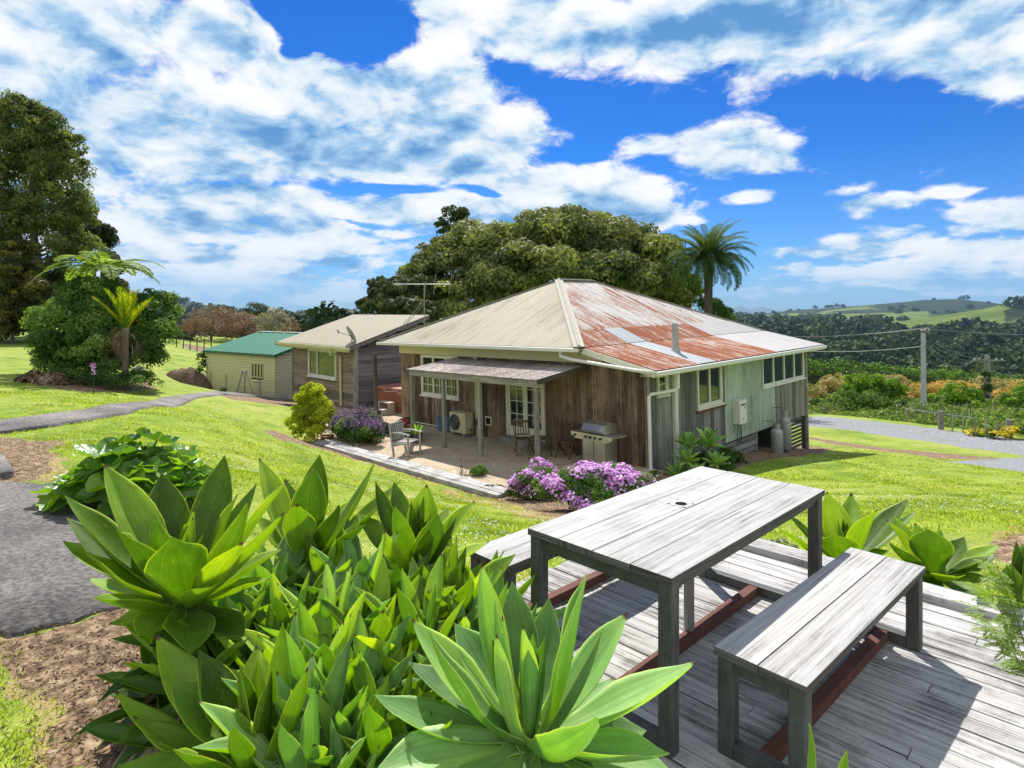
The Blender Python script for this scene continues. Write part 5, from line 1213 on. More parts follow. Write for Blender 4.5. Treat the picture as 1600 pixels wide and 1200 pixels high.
# dish and aerial
dp_ = SM @ Vector((-.05, -.12, 2.46))
t = thing('satellite_dish', 'grey satellite dish on the front corner of the cabin roof', 'satellite dish', T(dp_) @ RZ(rad(-62)))
mb = MB(); mb.tube([(0, 0, -.3), (0, 0, .38)], .02, 8); mb.tube([(0, 0, .3), (0, -.55, .48)], .012, 6); mb.tube([(0, -.55, .44), (0, -.60, .58)], .03, 8); mb.build('mount', M_STEEL, t, True)
mb = MB(); n_ = 20
dpf = [(.0, .0), (.15, .012), (.3, .045), (.40, .085)]
mb.lathe(dpf, 24); mb.lathe([(r, z - .012) for r, z in dpf[::-1]], 24)
mb.build('reflector', M_STEELL, t, True, T(0, .05, .42) @ Matrix.Rotation(rad(-62 - 180), 4, 'X') @ Matrix.Scale(1, 4))
ap = unp(663, 507, 27)
t = thing('television_aerial', 'thin metal television aerial with long boom in front of the broad trees', 'aerial', T(ap) @ Matrix.Scale(1.1, 4))
mb = MB(); mb.tube([(0, 0, -.6), (0, 0, 1.72)], .02, 8); mb.build('mast', M_STEELL, t, True)
mb = MB(); mb.tube([(-1.25, 0, 1.62), (1.08, 0, 1.62)], .02, 8); mb.build('boom', M_STEELL, t, True)
for x, L in ((-.7, .5), (.06, .7), (.42, .95), (1.05, .95)): mb = MB(); mb.beam((x - L * .11, L * .45, 1.62 - L * .42), (x + L * .11, -L * .45, 1.62 + L * .42), .018, .018); mb.build('element', M_STEELL, t)
mb = MB(); mb.tube([(0, 0, 1.0), (-.9, .3, -.02)], .014, 6); mb.tube([(0, 0, .85), (-.8, .3, -.02)], .014, 6); mb.build('brace', M_STEELL, t, True)
# left garden things
lp = GM @ Vector((-1.75, -.7, .12))
t = thing('step_ladder', 'aluminium step ladder standing open before the garage window', 'ladder', T(lp) @ RZ(rad(-25)))
for x0, x1 in ((-.28, -.12), (.28, .12)): mb = MB(); mb.beam((x0, -.3, 0), (x1, 0, 1.3), .03, .07, up=(0, 1, 0)); mb.build('side_rail', M_STEELL, t)
for i in range(5):
    k = (i + .7) / 5.2; w_ = .28 - .16 * k; mb = MB(); mb.box((-w_, -.3 + .3 * k - .05, 1.3 * k - .02), (w_, -.3 + .3 * k + .05, 1.3 * k)); mb.build('tread', M_STEELL, t)
mb = MB(); mb.beam((-.26, .35, 0), (-.12, .02, 1.3), .025, .025); mb.beam((.26, .35, 0), (.12, .02, 1.3), .025, .025); mb.box((-.15, -.1, 1.3), (.15, .08, 1.33)); mb.build('rear_frame', M_STEELL, t)
for x, a in ((-5.0, .08), (-3.35, 0)):
    o = MB().tube([(0, 0, -.1), (a, 0, 1.05)], .02, 6).build('garden_stake', M_DARKW, None, True); p = GM @ Vector((x, -.8, .1)); o.location = p
    tag(o, 'leaning dark stake in front of the garage wall' if a else 'upright dark stake in front of the garage wall', 'stake')
    t = thing('seedling', 'small green plant at the foot of the leaning stake' if a else 'small green plant at the foot of the upright stake', 'plant', T(p + Vector((-.15, 0, 0)))); crown('foliage', [(0, 0, .1, .28, .2, .18)], 250, .09, G_SHRUB, t, 9)
p = GM @ Vector((-.65, -.5, 0)); o = MB().box((-.05, -.05, 0), (.05, .05, 1.0)).box((-.3, -.03, .8), (.12, .03, .86)).build('gate_post', M_POST); o.location = p; tag(o, 'short grey timber post with a cross piece at the garage corner', 'post')
t = thing('wall_climber', 'dark green climber on the far left end of the garage', 'plant', T(GM @ Vector((-7.0, -.1, .3)))); crown('foliage', [(0, 0, .9, .3, .3, .8), (-.1, 0, 1.6, .3, .3, .4)], 700, .13, G_MID, t, 12)
# cut earth bank beside the garage
b0 = site(300, 603); 
def mound(name, lab, c, rx, ry, h, mat, seed, cat, kind=None):
    n, m = 28, 10; V = []; rg = np.random.default_rng(seed)
    for j in range(m + 1):
        for i in range(n):
            a = 2 * math.pi * i / n; r = j / m; x, y = c.x + rx * r * math.cos(a), c.y + ry * r * math.sin(a)
            z = h1(x, y) + h * (1 - r ** 2) * (.75 + .5 * float(vnoise(np.array([x * 5]), np.array([y * 5]), seed)[0])) - .04 * r; V.append((x - c.x, y - c.y, z - c.z))
    Fc = [(j * n + i, (j + 1) * n + i, (j + 1) * n + (i + 1) % n, j * n + (i + 1) % n) for j in range(m) for i in range(n)]
    o = npmesh(name, V, Fc, mat, None, smooth=True); o.location = c; return tag(o, lab, cat, None, kind)
M_EARTH = stone('brown_earth', [(.35, (.05, .028, .016)), (.5, (.14, .085, .05)), (.65, (.26, .18, .12))], 5, .9)
mound('earth_bank', 'dark cut bank of brown earth and roots left of the garage', site(302, 600), 1.6, 1.0, .85, M_EARTH, 3, 'earth bank')
c = site(62, 598); t = thing('leaf_heap', 'heap of dry brown leaves at the left end of the garden bed', 'leaf heap', T(c)); crown('leaves', [(0, 0, 0, .9, .5, .28), (.4, 0, 0, .5, .4, .3)], 1800, .16, M_DEAD, t, 15)
# ------------------------------------------------------------------ trees and shrubs, middle distance
def pxl(c0, Z, L):
    """lumps given as (px, py, depth offset, rx px, ry px[, rz m]) -> local lumps about point c0"""
    out = []
    for (x, y, dz, rx, ry) in L:
        p = unp(x, y, Z + dz); q = p - c0; k = (Z + dz) / F
        out.append((q.x, q.y, q.z, rx * k, rx * k * .9, ry * k))
    return out
c = gat(840, 50); c.z = -4
tree('broad_tree', 'huge domed olive green tree spreading behind the farm house', 'tree', T(c), pxl(c, 50, [(870, 385, 0, 120, 52), (760, 400, -1, 100, 50), (960, 400, 0, 105, 52), (700, 430, -2, 70, 48), (1020, 420, 1, 70, 45), (830, 430, -5, 110, 42), (950, 440, -4, 100, 40), (1060, 455, 0, 45, 35), (680, 470, -3, 60, 40), (880, 360, 2, 90, 28), (790, 450, -6, 70, 30), (1040, 480, -1, 60, 25), (720, 475, -5, 80, 40), (820, 480, -2, 90, 40), (920, 470, -2, 90, 40), (1010, 455, -3, 70, 36), (660, 450, -2, 50, 36), (700, 400, -1, 50, 32), (870, 425, -4, 80, 40)]),
     150000, .32, G_POH, 61, ((0, 0, 0), (0, 0, 7), .7), M_BARKD, sub=34, subr=.27, fold=.15, asp=.62, inner=.3)
c = gat(620, 44); c.z = -3.2
tree('side_tree', 'lower rounded dark green tree at the left end of the great dome', 'tree', T(c), pxl(c, 44, [(620, 465, 0, 48, 30), (592, 480, -1, 36, 24), (655, 458, 1, 45, 30), (600, 452, 1, 28, 20), (640, 490, -2, 55, 20)]), 24000, .30, G_POH2, 62, ((0, 0, 0), (0, 0, 3.5), .3), sub=24, subr=.3, asp=.6, inner=.3)
c = gat(706, 58); c.z = -4
tree('gum_tree', 'sparse gum tree top poking above the left of the great dome', 'tree', T(c), pxl(c, 58, [(706, 340, 0, 30, 16), (690, 350, 0, 14, 10), (722, 348, 0, 14, 10), (706, 362, 0, 22, 8)]), 2600, .34, G_DARK, 63, ((0, 0, 0), (.2, 0, 10.5), .3), sub=12, subr=.36, asp=.4)
c = gat(975, 44); c.z = -1
t = thing('climbing_vine', 'fresh light green vine draped over the front of the great dome above the roof', 'vine', T(c)); crown('foliage', pxl(c, 44, [(925, 420, 0, 28, 14), (955, 432, 0, 25, 14), (985, 445, 0, 25, 12), (940, 412, 0, 18, 8)]), 4200, .20, G_SHRUB, t, 64, sub=14, subr=.32)
def palm(M, H_, n, L, seed, lab):
    t = thing('date_palm', lab, 'palm', M); rg = random.Random(seed); mb = MB()
    mb.tube([(0, 0, 0), (0, 0, H_ * .4), (.05, 0, H_ * .8), (.05, 0, H_)], [.34, .27, .28, .42], 14); mb.build('trunk', M_BARKD, t, True)
    V = []; R_ = []; mb = MB()
    for i in range(n):
        f = i / n; az = i * 2.39996; el = rad(82 - 110 * f ** .9 + rg.uniform(-6, 6))
        v, r_, pts = frond_arrays((.05 + math.cos(az) * .2, math.sin(az) * .2, H_ + .05), az, el, L * rg.uniform(.85, 1.05), rad(30 + 28 * math.cos(el)), 60, .42, .05, rad(50), rg, .12, .5, (.0, .5) if f > .3 else (.3, .95)); V += v; R_ += r_
        mb.tube([tuple(p) for p in pts[::3]], [.035, .028, .02, .012, .006], 4)
    npmesh('fronds', V, np.arange(len(V)).reshape(-1, 4), G_PALM, t, R_); mb.build('frond_ribs', G_PALM, t)
c = gat(1100, 42); zt = unp(1108, 408, 42).z
palm(T(unp(1106, 404, 42).x, 42, zt - 8.3), 8.5, 90, 3.15, 5, 'tall date palm with arching dark fronds right of the great dome')
c = gat(1125, 46); t = tree('small_tree', 'low yellow green tree at the foot of the date palm', 'tree', T(c), pxl(c, 46, [(1105, 482, 0, 26, 16), (1125, 500, 0, 30, 18)]), 3500, .2, G_MID, 66)
# left side trees
c = gat(50, 46)
tree('tall_tree', 'tall dense evergreen tree with many upright stems at the left edge', 'tree', T(c), pxl(c, 46, [(75, 215, 0, 38, 50), (20, 190, 0, 50, 45), (95, 290, 0, 48, 60), (30, 300, 0, 70, 80), (-20, 260, 1, 60, 90), (60, 390, 0, 75, 70), (120, 400, 1, 45, 45), (0, 420, 0, 60, 70), (60, 250, 0, 60, 60), (80, 340, 0, 60, 60), (10, 350, 0, 60, 60), (40, 200, 0, 50, 45), (30, 460, 0, 60, 40), (90, 450, 0, 55, 45), (105, 240, 0, 30, 45), (60, 485, 0, 70, 35), (110, 470, 0, 45, 35), (130, 340, 0, 24, 40)]), 100000, .25, G_TALL, 71, ((.3, 0, -.3), (.2, 0, 11), .35), M_BARK, sub=40, subr=.26, asp=.45, inner=.22)
mb = MB(); rg = random.Random(4)
c = gat(150, 52)
tree('round_tree', 'dark tree behind the tree fern, right of the tall evergreen', 'tree', T(c), pxl(c, 52, [(145, 380, 0, 35, 38), (120, 350, 0, 30, 28), (165, 420, 0, 28, 30), (150, 460, 0, 45, 40)]), 24000, .30, G_POH2, 72, sub=20, subr=.3)
c = gat(20, 40)
tree('yellow_tree', 'lower bushy tree with yellowish leaves at the left edge', 'tree', T(c), pxl(c, 40, [(15, 440, 0, 45, 40), (0, 480, 0, 50, 28), (50, 470, 0, 35, 35), (30, 400, 1, 30, 30), (20, 500, 0, 50, 24), (55, 495, 0, 35, 24), (-20, 500, 0, 50, 30), (10, 520, 0, 50, 16), (50, 515, 0, 30, 16)]), 30000, .22, foliage('leaf_yellowish', [(0, (.02, .035, .01)), (.5, (.07, .08, .015)), (1, (.26, .22, .03))], .3), 73, sub=20, subr=.3)
c = site(150, 597)
tree('garden_shrub_tree', 'wide leafy garden shrub with pale new leaves behind the nikau palm', 'shrub', T(c), pxl(c, c.y + .5, [(110, 520, 0, 62, 55), (170, 500, .3, 62, 50), (225, 520, 0, 55, 52), (150, 460, .3, 50, 24), (90, 500, 0, 50, 30), (240, 480, .4, 38, 28), (80, 560, 0, 38, 28), (180, 565, .3, 60, 25), (120, 570, 0, 55, 30), (215, 565, .2, 45, 30), (160, 545, -.2, 60, 40)]), 100000, .12, G_SHRUB, 74, ((0, 0, -.1), (0, .2, 1.6), .08), sub=26, subr=.34, fold=.15, asp=.55, inner=.3)
# tree fern
c = gat(158, 24); top = unp(160, 420, 24)
t = thing('tree_fern', 'tree fern with flat arching lime green fronds above the garden shrub', 'tree fern', T(c)); hh = top.z - c.z; rg = random.Random(5)
MB().tube([(0, 0, -.1), (top.x - c.x, 0, hh * .6), (top.x - c.x, 0, hh)], [.10, .08, .07], 10).build('trunk', M_BARKD, t, True)
V = []; R_ = []; mb = MB()
for i in range(15):
    az = i * 2.39996 + .3; v, r_, pts = frond_arrays((top.x - c.x, 0, hh), az, rad(rg.uniform(14, 42)), rg.uniform(1.9, 2.6), rad(50), 48, .48, .085, rad(75), rg, .12, .05, (.2, 1)); V += v; R_ += r_; mb.tube([tuple(p) for p in pts[::3]], [.025, .018, .014, .01, .005], 4)
npmesh('fronds', V, np.arange(len(V)).reshape(-1, 4), G_FERN, t, R_); mb.build('frond_ribs', G_FERN, t)
# nikau palm
c = site(196, 607); Zn = c.y; zt = unp(196, 512, Zn).z - c.z
t = thing('nikau_palm', 'young palm with upright yellow green fronds and a shaggy skirt, in the round bed', 'palm', T(c)); rg = random.Random(9)
MB().tube([(0, 0, -.05), (0, 0, zt * .35), (.02, 0, zt * .7), (.02, 0, zt)], [.13, .10, .09, .14], 12).build('trunk', M_BARK, t, True)
V = []; R_ = []; mb = MB()
for i in range(14):
    az = i * 2.39996; el = rad(86 - 38 * (i / 14) + rg.uniform(-4, 4)); v, r_, pts = frond_arrays((.02, 0, zt - .1), az, el, rg.uniform(1.35, 1.75), rad(10), 40, .42, .035, rad(33), rg, .05, .3, (.3 + .5 * (i % 3 == 0), 1)); V += v; R_ += r_; mb.tube([tuple(p) for p in pts[::3]], [.035, .028, .02, .014, .006], 5)
npmesh('fronds', V, np.arange(len(V)).reshape(-1, 4), G_NIKAU, t, R_); mb.build('frond_ribs', G_NIKAU, t)
V = []; R_ = []
for i in range(26):
    az = rg.uniform(0, 6.28); v, r_, pts = frond_arrays((0, 0, zt * rg.uniform(.75, 1.0)), az, rad(rg.uniform(-10, 25)), rg.uniform(.8, 1.3), rad(120), 14, .35, .03, rad(25), rg, .5, 0, (0, 1)); V += v; R_ += r_
npmesh('dead_fronds', V, np.arange(len(V)).reshape(-1, 4), M_DEAD, t, R_)
c = site(150, 604); flowerbush('ground_cover', 'low spreading dark plants covering the round garden bed', T(c), pxl(c, c.y, [(110, 592, 0, 40, 12), (160, 596, 0, 50, 14), (210, 598, 0, 40, 14), (228, 594, 0, 16, 14)]), 7000, .08, G_MID, G_LILAC, 50, .05, 75, 'plants')
flowerbush('daisy_clump', 'white flower clump right of the nikau palm trunk', site(216, 592), [(0, 0, .25, .28, .25, .3)], 900, .08, G_SHRUB, G_PETW, 130, .08, 76, 'flower')
t = thing('foxglove', 'single pink foxglove spike in front of the garden shrub', 'flower', gat(146, 18.3)); rgn = np.random.default_rng(4); P = np.stack([rgn.normal(0, .03, 60), rgn.normal(0, .03, 60), rgn.uniform(.65, 1.0, 60)], 1); V, Fc = leafquads(P, np.tile([0, -1., 0], (60, 1)), .045, .8, .5, rgn); npmesh('flowers', V, Fc, G_PURPLE, t, rgn.random(60)); MB().tube([(0, 0, 0), (0, 0, 1.1)], .01, 5).build('stem', G_MID, t)
# beyond the garage
for (x, y, Z, rx, ry, m_, n_, sd, kind, lab) in ((330, 508, 62, 50, 26, G_RED, 5000, 81, 'blossom_tree', 'wide bare looking reddish tree behind the garage roof, leftmost of the pair'), (378, 512, 66, 38, 22, G_RED, 3800, 82, 'blossom_tree', 'smaller reddish tree between the wide reddish one and the white barked one'), (425, 503, 58, 30, 22, G_WHITE, 3200, 83, 'pale_tree', 'whitish grey twiggy tree above the green garage roof'),
        (402, 487, 75, 24, 14, G_DARK, 2600, 84, 'dark_tree', 'dark green rounded tree behind the whitish twiggy tree'), (350, 485, 90, 18, 8, G_DARK, 1500, 85, 'dark_tree', 'small dark tree crown above the wide reddish tree'), (445, 512, 70, 26, 16, G_RED, 1800, 86, 'blossom_tree', 'reddish brown tree peeping above the cabin roof edge')):
    c = gat(x, Z); tree(kind, lab, 'tree', T(c), pxl(c, Z, [(x, y, 0, rx, ry), (x - rx * .45, y + ry * .3, 0, rx * .6, ry * .75), (x + rx * .45, y + ry * .35, 0, rx * .6, ry * .7), (x, y + ry * .6, -1, rx * .8, ry * .6)]), n_, .24, m_, sd, ((0, 0, -.3), (0, 0, max(.6, unp(x, y, Z).z - c.z)), .14), sub=18, subr=.34, asp=.35, inner=.3)
c = gat(300, 60); t = thing('low_hedge', 'dark clipped hedge line beyond the lawn, left of the garage', 'hedge', T(c)); crown('foliage', pxl(c, 60, [(275, 538, 0, 12, 16), (290, 532, 0, 16, 12)]), 1200, .25, G_DARK, t, 88)
mb = MB()
f0, f1 = gat(276, 52), gat(330, 50); t = thing('wire_fence', 'thin post and wire fence across the field left of the garage', 'fence', T(f0))
for i in range(6): p = f0.lerp(f1, i / 5) - f0; m2 = MB(); m2.box((p.x - .03, p.y - .03, h1(*(f0 + p)[:2]) - f0.z - .1), (p.x + .03, p.y + .03, h1(*(f0 + p)[:2]) - f0.z + 1.2)); m2.build('post', M_DARKW, t)
for z in (.4, .75, 1.1): mb.tube([(0, 0, z), (f1.x - f0.x, f1.y - f0.y, z + f1.z - f0.z)], .012, 4)
mb.build('wire', M_STEELL, t)
# ------------------------------------------------------------------ right side: shrubs, hedge, poles
BUSH = [(1270, 610, 47, 28, 24, 'P'), (1310, 592, 52, 34, 18, 'P'), (1340, 605, 50, 26, 16, 'O'), (1275, 640, 42, 24, 14, 'D'), (1322, 632, 41, 34, 24, 'G'), (1365, 636, 40.5, 36, 26, 'G'), (1255, 625, 45, 18, 22, 'P'),
        (1335, 600, 45, 24, 22, 'H'), (1360, 596, 46, 24, 20, 'H'), (1392, 608, 46, 24, 22, 'H'), (1405, 640, 40, 24, 18, 'G'), (1425, 612, 50, 26, 18, 'O'), (1450, 600, 54, 30, 14, 'O'), (1490, 598, 56, 32, 14, 'O'), (1515, 604, 54, 30, 13, 'O'),
        (1462, 630, 44, 24, 20, 'H'), (1500, 618, 43, 34, 30, 'H'), (1522, 636, 42, 26, 20, 'H'), (1548, 592, 60, 26, 15, 'P'), (1575, 612, 52, 26, 15, 'O'), (1560, 632, 44, 18, 14, 'H'), (1595, 628, 42, 30, 34, 'H'), (1640, 620, 42, 40, 40, 'H'), (1592, 660, 37, 24, 12, 'G'), (1475, 650, 38, 20, 10, 'G'), (1445, 655, 37, 20, 9, 'G'), (1425, 655, 37, 14, 8, 'G'), (1290, 655, 38.5, 22, 10, 'G'), (1600, 597, 66, 30, 14, 'O'), (1400, 590, 58, 26, 14, 'P')]
G_HEDGEB = foliage('leaf_feathery', [(0, (.05, .13, .012)), (.5, (.12, .25, .02)), (1, (.28, .42, .04))], .4)
NMB = {'P': ('pink_tipped_shrub', G_PINKISH, 'pink tipped avocado bush'), 'O': ('orange_shrub', G_ORANGE, 'orange leaved bush'), 'G': ('green_shrub', G_SHRUB, 'mid green bush'), 'H': ('bright_shrub', G_HEDGEB, 'feathery bright green bush'), 'D': ('dark_shrub', G_MID, 'dark green bush')}
WHERE = ['between the house corner and the hedge', 'just under the left stretch of the hedge', 'below the hedge, left of the power pole, warm coloured', 'at the roadside beside the house corner', 'on the roadside bank, second from the house', 'rounded one on the roadside bank midway to the power pole', 'half hidden by the corner post of the house',
         'tallest of the trio between the house and the pole', 'middle one of the trio between the house and the pole', 'rightmost of the trio left of the power pole', 'on the road verge left of the rail fence', 'immediately left of the concrete pole', 'immediately right of the concrete pole, in front of the hedge', 'in the middle of the warm row between the two poles', 'at the right end of the warm row before the timber pole',
         'small one at the foot of the concrete pole', 'largest, standing between the two poles', 'lower right neighbour of the largest one between the poles', 'dark pink one rising against the hedge behind the timber pole', 'right of the timber pole, warm coloured', 'small one right beside the timber pole', 'large one at the right edge of the view', 'beyond the right edge of the view', 'low grey green one by the road at the right edge', 'low one behind the rail fence, in its middle', 'low one at the left end of the rail fence', 'smallest one left of the rail fence', 'low one on the verge opposite the house corner', 'far right one close under the hedge', 'close under the hedge left of the concrete pole']
for i, (x, y, Z, rx, ry, k) in enumerate(BUSH):
    if k in 'OP': y += 8; ry *= .72
    if k == 'G': y += 3
    if k == 'H': y += 3; ry *= .85
    c = gat(x, Z); nm, mt, lb = NMB[k]; L = [(x, y, 0, rx, ry), (x - rx * .4, y + ry * .4, -.3, rx * .65, ry * .7), (x + rx * .42, y + ry * .35, .3, rx * .6, ry * .7), (x, y + ry * .9, 0, rx * .85, ry * .6)]
    t = tree(nm, lb + ' ' + WHERE[i], 'bush', T(c), pxl(c, Z, L), int(1500 + rx * ry * 3.2), .19 if k in 'OPH' else .16, mt, 100 + i, ((0, 0, -.2), (0, 0, max(.5, unp(x, y, Z).z - c.z)), .06), group='bushes between the gravel road and the hedge', sub=18, subr=.32)
# long hedge
def hedge(P, w, name, lab, n, size, mat, seed):
    c0 = Vector(P[0][0]); t = thing(name, lab, 'hedge', T(c0)); rng = np.random.default_rng(seed); L = []
    for (a, ha), (b, hb) in zip(P, P[1:]):
        m = int((Vector(b) - Vector(a)).length / 1.6)
        for i in range(m):
            k = i / m; p = Vector(a).lerp(Vector(b), k) - c0; hh = ha + (hb - ha) * k
            L.append((p.x + rng.normal(0, .25), p.y + rng.normal(0, .25), p.z + hh * .72, w, w, hh * .32 * rng.uniform(.85, 1.1))); L.append((p.x, p.y, p.z + hh * .35, w * 1.05, w, hh * .4))
    crown('foliage', L, n, size, mat, t, seed, sub=9, subr=.5)
    V = []; Fc = []
    for j, (a, ha) in enumerate(P):
        q = Vector(a) - c0
        for (dx, dz) in ((-.2, 0), (-.2, .82), (.2, .82), (.2, 0)): V.append((q.x + dx * w, q.y + dx * w * 3.2, q.z + dz * ha))
    for j in range(len(P) - 1):
        for k in range(4): Fc.append((4 * j + k, 4 * j + (k + 1) % 4, 4 * j + 4 + (k + 1) % 4, 4 * j + 4 + k))
    npmesh('shade_core', V, Fc, M_BARKD, t)  # solid dark prism added inside so the hedge face shadows itself
Hp = []
for px, Z, yt in ((1225, 56, 560), (1300, 62, 566), (1360, 66, 571), (1380, 64, 572), (1480, 74, 580), (1560, 84, 588), (1680, 100, 596)):
    c = gat(px, Z); c.z = min(c.z, unp(px, yt, Z).z - 3.2); Hp.append((c, unp(px, yt, Z).z - c.z))
hedge(Hp, 1.5, 'hedge', 'long tall clipped green shelter hedge in front of the dark bush valley', 52000, .24, G_HEDGE, 91)
# power poles
M_CPOLE = paint('pole_concrete', (.42, .43, .44), .8, .1, (.2, .2, .2), .3)
Zp = 41.5; zt = unp(1443, 514, Zp).z; zb = h1((1443 - CX) * Zp / F, Zp); xp = (1443 - CX) * Zp / F
t = thing('power_pole', 'pale square concrete power pole standing among the bushes', 'power pole', T(xp, Zp, zb)); hh = zt - zb
mb = MB(); n0 = len(mb.v); mb.prism([(-.15, -.12, -.5), (.15, -.12, -.5), (.10, -.08, hh), (-.10, -.08, hh)], (0, .2, 0)); mb.build('shaft', M_CPOLE, t)
mb = MB(); mb.box((-.28, -.2, hh - .24), (.28, -.125, hh - .12)); mb.build('crossarm', M_POST, t)
for x in (-.24, 0, .24): MB().lathe([(.03, 0), (.05, .04), (.03, .07), (.045, .1), (.01, .13)], 8, (x, -.16, hh - .12)).build('insulator', M_WHITE, t)
Zq = 43; xq = (1541 - CX) * Zq / F; zq = h1(xq, Zq); zqt = unp(1541, 554, Zq).z; hq = zqt - zq
t = thing('timber_pole', 'timber service pole with crossarm and vine climbing its lower half', 'power pole', T(xq, Zq, zq))
MB().tube([(0, 0, -.3), (0, 0, hq)], [.16, .12], 10).build('shaft', M_POST, t, True)
MB().box((-1.05, -.2, hq - .46), (1.15, -.1, hq - .36)).build('crossarm', M_POST, t)
for x in (-.95, -.6, .6, 1.0): MB().lathe([(.03, 0), (.06, .05), (.03, .12)], 8, (x, -.15, hq - .36)).build('insulator', M_WHITE, t)
MB().tube([(.25, -.05, hq * .2), (.2, 0, hq - .1)], .05, 6).build('conduit', M_STEELL, t, True)
crown('vine', [(0, 0, 1.0, .28, .28, 1.1), (0, 0, 2.2, .24, .24, .8)], 1400, .14, G_MID, t, 95)
def wire(name, lab, a, b, sag, r=.02):
    a, b = Vector(a), Vector(b); pts = [a.lerp(b, i / 16) + Vector((0, 0, -4 * sag * (i / 16) * (1 - i / 16))) for i in range(17)]
    o = MB().tube([p - a for p in pts], r, 5).build(name, M_STEELL); o.location = a; return tag(o, lab, 'wire', 'overhead wires on the power poles')
pt = Vector((xp, Zp - .2, zt + .02)); pm = Vector((xp, Zp - .25, unp(1443, 540, Zp).z))
for k, (dx, s_) in enumerate(((-.24, 0), (.24, 1))):
    wire('overhead_wire', ('front', 'rear')[k] + ' strand of the top line crossing from behind the house roof to the concrete pole', unp(1225, 526, 50 + k * 2), pt + Vector((dx, 0, .05)), .2, .014)
    wire('overhead_wire', ('front', 'rear')[k] + ' strand of the top line leaving the concrete pole to the right', pt + Vector((dx, 0, 0)), unp(1720, 521, 50 + k * 2), .25, .014)
wire('overhead_wire', 'lower thick cable from behind the house eave to the concrete pole', unp(1240, 547, 48), pm, .25, .03)
qt = Vector((xq, Zq - .15, zqt - .34))
for k in range(4): wire('overhead_wire', 'sagging service cable between the two poles, %s of four' % ('lowest', 'second lowest', 'second highest', 'highest')[k], pm + Vector((.1 * k, 0, .12 * k)), qt + Vector(((-.95, -.6, -.3, 0)[k], 0, 0)), .9 - .2 * k, .018)
g0 = unp(1547, 632, Zq); wire('guy_wire', 'diagonal guy wire from the vine covered pole down to the ground', g0, gat(1579, 39), 0, .025)
# rail fence by the road
fp = [site(x, y) for x, y in ((1416, 659), (1470, 671), (1577, 684))]
t = thing('rail_fence', 'low road side fence of posts and one pale rail below the concrete pole', 'fence', T(fp[0]))
for p, r_, h_ in ((fp[0], .05, .75), (fp[1], .13, .95), (fp[2], .13, .85)): q = p - fp[0]; MB().tube([(q.x, q.y, q.z - .2), (q.x, q.y, q.z + h_)], r_, 8).build('post', M_POST, t, True)
for x, y in ((1488, 673), (1505, 676), (1522, 680), (1540, 683), (1558, 686)): q = site(x, y) - fp[0]; MB().tube([(q.x, q.y, q.z - .2), (q.x, q.y, q.z + .85)], .035, 6).build('post', M_POST, t, True)
a = Vector((0, 0, .72)); b = unp(1520, 653, fp[1].y + .5) - fp[0]; MB().tube([a, b], .03, 6).build('rail', M_STEELL, t, True)
for k in range(12):
    x = 1405 + k * 10 + (k * 37 % 7); q = site(x, 655 + (k * 13 % 6)); h_ = .8 + (k * 29 % 7) * .1
    if k < 9: pass
    o = MB().tube([(0, 0, -.1), (.03 * ((k % 3) - 1), 0, h_)], .03, 5).build('vine_stake', M_POST, None, True); o.location = q; tag(o, 'thin grey stake in the overgrown plot behind the rail fence', 'stake', 'thin stakes behind the rail fence')
def undergrowth():
    rng = np.random.default_rng(12); n = 60000; Zs_ = rng.uniform(30, 62, n); pxs_ = rng.uniform(1215, 1760, n)
    x = (pxs_ - CX) * Zs_ / F; z = height(x, Zs_); py_ = HY - (z - EYE) / Zs_ * F; road = np.interp(pxs_, [1215, 1290, 1420, 1600, 1760], [649, 648, 661, 684, 708])
    k = (py_ < road - 1.5); x, Y_, z = x[k], Zs_[k], z[k]; hh = np.clip(fbm(x / 1.7, Y_ / 1.7, 3, 4) * 1.5 - .35, .08, 1.2) * np.clip((road[k] - py_[k]) / 8, .25, 1)
    P = np.stack([x, Y_, z + hh * rng.uniform(.1, 1, len(x))], 1); V, Fc = leafquads(P, np.tile([0, -.4, 1.0], (len(P), 1)), .22, .5, .7, rng, .1)
    m = foliage('weed_leaf', [(0, (.05, .10, .015)), (.5, (.12, .22, .03)), (.8, (.24, .33, .06)), (.93, (.30, .26, .14)), (1, (.40, .34, .08))], .35)
    tag(npmesh('undergrowth', V, Fc, m, None, rng.random(len(P))), 'tangled weeds and seedlings between the gravel road and the bushes', 'undergrowth', kind='stuff')
undergrowth()
c = site(1595, 686); flowerbush('yellow_flower_patch', 'patch of small yellow flowers beside the road at the right edge', T(c), pxl(c, c.y, [(1590, 678, 0, 22, 8), (1560, 682, 0, 20, 5), (1530, 680, 1, 20, 4)]), 2500, .09, G_MID, G_YELF, 600, .10, 96, 'flower')
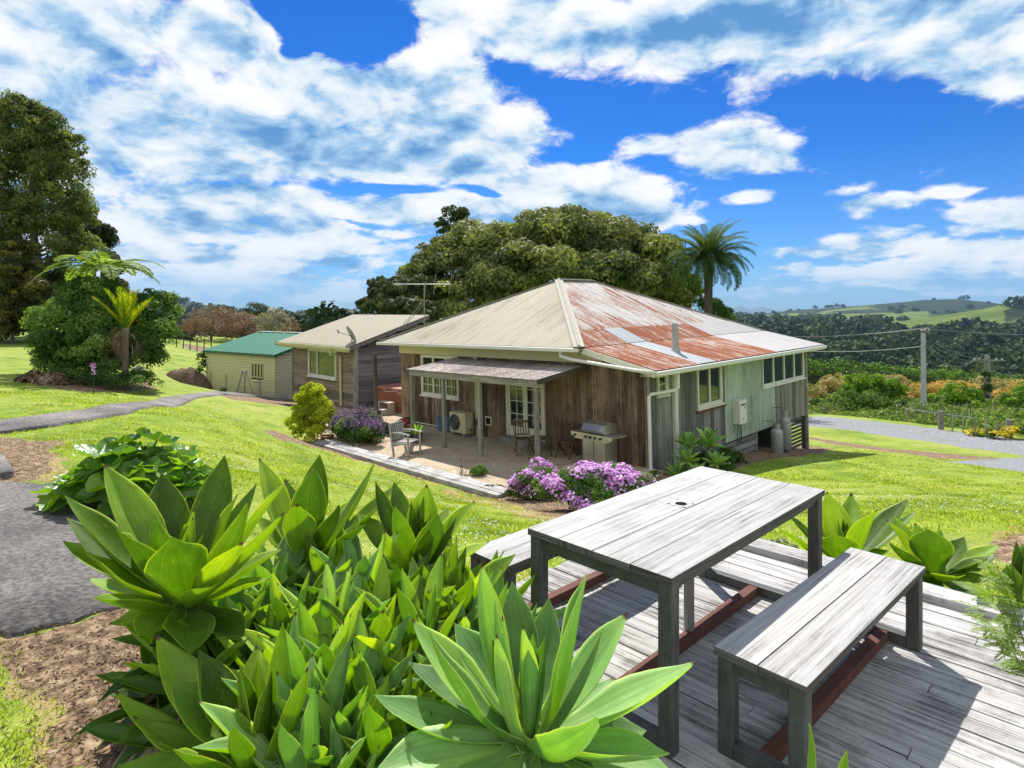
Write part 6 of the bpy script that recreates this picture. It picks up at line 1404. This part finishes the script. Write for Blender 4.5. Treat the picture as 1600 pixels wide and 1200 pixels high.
# ------------------------------------------------------------------ distant bush
def forest():
    rng = np.random.default_rng(77); n = 4300
    lr = rng.uniform(math.log(118), math.log(4500), n); r = np.exp(lr); az = np.radians(rng.uniform(-43, 43, n))
    x, y = r * np.sin(az), r * np.cos(az); pxs = CX + F * np.tan(az)
    past = (r > 1400) & (r < 2100) & (pxs > 1385) & (pxs < 1575)
    clear = (pxs < 480) & (r < 210)
    keep = ~(past & (rng.random(n) < .97)) & ~clear & (rng.random(n) < np.where(r < 600, 1, .8))
    x, y, r, pxs = x[keep], y[keep], r[keep], pxs[keep]; n = len(x); far_ = r > 2200; k_ = ~far_ | (fbm(x / 300, y / 300, 3, 41) > .50); x, y, r, pxs = x[k_], y[k_], r[k_], pxs[k_]; n = len(x); z = height(x, y)
    R_ = rng.uniform(3.6, 6.5, n) * np.clip(r / 330, .85, 3.6) * np.where(r > 2200, .75, 1); H_ = R_ * rng.uniform(.8, 1.3, n)
    k = 190; q = rng.normal(0, 1, (n, k, 3)); q /= np.linalg.norm(q, axis=2, keepdims=True); q[..., 2] = np.abs(q[..., 2]) * 1.0 - .15
    lump = 1 + .22 * np.sin(q[..., 0] * 5 + rng.uniform(0, 6, (n, 1))) * np.sin(q[..., 1] * 5 + rng.uniform(0, 6, (n, 1)))
    P = np.stack([x, y, z + H_ * .35], 1)[:, None] + q * np.stack([R_, R_, H_], 1)[:, None] * (lump * rng.uniform(.85, 1.05, (n, k)))[..., None]
    tone = np.clip(rng.random((n, 1)) * .75 + rng.random((n, k)) * .3, 0, 1)
    V, Fc = leafquads(P.reshape(-1, 3), q.reshape(-1, 3), 1.0, 1, .45, rng, .0)
    c = V.reshape(-1, 4, 3); ctr = P.reshape(-1, 1, 3); V = (ctr + (c - ctr) * np.repeat(R_ * .30, k)[:, None, None]).reshape(-1, 3)
    m = foliage('bush_canopy', [(0, (.012, .026, .010)), (.5, (.032, .058, .018)), (.8, (.065, .10, .027)), (1, (.12, .14, .042))], .15, .7)
    tag(npmesh('forest', V, Fc, m, None, tone.ravel()), 'dark native bush covering the valley and hills behind the hedge', 'bush', kind='stuff')
forest()
# far blue peaks
def peaks():
    V = []; Fc = []; D = 15000; n = 60
    for i in range(n + 1):
        px = 1100 + i * 2.4; y = np.interp(px, [1100, 1125, 1150, 1158, 1166, 1180, 1190, 1200, 1244], [490, 487, 480, 478, 482, 486.5, 479, 483, 490]) - .4 * math.sin(px)
        p = unp(px, y, D); V += [(p.x - 0, p.y, p.z), (p.x, p.y - 900 - 300 * (i % 3), -80), (p.x, p.y + 2500, -80)]
    for i in range(n): a = 3 * i; Fc += [(a, a + 1, a + 4, a + 3), (a, a + 3, a + 5, a + 2)]
    m, N, o = newmat('rock_hills'); pbsdf(N, o, (.06, .075, .07), .9)
    tag(npmesh('hills', V, Fc, m, None, smooth=True), kind='structure')
peaks()
# ------------------------------------------------------------------ big leaved plant on the lawn edge
def lobed(c, r, nrm, az, rng, V, Q, U, Rn, val):
    """round lobed ruffled leaf"""
    nrm = nrm.normalized(); a = Vector((math.cos(az), math.sin(az), 0)); a = (a - nrm * a.dot(nrm)).normalized(); b = nrm.cross(a)
    n, m = 36, 5; st = len(V); ph = rng.uniform(0, 6)
    for j in range(m + 1):
        for i in range(n):
            t = 2 * math.pi * i / n; k = j / m
            lob = 1 - .20 * (abs(math.sin(t * 2.5)) ** .5 < .55) - .12 * (math.cos(t * 5) * .5 + .5) - (.45 * max(0, math.cos(t - math.pi)) ** 12)
            rr = r * k * (1 + (lob - 1) * k); zz = r * (.26 * k * k + .10 * k * math.sin(t * 5 + ph) + .05 * k * math.sin(t * 11 + ph) + .04 * math.cos(t * 2.5 * 2) * k)
            V.append(tuple(c + a * (math.cos(t) * rr) + b * (math.sin(t) * rr) + nrm * zz)); U.append((t, k))
    for j in range(m):
        for i in range(n): q = (st + j * n + i, st + j * n + (i + 1) % n, st + (j + 1) * n + (i + 1) % n, st + (j + 1) * n + i); Q.append(q); Rn.append(val)
M_GUN, N_, o_ = newmat('broad_leaf'); uvv = N_('SeparateXYZ', {0: N_('UVMap').outputs[0]}); aa = N_('Attribute', attribute_name='rnd').outputs['Fac']
vein = N_.math('MULTIPLY', N_.mr(N_.math('ABSOLUTE', N_.math('SINE', N_.math('MULTIPLY', uvv.outputs[0], 2.5))), .12, .0), .6)
cc = N_.ramp(aa, [(0, (.05, .13, .02)), (.6, (.12, .26, .03)), (1, (.24, .40, .035))]); cc = N_.mix(vein, cc, (.25, .36, .12))
b1 = N_('BsdfPrincipled', {'Base Color': cc, 'Roughness': .32, 'Specular IOR Level': .6, 'Normal': N_.bump(N_.noise(N_('TexCoord').outputs['Object'], 30, 4), .6, .01)}); b2 = N_('BsdfTranslucent', {0: N_.mix(1.0, cc, (1.9, 1.8, .4), 'MULTIPLY')})
mx = N_('MixShader', {0: .4, 1: b1.outputs[0], 2: b2.outputs[0]}); N_.nt.links.new(mx.outputs[0], o_.inputs[0])
c = site(205, 792); t = thing('broad_leaf_plant', 'spreading plant with large ruffled lobed leaves between the path and the lawn', 'plant', T(c)); rg = random.Random(21); V = []; Q = []; U = []; Rn = []; mb = MB(); K = c.y / F
for i in range(46):
    f = i / 46; az = i * 2.39996; R0 = (.15 + .85 * math.sqrt(f)); x_ = math.cos(az) * R0 * 118 * K; y_ = math.sin(az) * R0 * .55; z_ = (.12 + .62 * (1 - R0 ** 2.2)) * rg.uniform(.8, 1.15) * 118 * K
    if x_ < -.3: z_ *= .75
    p = Vector((x_, y_, z_ + .05)); nr = Vector((math.cos(az) * .55 * R0 + rg.uniform(-.25, .25), math.sin(az) * .55 * R0 + rg.uniform(-.25, .25), 1))
    lobed(p, rg.uniform(.17, .27), nr, az + math.pi, rg, V, Q, U, Rn, rg.random()); mb.tube([(x_ * .1, y_ * .1, 0), (x_ * .6, y_ * .6, z_ * .75), (p.x, p.y, p.z)], [.016, .013, .009], 6)
U = np.array(U)[np.array(Q)]; npmesh('leaves', V, Q, M_GUN, t, Rn, U, True); mb.build('stalks', G_MID, t, True)
t = flowerbush('weed_clump', 'dry grassy weeds and small leaves at the right side of the broad leaved plant', gat(295, c.y), [(0, 0, .15, .28, .25, .25), (.2, 0, .1, .2, .2, .15)], 1500, .06, G_SHRUB, G_PETW, 14, .03, 48, 'plant')
# ------------------------------------------------------------------ agaves
def hero(lab, bpx, bpy, Z, L, mat, seed, extra=0, spears=5, EL=.4, stemto=None, wide=1.0, group='agaves round the deck'):
    B = unp(bpx, bpy, Z); zg = min(h1(B.x, B.y), B.z - .05); c = Vector((B.x, B.y, zg)); t = thing('agave', lab, 'agave', T(c), group)
    ls = Leafset(); rg = random.Random(seed); b0 = B - c
    for it in L:
        x, y, dz, w = it[:4]; k = it[4] if len(it) > 4 else {}
        tip = unp(x, y, Z + dz) - c; d = tip - b0; out = Vector((d.x, d.y, 0)); 
        if out.length < .02: out = Vector((0, -1, 0))
        out.normalize(); dn = d.normalized(); inc = math.acos(max(-1, min(1, dn.z)))
        upv = -out * math.cos(inc) + Vector((0, 0, 1)) * math.sin(inc)
        if abs(upv.dot(dn)) > .9: upv = -out
        b1 = b0 + out * .035 + Vector((0, 0, -.03 * math.sin(inc)))
        a = dict(bend=rg.uniform(.03, .10), cup=rg.uniform(.22, .42), roll=rg.uniform(-.2, .2), wave=rg.uniform(0, .1), curl=rg.uniform(-.35, .12), thick=.013, ph=rg.uniform(0, 6), nt_=20, ns=12, r=rg.random()); a.update(k)
        ls.add(b1, tip, w * wide, upv, **a)
    if extra: rosette(ls, b0 + Vector((0, 0, -.03)), EL, extra, rg, .30, 45, 110)
    for k in range(spears):
        a_ = rg.uniform(0, 6.28); d_ = Vector((math.cos(a_), math.sin(a_), 0)) * rg.uniform(.02, .09); lh_ = rg.uniform(.20, .36)
        ls.add(b0 + d_ * .1 + Vector((0, 0, -.03)), b0 + d_ + Vector((0, 0, lh_)), .07, -d_.normalized() + Vector((0, 0, .15)), bend=.04, cup=.9, thick=.008, r=rg.random())
    ls.build('leaves', mat, t)
    mb = MB(); mb.tube([(0, 0, -.1), (b0.x * .5, 0, b0.z * .5), tuple(b0 + Vector((0, 0, -.06)))], [.06, .055, .045], 10); mb.build('stem', M_BARK, t, True)
    return t, b0
hero('big dark green agave on a thick stem, left of all the other agaves', 290, 930, 2.6, [(165, 722, .12, .19), (255, 736, .3, .21), (352, 712, .3, .19), (106, 770, 0, .17), (398, 752, .4, .10), (443, 744, .1, .14), (446, 802, -.12, .14), (386, 787, -.08, .18), (364, 770, .1, .17), (242, 802, -.12, .17),
     (268, 842, -.42, .22, dict(curl=.1, cup=.5)), (186, 824, -.28, .20, dict(cup=.5)), (377, 838, -.3, .15), (98, 845, .05, .14), (134, 858, -.1, .15), (147, 931, -.3, .19), (138, 904, .15, .13), (108, 800, .1, .14), (330, 760, .45, .16), (210, 765, .4, .16), (330, 905, -.4, .13), (440, 850, .2, .13), (420, 900, .05, .12), (220, 990, -.3, .19, dict(curl=-.3)), (300, 1010, -.45, .18, dict(curl=-.3)), (380, 985, -.3, .17, dict(curl=-.3)), (170, 975, -.05, .15), (255, 1040, -.25, .15)], M_AG, 1)
t, b0 = hero('pale blue green agave with wide open leaves, nearest the camera below the table', 828, 1142, 1.9, [(752, 878, .12, .15), (905, 891, -.02, .17), (800, 908, .28, .14), (772, 935, 0, .15), (978, 954, .06, .17), (1090, 1035, 0, .16), (1046, 1177, -.15, .17), (643, 968, .08, .16), (672, 984, -.1, .16), (714, 970, .22, .18),
     (586, 1084, .06, .16), (582, 1200, -.14, .20), (700, 1270, -.4, .20), (782, 986, -.08, .09), (1012, 1134, .16, .16), (856, 932, .3, .13), (942, 990, -.12, .08), (1070, 1215, -.1, .19), (935, 1136, -.38, .15, dict(curl=.3, cup=.6)), (640, 1030, .2, .14), (960, 1060, .3, .13), (880, 1270, -.38, .18), (930, 1250, -.2, .16), (770, 1000, .05, .07), (790, 960, -.02, .06)], M_AGP, 2)
hero('agave with dark smooth leaves at the bottom edge, left of the nearest pale one', 400, 1188, 2.0, [(312, 1015, .1, .15), (437, 974, .05, .14), (478, 1040, -.05, .13), (272, 1061, .08, .18), (366, 1130, -.18, .08), (276, 1163, -.2, .13), (187, 1190, -.1, .15), (502, 1136, 0, .12), (244, 990, .22, .15), (176, 1081, .18, .11), (208, 1121, .1, .12), (400, 1010, .25, .13), (340, 1260, -.3, .16), (460, 1240, -.2, .14), (360, 1040, .3, .13)], M_AG, 3)
hero('tall agave in the back row with five upright leaves against the lawn', 472, 872, 3.3, [(411, 712, .1, .19), (497, 710, .15, .18), (490, 730, -.1, .19), (466, 780, -.3, .17), (587, 722, .1, .18), (627, 750, .25, .14), (530, 788, -.15, .18), (570, 812, -.25, .15), (446, 745, .3, .14), (400, 800, .1, .15), (560, 770, .3, .15), (440, 800, .4, .15)], M_AG, 4)
hero('agave in the back row, immediately right of the tallest five leaved one', 648, 885, 3.25, [(587, 752, .05, .14), (617, 750, .25, .13), (666, 757, .15, .18), (738, 779, .1, .16), (620, 788, -.2, .14), (684, 804, -.2, .16), (669, 822, -.3, .10), (705, 802, -.1, .07), (712, 808, -.12, .09), (762, 841, .1, .14), (560, 800, .2, .15), (600, 830, -.3, .13), (700, 790, .35, .14)], M_AG, 5)
hero('agave leaning over the left end of the hidden bench', 705, 950, 2.95, [(801, 861, .1, .18), (752, 880, .2, .14), (700, 850, .1, .12), (640, 880, .0, .12), (780, 930, -.1, .12), (670, 920, -.3, .11), (735, 900, -.25, .11)], M_AG, 6)
hero('agave behind the deck edge beam, partly hidden by the right table leg', 1322, 878, 5.0, [(1231, 800, .1, .24), (1214, 815, -.1, .17), (1293, 768, .2, .28), (1366, 792, -.2, .30), (1417, 778, .15, .24), (1430, 797, .3, .14), (1216, 842, -.15, .20), (1305, 835, -.45, .28), (1270, 790, .35, .2), (1330, 770, .5, .2), (1390, 860, -.1, .18)], M_AG, 7)
hero('agave behind the right bench with one broad front leaf', 1462, 893, 4.45, [(1389, 809, .1, .17), (1395, 803, .25, .15), (1451, 825, -.15, .27), (1430, 817, .2, .15), (1507, 839, .1, .19), (1562, 851, .15, .16), (1556, 864, .0, .16), (1470, 826, .3, .09), (1389, 845, -.1, .15), (1495, 897, -.4, .20), (1530, 929, -.3, .16), (1551, 903, -.1, .14), (1440, 920, -.4, .18), (1400, 880, -.2, .15)], M_AG, 8)
hero('partly seen agave at the right edge behind the feathery fern', 1592, 935, 3.95, [(1540, 872, .1, .16), (1580, 880, .2, .15), (1620, 860, .1, .15), (1510, 905, -.1, .14), (1560, 930, -.3, .15), (1640, 900, .0, .15), (1530, 950, -.25, .12)], M_AG, 9)
SM_ = [(430, 905, 3.0), (505, 885, 3.1), (565, 905, 3.0), (620, 930, 2.9), (690, 925, 3.0), (378, 965, 2.8), (450, 965, 2.7), (520, 965, 2.7), (590, 990, 2.6), (660, 990, 2.6), (725, 1000, 2.7), (505, 1045, 2.4), (565, 1060, 2.35), (625, 1060, 2.4), (690, 1070, 2.5), (545, 1130, 2.15), (600, 1160, 2.1), (485, 1120, 2.2), (655, 1130, 2.3), (335, 1010, 2.6), (350, 945, 2.85), (560, 1215, 2.0), (480, 1200, 1.95), (640, 1220, 2.0), (755, 930, 3.05), (765, 985, 2.8), (430, 1040, 2.5), (735, 1080, 2.4)]
WH = ['behind the middle of the bed', 'at the rear of the bed under the tallest agave', 'at the rear centre of the bed', 'mid bed, below the back row agave', 'rear right of the bed', 'beside the big stemmed agave, upper', 'centre left of the bed', 'in the exact centre of the bed', 'centre right of the bed', 'right of centre near the deck', 'close to the deck by the table leg', 'in the lower left half of the bed', 'in the lower middle of the bed',
      'lower middle, just left of the pale agave tips', 'between the pale agave and the deck side', 'low down in front, left of the pale agave', 'low in front, touching the pale agave', 'just right of the dark smooth agave', 'under the left leaves of the pale agave', 'under the big stemmed agave, right side', 'directly right of the big agave stem', 'cut by the bottom edge, middle one', 'cut by the bottom edge, beside the dark smooth agave', 'cut by the bottom edge, under the pale agave', 'at the bench end, rear', 'at the bench end, front', 'above the dark smooth agave', 'hidden mostly behind the pale agave']
for i, (x, y, Z) in enumerate(SM_):
    B = unp(x, y + 36, Z); c = Vector((B.x, B.y, min(h1(B.x, B.y), B.z - .05))); t = thing('small_agave', 'small narrow leaved agave rosette ' + WH[i], 'agave', T(c), 'small agaves crowding the bed'); rg = random.Random(200 + i); ls = Leafset(); b0 = B - c
    rosette(ls, b0, rg.uniform(.34, .44), 18, rg, .21, 6, 102, (rg.uniform(-.3, .3), rg.uniform(-.4, .1)))
    for k in range(2): rosette(ls, b0 + Vector((rg.uniform(-.16, .16), rg.uniform(-.12, .16), rg.uniform(-.14, -.02))), rg.uniform(.24, .34), 11, rg, .23, 8, 95, (rg.uniform(-.5, .5), rg.uniform(-.5, .3)))
    ls.build('leaves', (M_AGP, M_AGM, M_AGP, M_AG, M_AGM)[i % 5], t); MB().tube([(0, 0, -.05), tuple(b0)], [.035, .045], 8).build('stem', M_BARK, t, True)
hero('small agave with only its leaf tips showing at the bottom edge below the nearest bench', 1292, 1275, 1.75, [(1272, 1130, 0, .035), (1320, 1172, .05, .035), (1290, 1200, .1, .05), (1256, 1215, .0, .05)], M_AGM, 31, spears=0)
# drooping old leaves under the big agave
for i, (x, y, Z, lab) in enumerate(((285, 1010, 2.62, 'skirt of drooping dark leaves directly under the big stemmed agave'), (255, 1085, 2.5, 'tangle of shaded drooping leaves at the left foot of the bed'), (300, 1080, 2.35, 'shaded dark rosette between the big stem and the smooth agave'), (275, 1165, 2.25, 'lowest shaded rosette at the bottom left of the bed'))):
    B = unp(x, y, Z); c = Vector((B.x, B.y, min(h1(B.x, B.y), B.z - .05))); t = thing('old_agave', lab, 'agave', T(c), 'shaded old agaves at the foot of the bed'); rg = random.Random(300 + i); ls = Leafset(); b0 = B - c
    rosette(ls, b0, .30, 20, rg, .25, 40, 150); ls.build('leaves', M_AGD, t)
    ls = Leafset(); rosette(ls, b0 + Vector((0, 0, -.02)), .30, 20, rg, .14, 95, 165, flop=.3); ls.build('dead_leaves', M_DEAD, t)
    MB().tube([(0, 0, -.05), tuple(b0)], [.05, .05], 8).build('stem', M_BARKD, t, True)
# feathery fern at the right edge
c = gat(1612, 2.75); c.z = 0; t = thing('feathery_fern', 'light feathery fern sprays reaching in over the right edge of the deck', 'fern', T(c)); V = []; R_ = []; mb = MB(); rg = random.Random(6); b0 = unp(1625, 1090, 2.75) - c
for x, y in ((1556, 880), (1580, 905), (1530, 955), (1560, 985), (1590, 1040), (1600, 960), (1545, 925)):
    e = unp(x, y, 2.75 + rg.uniform(-.1, .1)) - c; az = math.atan2(e.y - b0.y, e.x - b0.x); mb.tube([b0, b0.lerp(e, .5) + Vector((0, 0, .04)), e], [.0028, .002, .001], 4)
    for k in range(18):
        q = b0.lerp(e, .45 + .03 * k) + Vector((0, 0, .02)); v, r_, _ = frond_arrays(tuple(q), az + rg.choice((-1, 1)) * rg.uniform(.4, 1.1), rg.uniform(-.2, .5), rg.uniform(.06, .13), .3, 14, .026, .008, 1.0, rg, .1, .2, (.3, 1)); V += v; R_ += r_
npmesh('fronds', V, np.arange(len(V)).reshape(-1, 4), G_FERN, t, R_); mb.build('stems', M_BARKD, t)
flowerbush('silver_lavender', 'small grey green lavender behind the deck edge beam under the table', gat(1212, 5.45), [(0, 0, .12, .24, .18, .16), (.12, 0, .1, .18, .15, .14)], 2600, .035, G_GREY, G_LILAC, 60, .02, 49, 'plant')
# ------------------------------------------------------------------ grass blades, clover, litter
def scatter_ground():
    rng = np.random.default_rng(5); n = 520000
    r = 2.0 + 24.0 * rng.random(n) ** .9; az = np.radians(rng.uniform(-43, 43, n)); x, y = r * np.sin(az), r * np.cos(az)
    a_ = (x - y) / math.sqrt(2); b_ = (x + y) / math.sqrt(2)
    ok = rng.random(n) < np.clip(1.25 - r / 22, 0, 1)
    ok &= ~((a_ > -3.0) & (a_ < 6) & (b_ < 4.9))
    jx = x + rng.normal(0, .05, n); jy = y + rng.normal(0, .05, n)
    paths = [pp([(-60, 668), (0, 660), (130, 643), (250, 624), (345, 613), (350, 617), (255, 636), (135, 658), (0, 678), (-60, 690)]), pp([(-90, 752), (150, 760), (240, 790), (380, 900), (250, 945), (120, 972), (-90, 1020)])]
    for P in SOIL + GRAV + paths: ok &= ~inpoly(jx, jy, P)
    u = hwinv(x, y); ok &= ~((u[0] > -17) & (u[0] < .6) & (u[1] > -4.15) & (u[1] < 11))
    x, y, r = x[ok], y[ok], r[ok]; n = len(x); z = height(x, y)
    h = rng.uniform(.010, .028, n) * (1 + .5 * (fbm(x * 1.3, y * 1.3, 2, 3) > .55)); w = .0016 + r * .0008; a = rng.uniform(0, 6.28, n); lx, ly = rng.normal(0, .5, n) * h, rng.normal(0, .5, n) * h
    B = np.stack([x, y, z - .004], 1); d = np.stack([np.cos(a) * w, np.sin(a) * w, np.zeros(n)], 1); tp = B + np.stack([lx, ly, h], 1)
    V = np.stack([B - d, B + d, tp], 1).reshape(-1, 3)
    m = foliage('grass_blade', [(0, (.18, .27, .02)), (.5, (.30, .39, .035)), (.85, (.42, .49, .07)), (1, (.54, .52, .20))], .5, .6, spec=.1)
    tag(npmesh('lawn_grass', V, np.arange(3 * n).reshape(n, 3), m, None, rng.random(n)), 'short bright green lawn grass', 'grass', kind='stuff')
    # clover heads in drifts
    k = (fbm(x * .5, y * .5, 3, 8) > .53) & (rng.random(n) < .05) & (r > 5); P = np.stack([x[k], y[k], z[k] + .035], 1)
    V, Fc = leafquads(P, np.tile([0, -.2, 1.0], (len(P), 1)), .022, 1, .4, rng)
    tag(npmesh('clover_flowers', V, Fc, G_PETW, None, rng.random(len(Fc))), 'tiny white clover heads scattered through the lawn', 'clover', kind='stuff')
    # litter on the soil
    n = 80000; r = 1.9 + 12 * rng.random(n) ** 1.6; az = np.radians(rng.uniform(-42, 30, n)); x, y = r * np.sin(az), r * np.cos(az); ok = np.zeros(n, bool)
    for P in SOIL[:2] + SOIL[5:6]: ok |= inpoly(x + rng.normal(0, .12, n), y + rng.normal(0, .12, n), P)
    x, y = x[ok], y[ok]; P = np.stack([x, y, height(x, y) + .012], 1); V, Fc = leafquads(P, np.tile([0, 0, 1.0], (len(P), 1)), .026, .4, .6, rng, .1)
    tag(npmesh('leaf_litter', V, Fc, M_DEAD, None, rng.random(len(Fc))), 'dry leaf litter and chips on the bare soil', 'leaf litter', kind='stuff')
_HI = HM.inverted()
def hwinv(x, y):
    return (_HI[0][0] * x + _HI[0][1] * y + _HI[0][2] * -2 + _HI[0][3], _HI[1][0] * x + _HI[1][1] * y + _HI[1][2] * -2 + _HI[1][3])
scatter_ground()
# ------------------------------------------------------------------ haze
def haze():
    mb = MB(); mb.box((-20000, -400, -140), (20000, 19500, 700)); m = bpy.data.materials.new('air'); m.use_nodes = True; nt = m.node_tree; nt.nodes.clear(); N = NT(nt)
    v = N('VolumePrincipled', {'Color': (.42, .70, 1.0, 1), 'Density': 5e-5, 'Anisotropy': 0.0}); o = nt.nodes.new('ShaderNodeOutputMaterial'); nt.links.new(v.outputs[0], o.inputs[1])
    tag(mb.build('haze', m), 'thin blue air haze over the far hills', 'haze', kind='stuff')
haze()
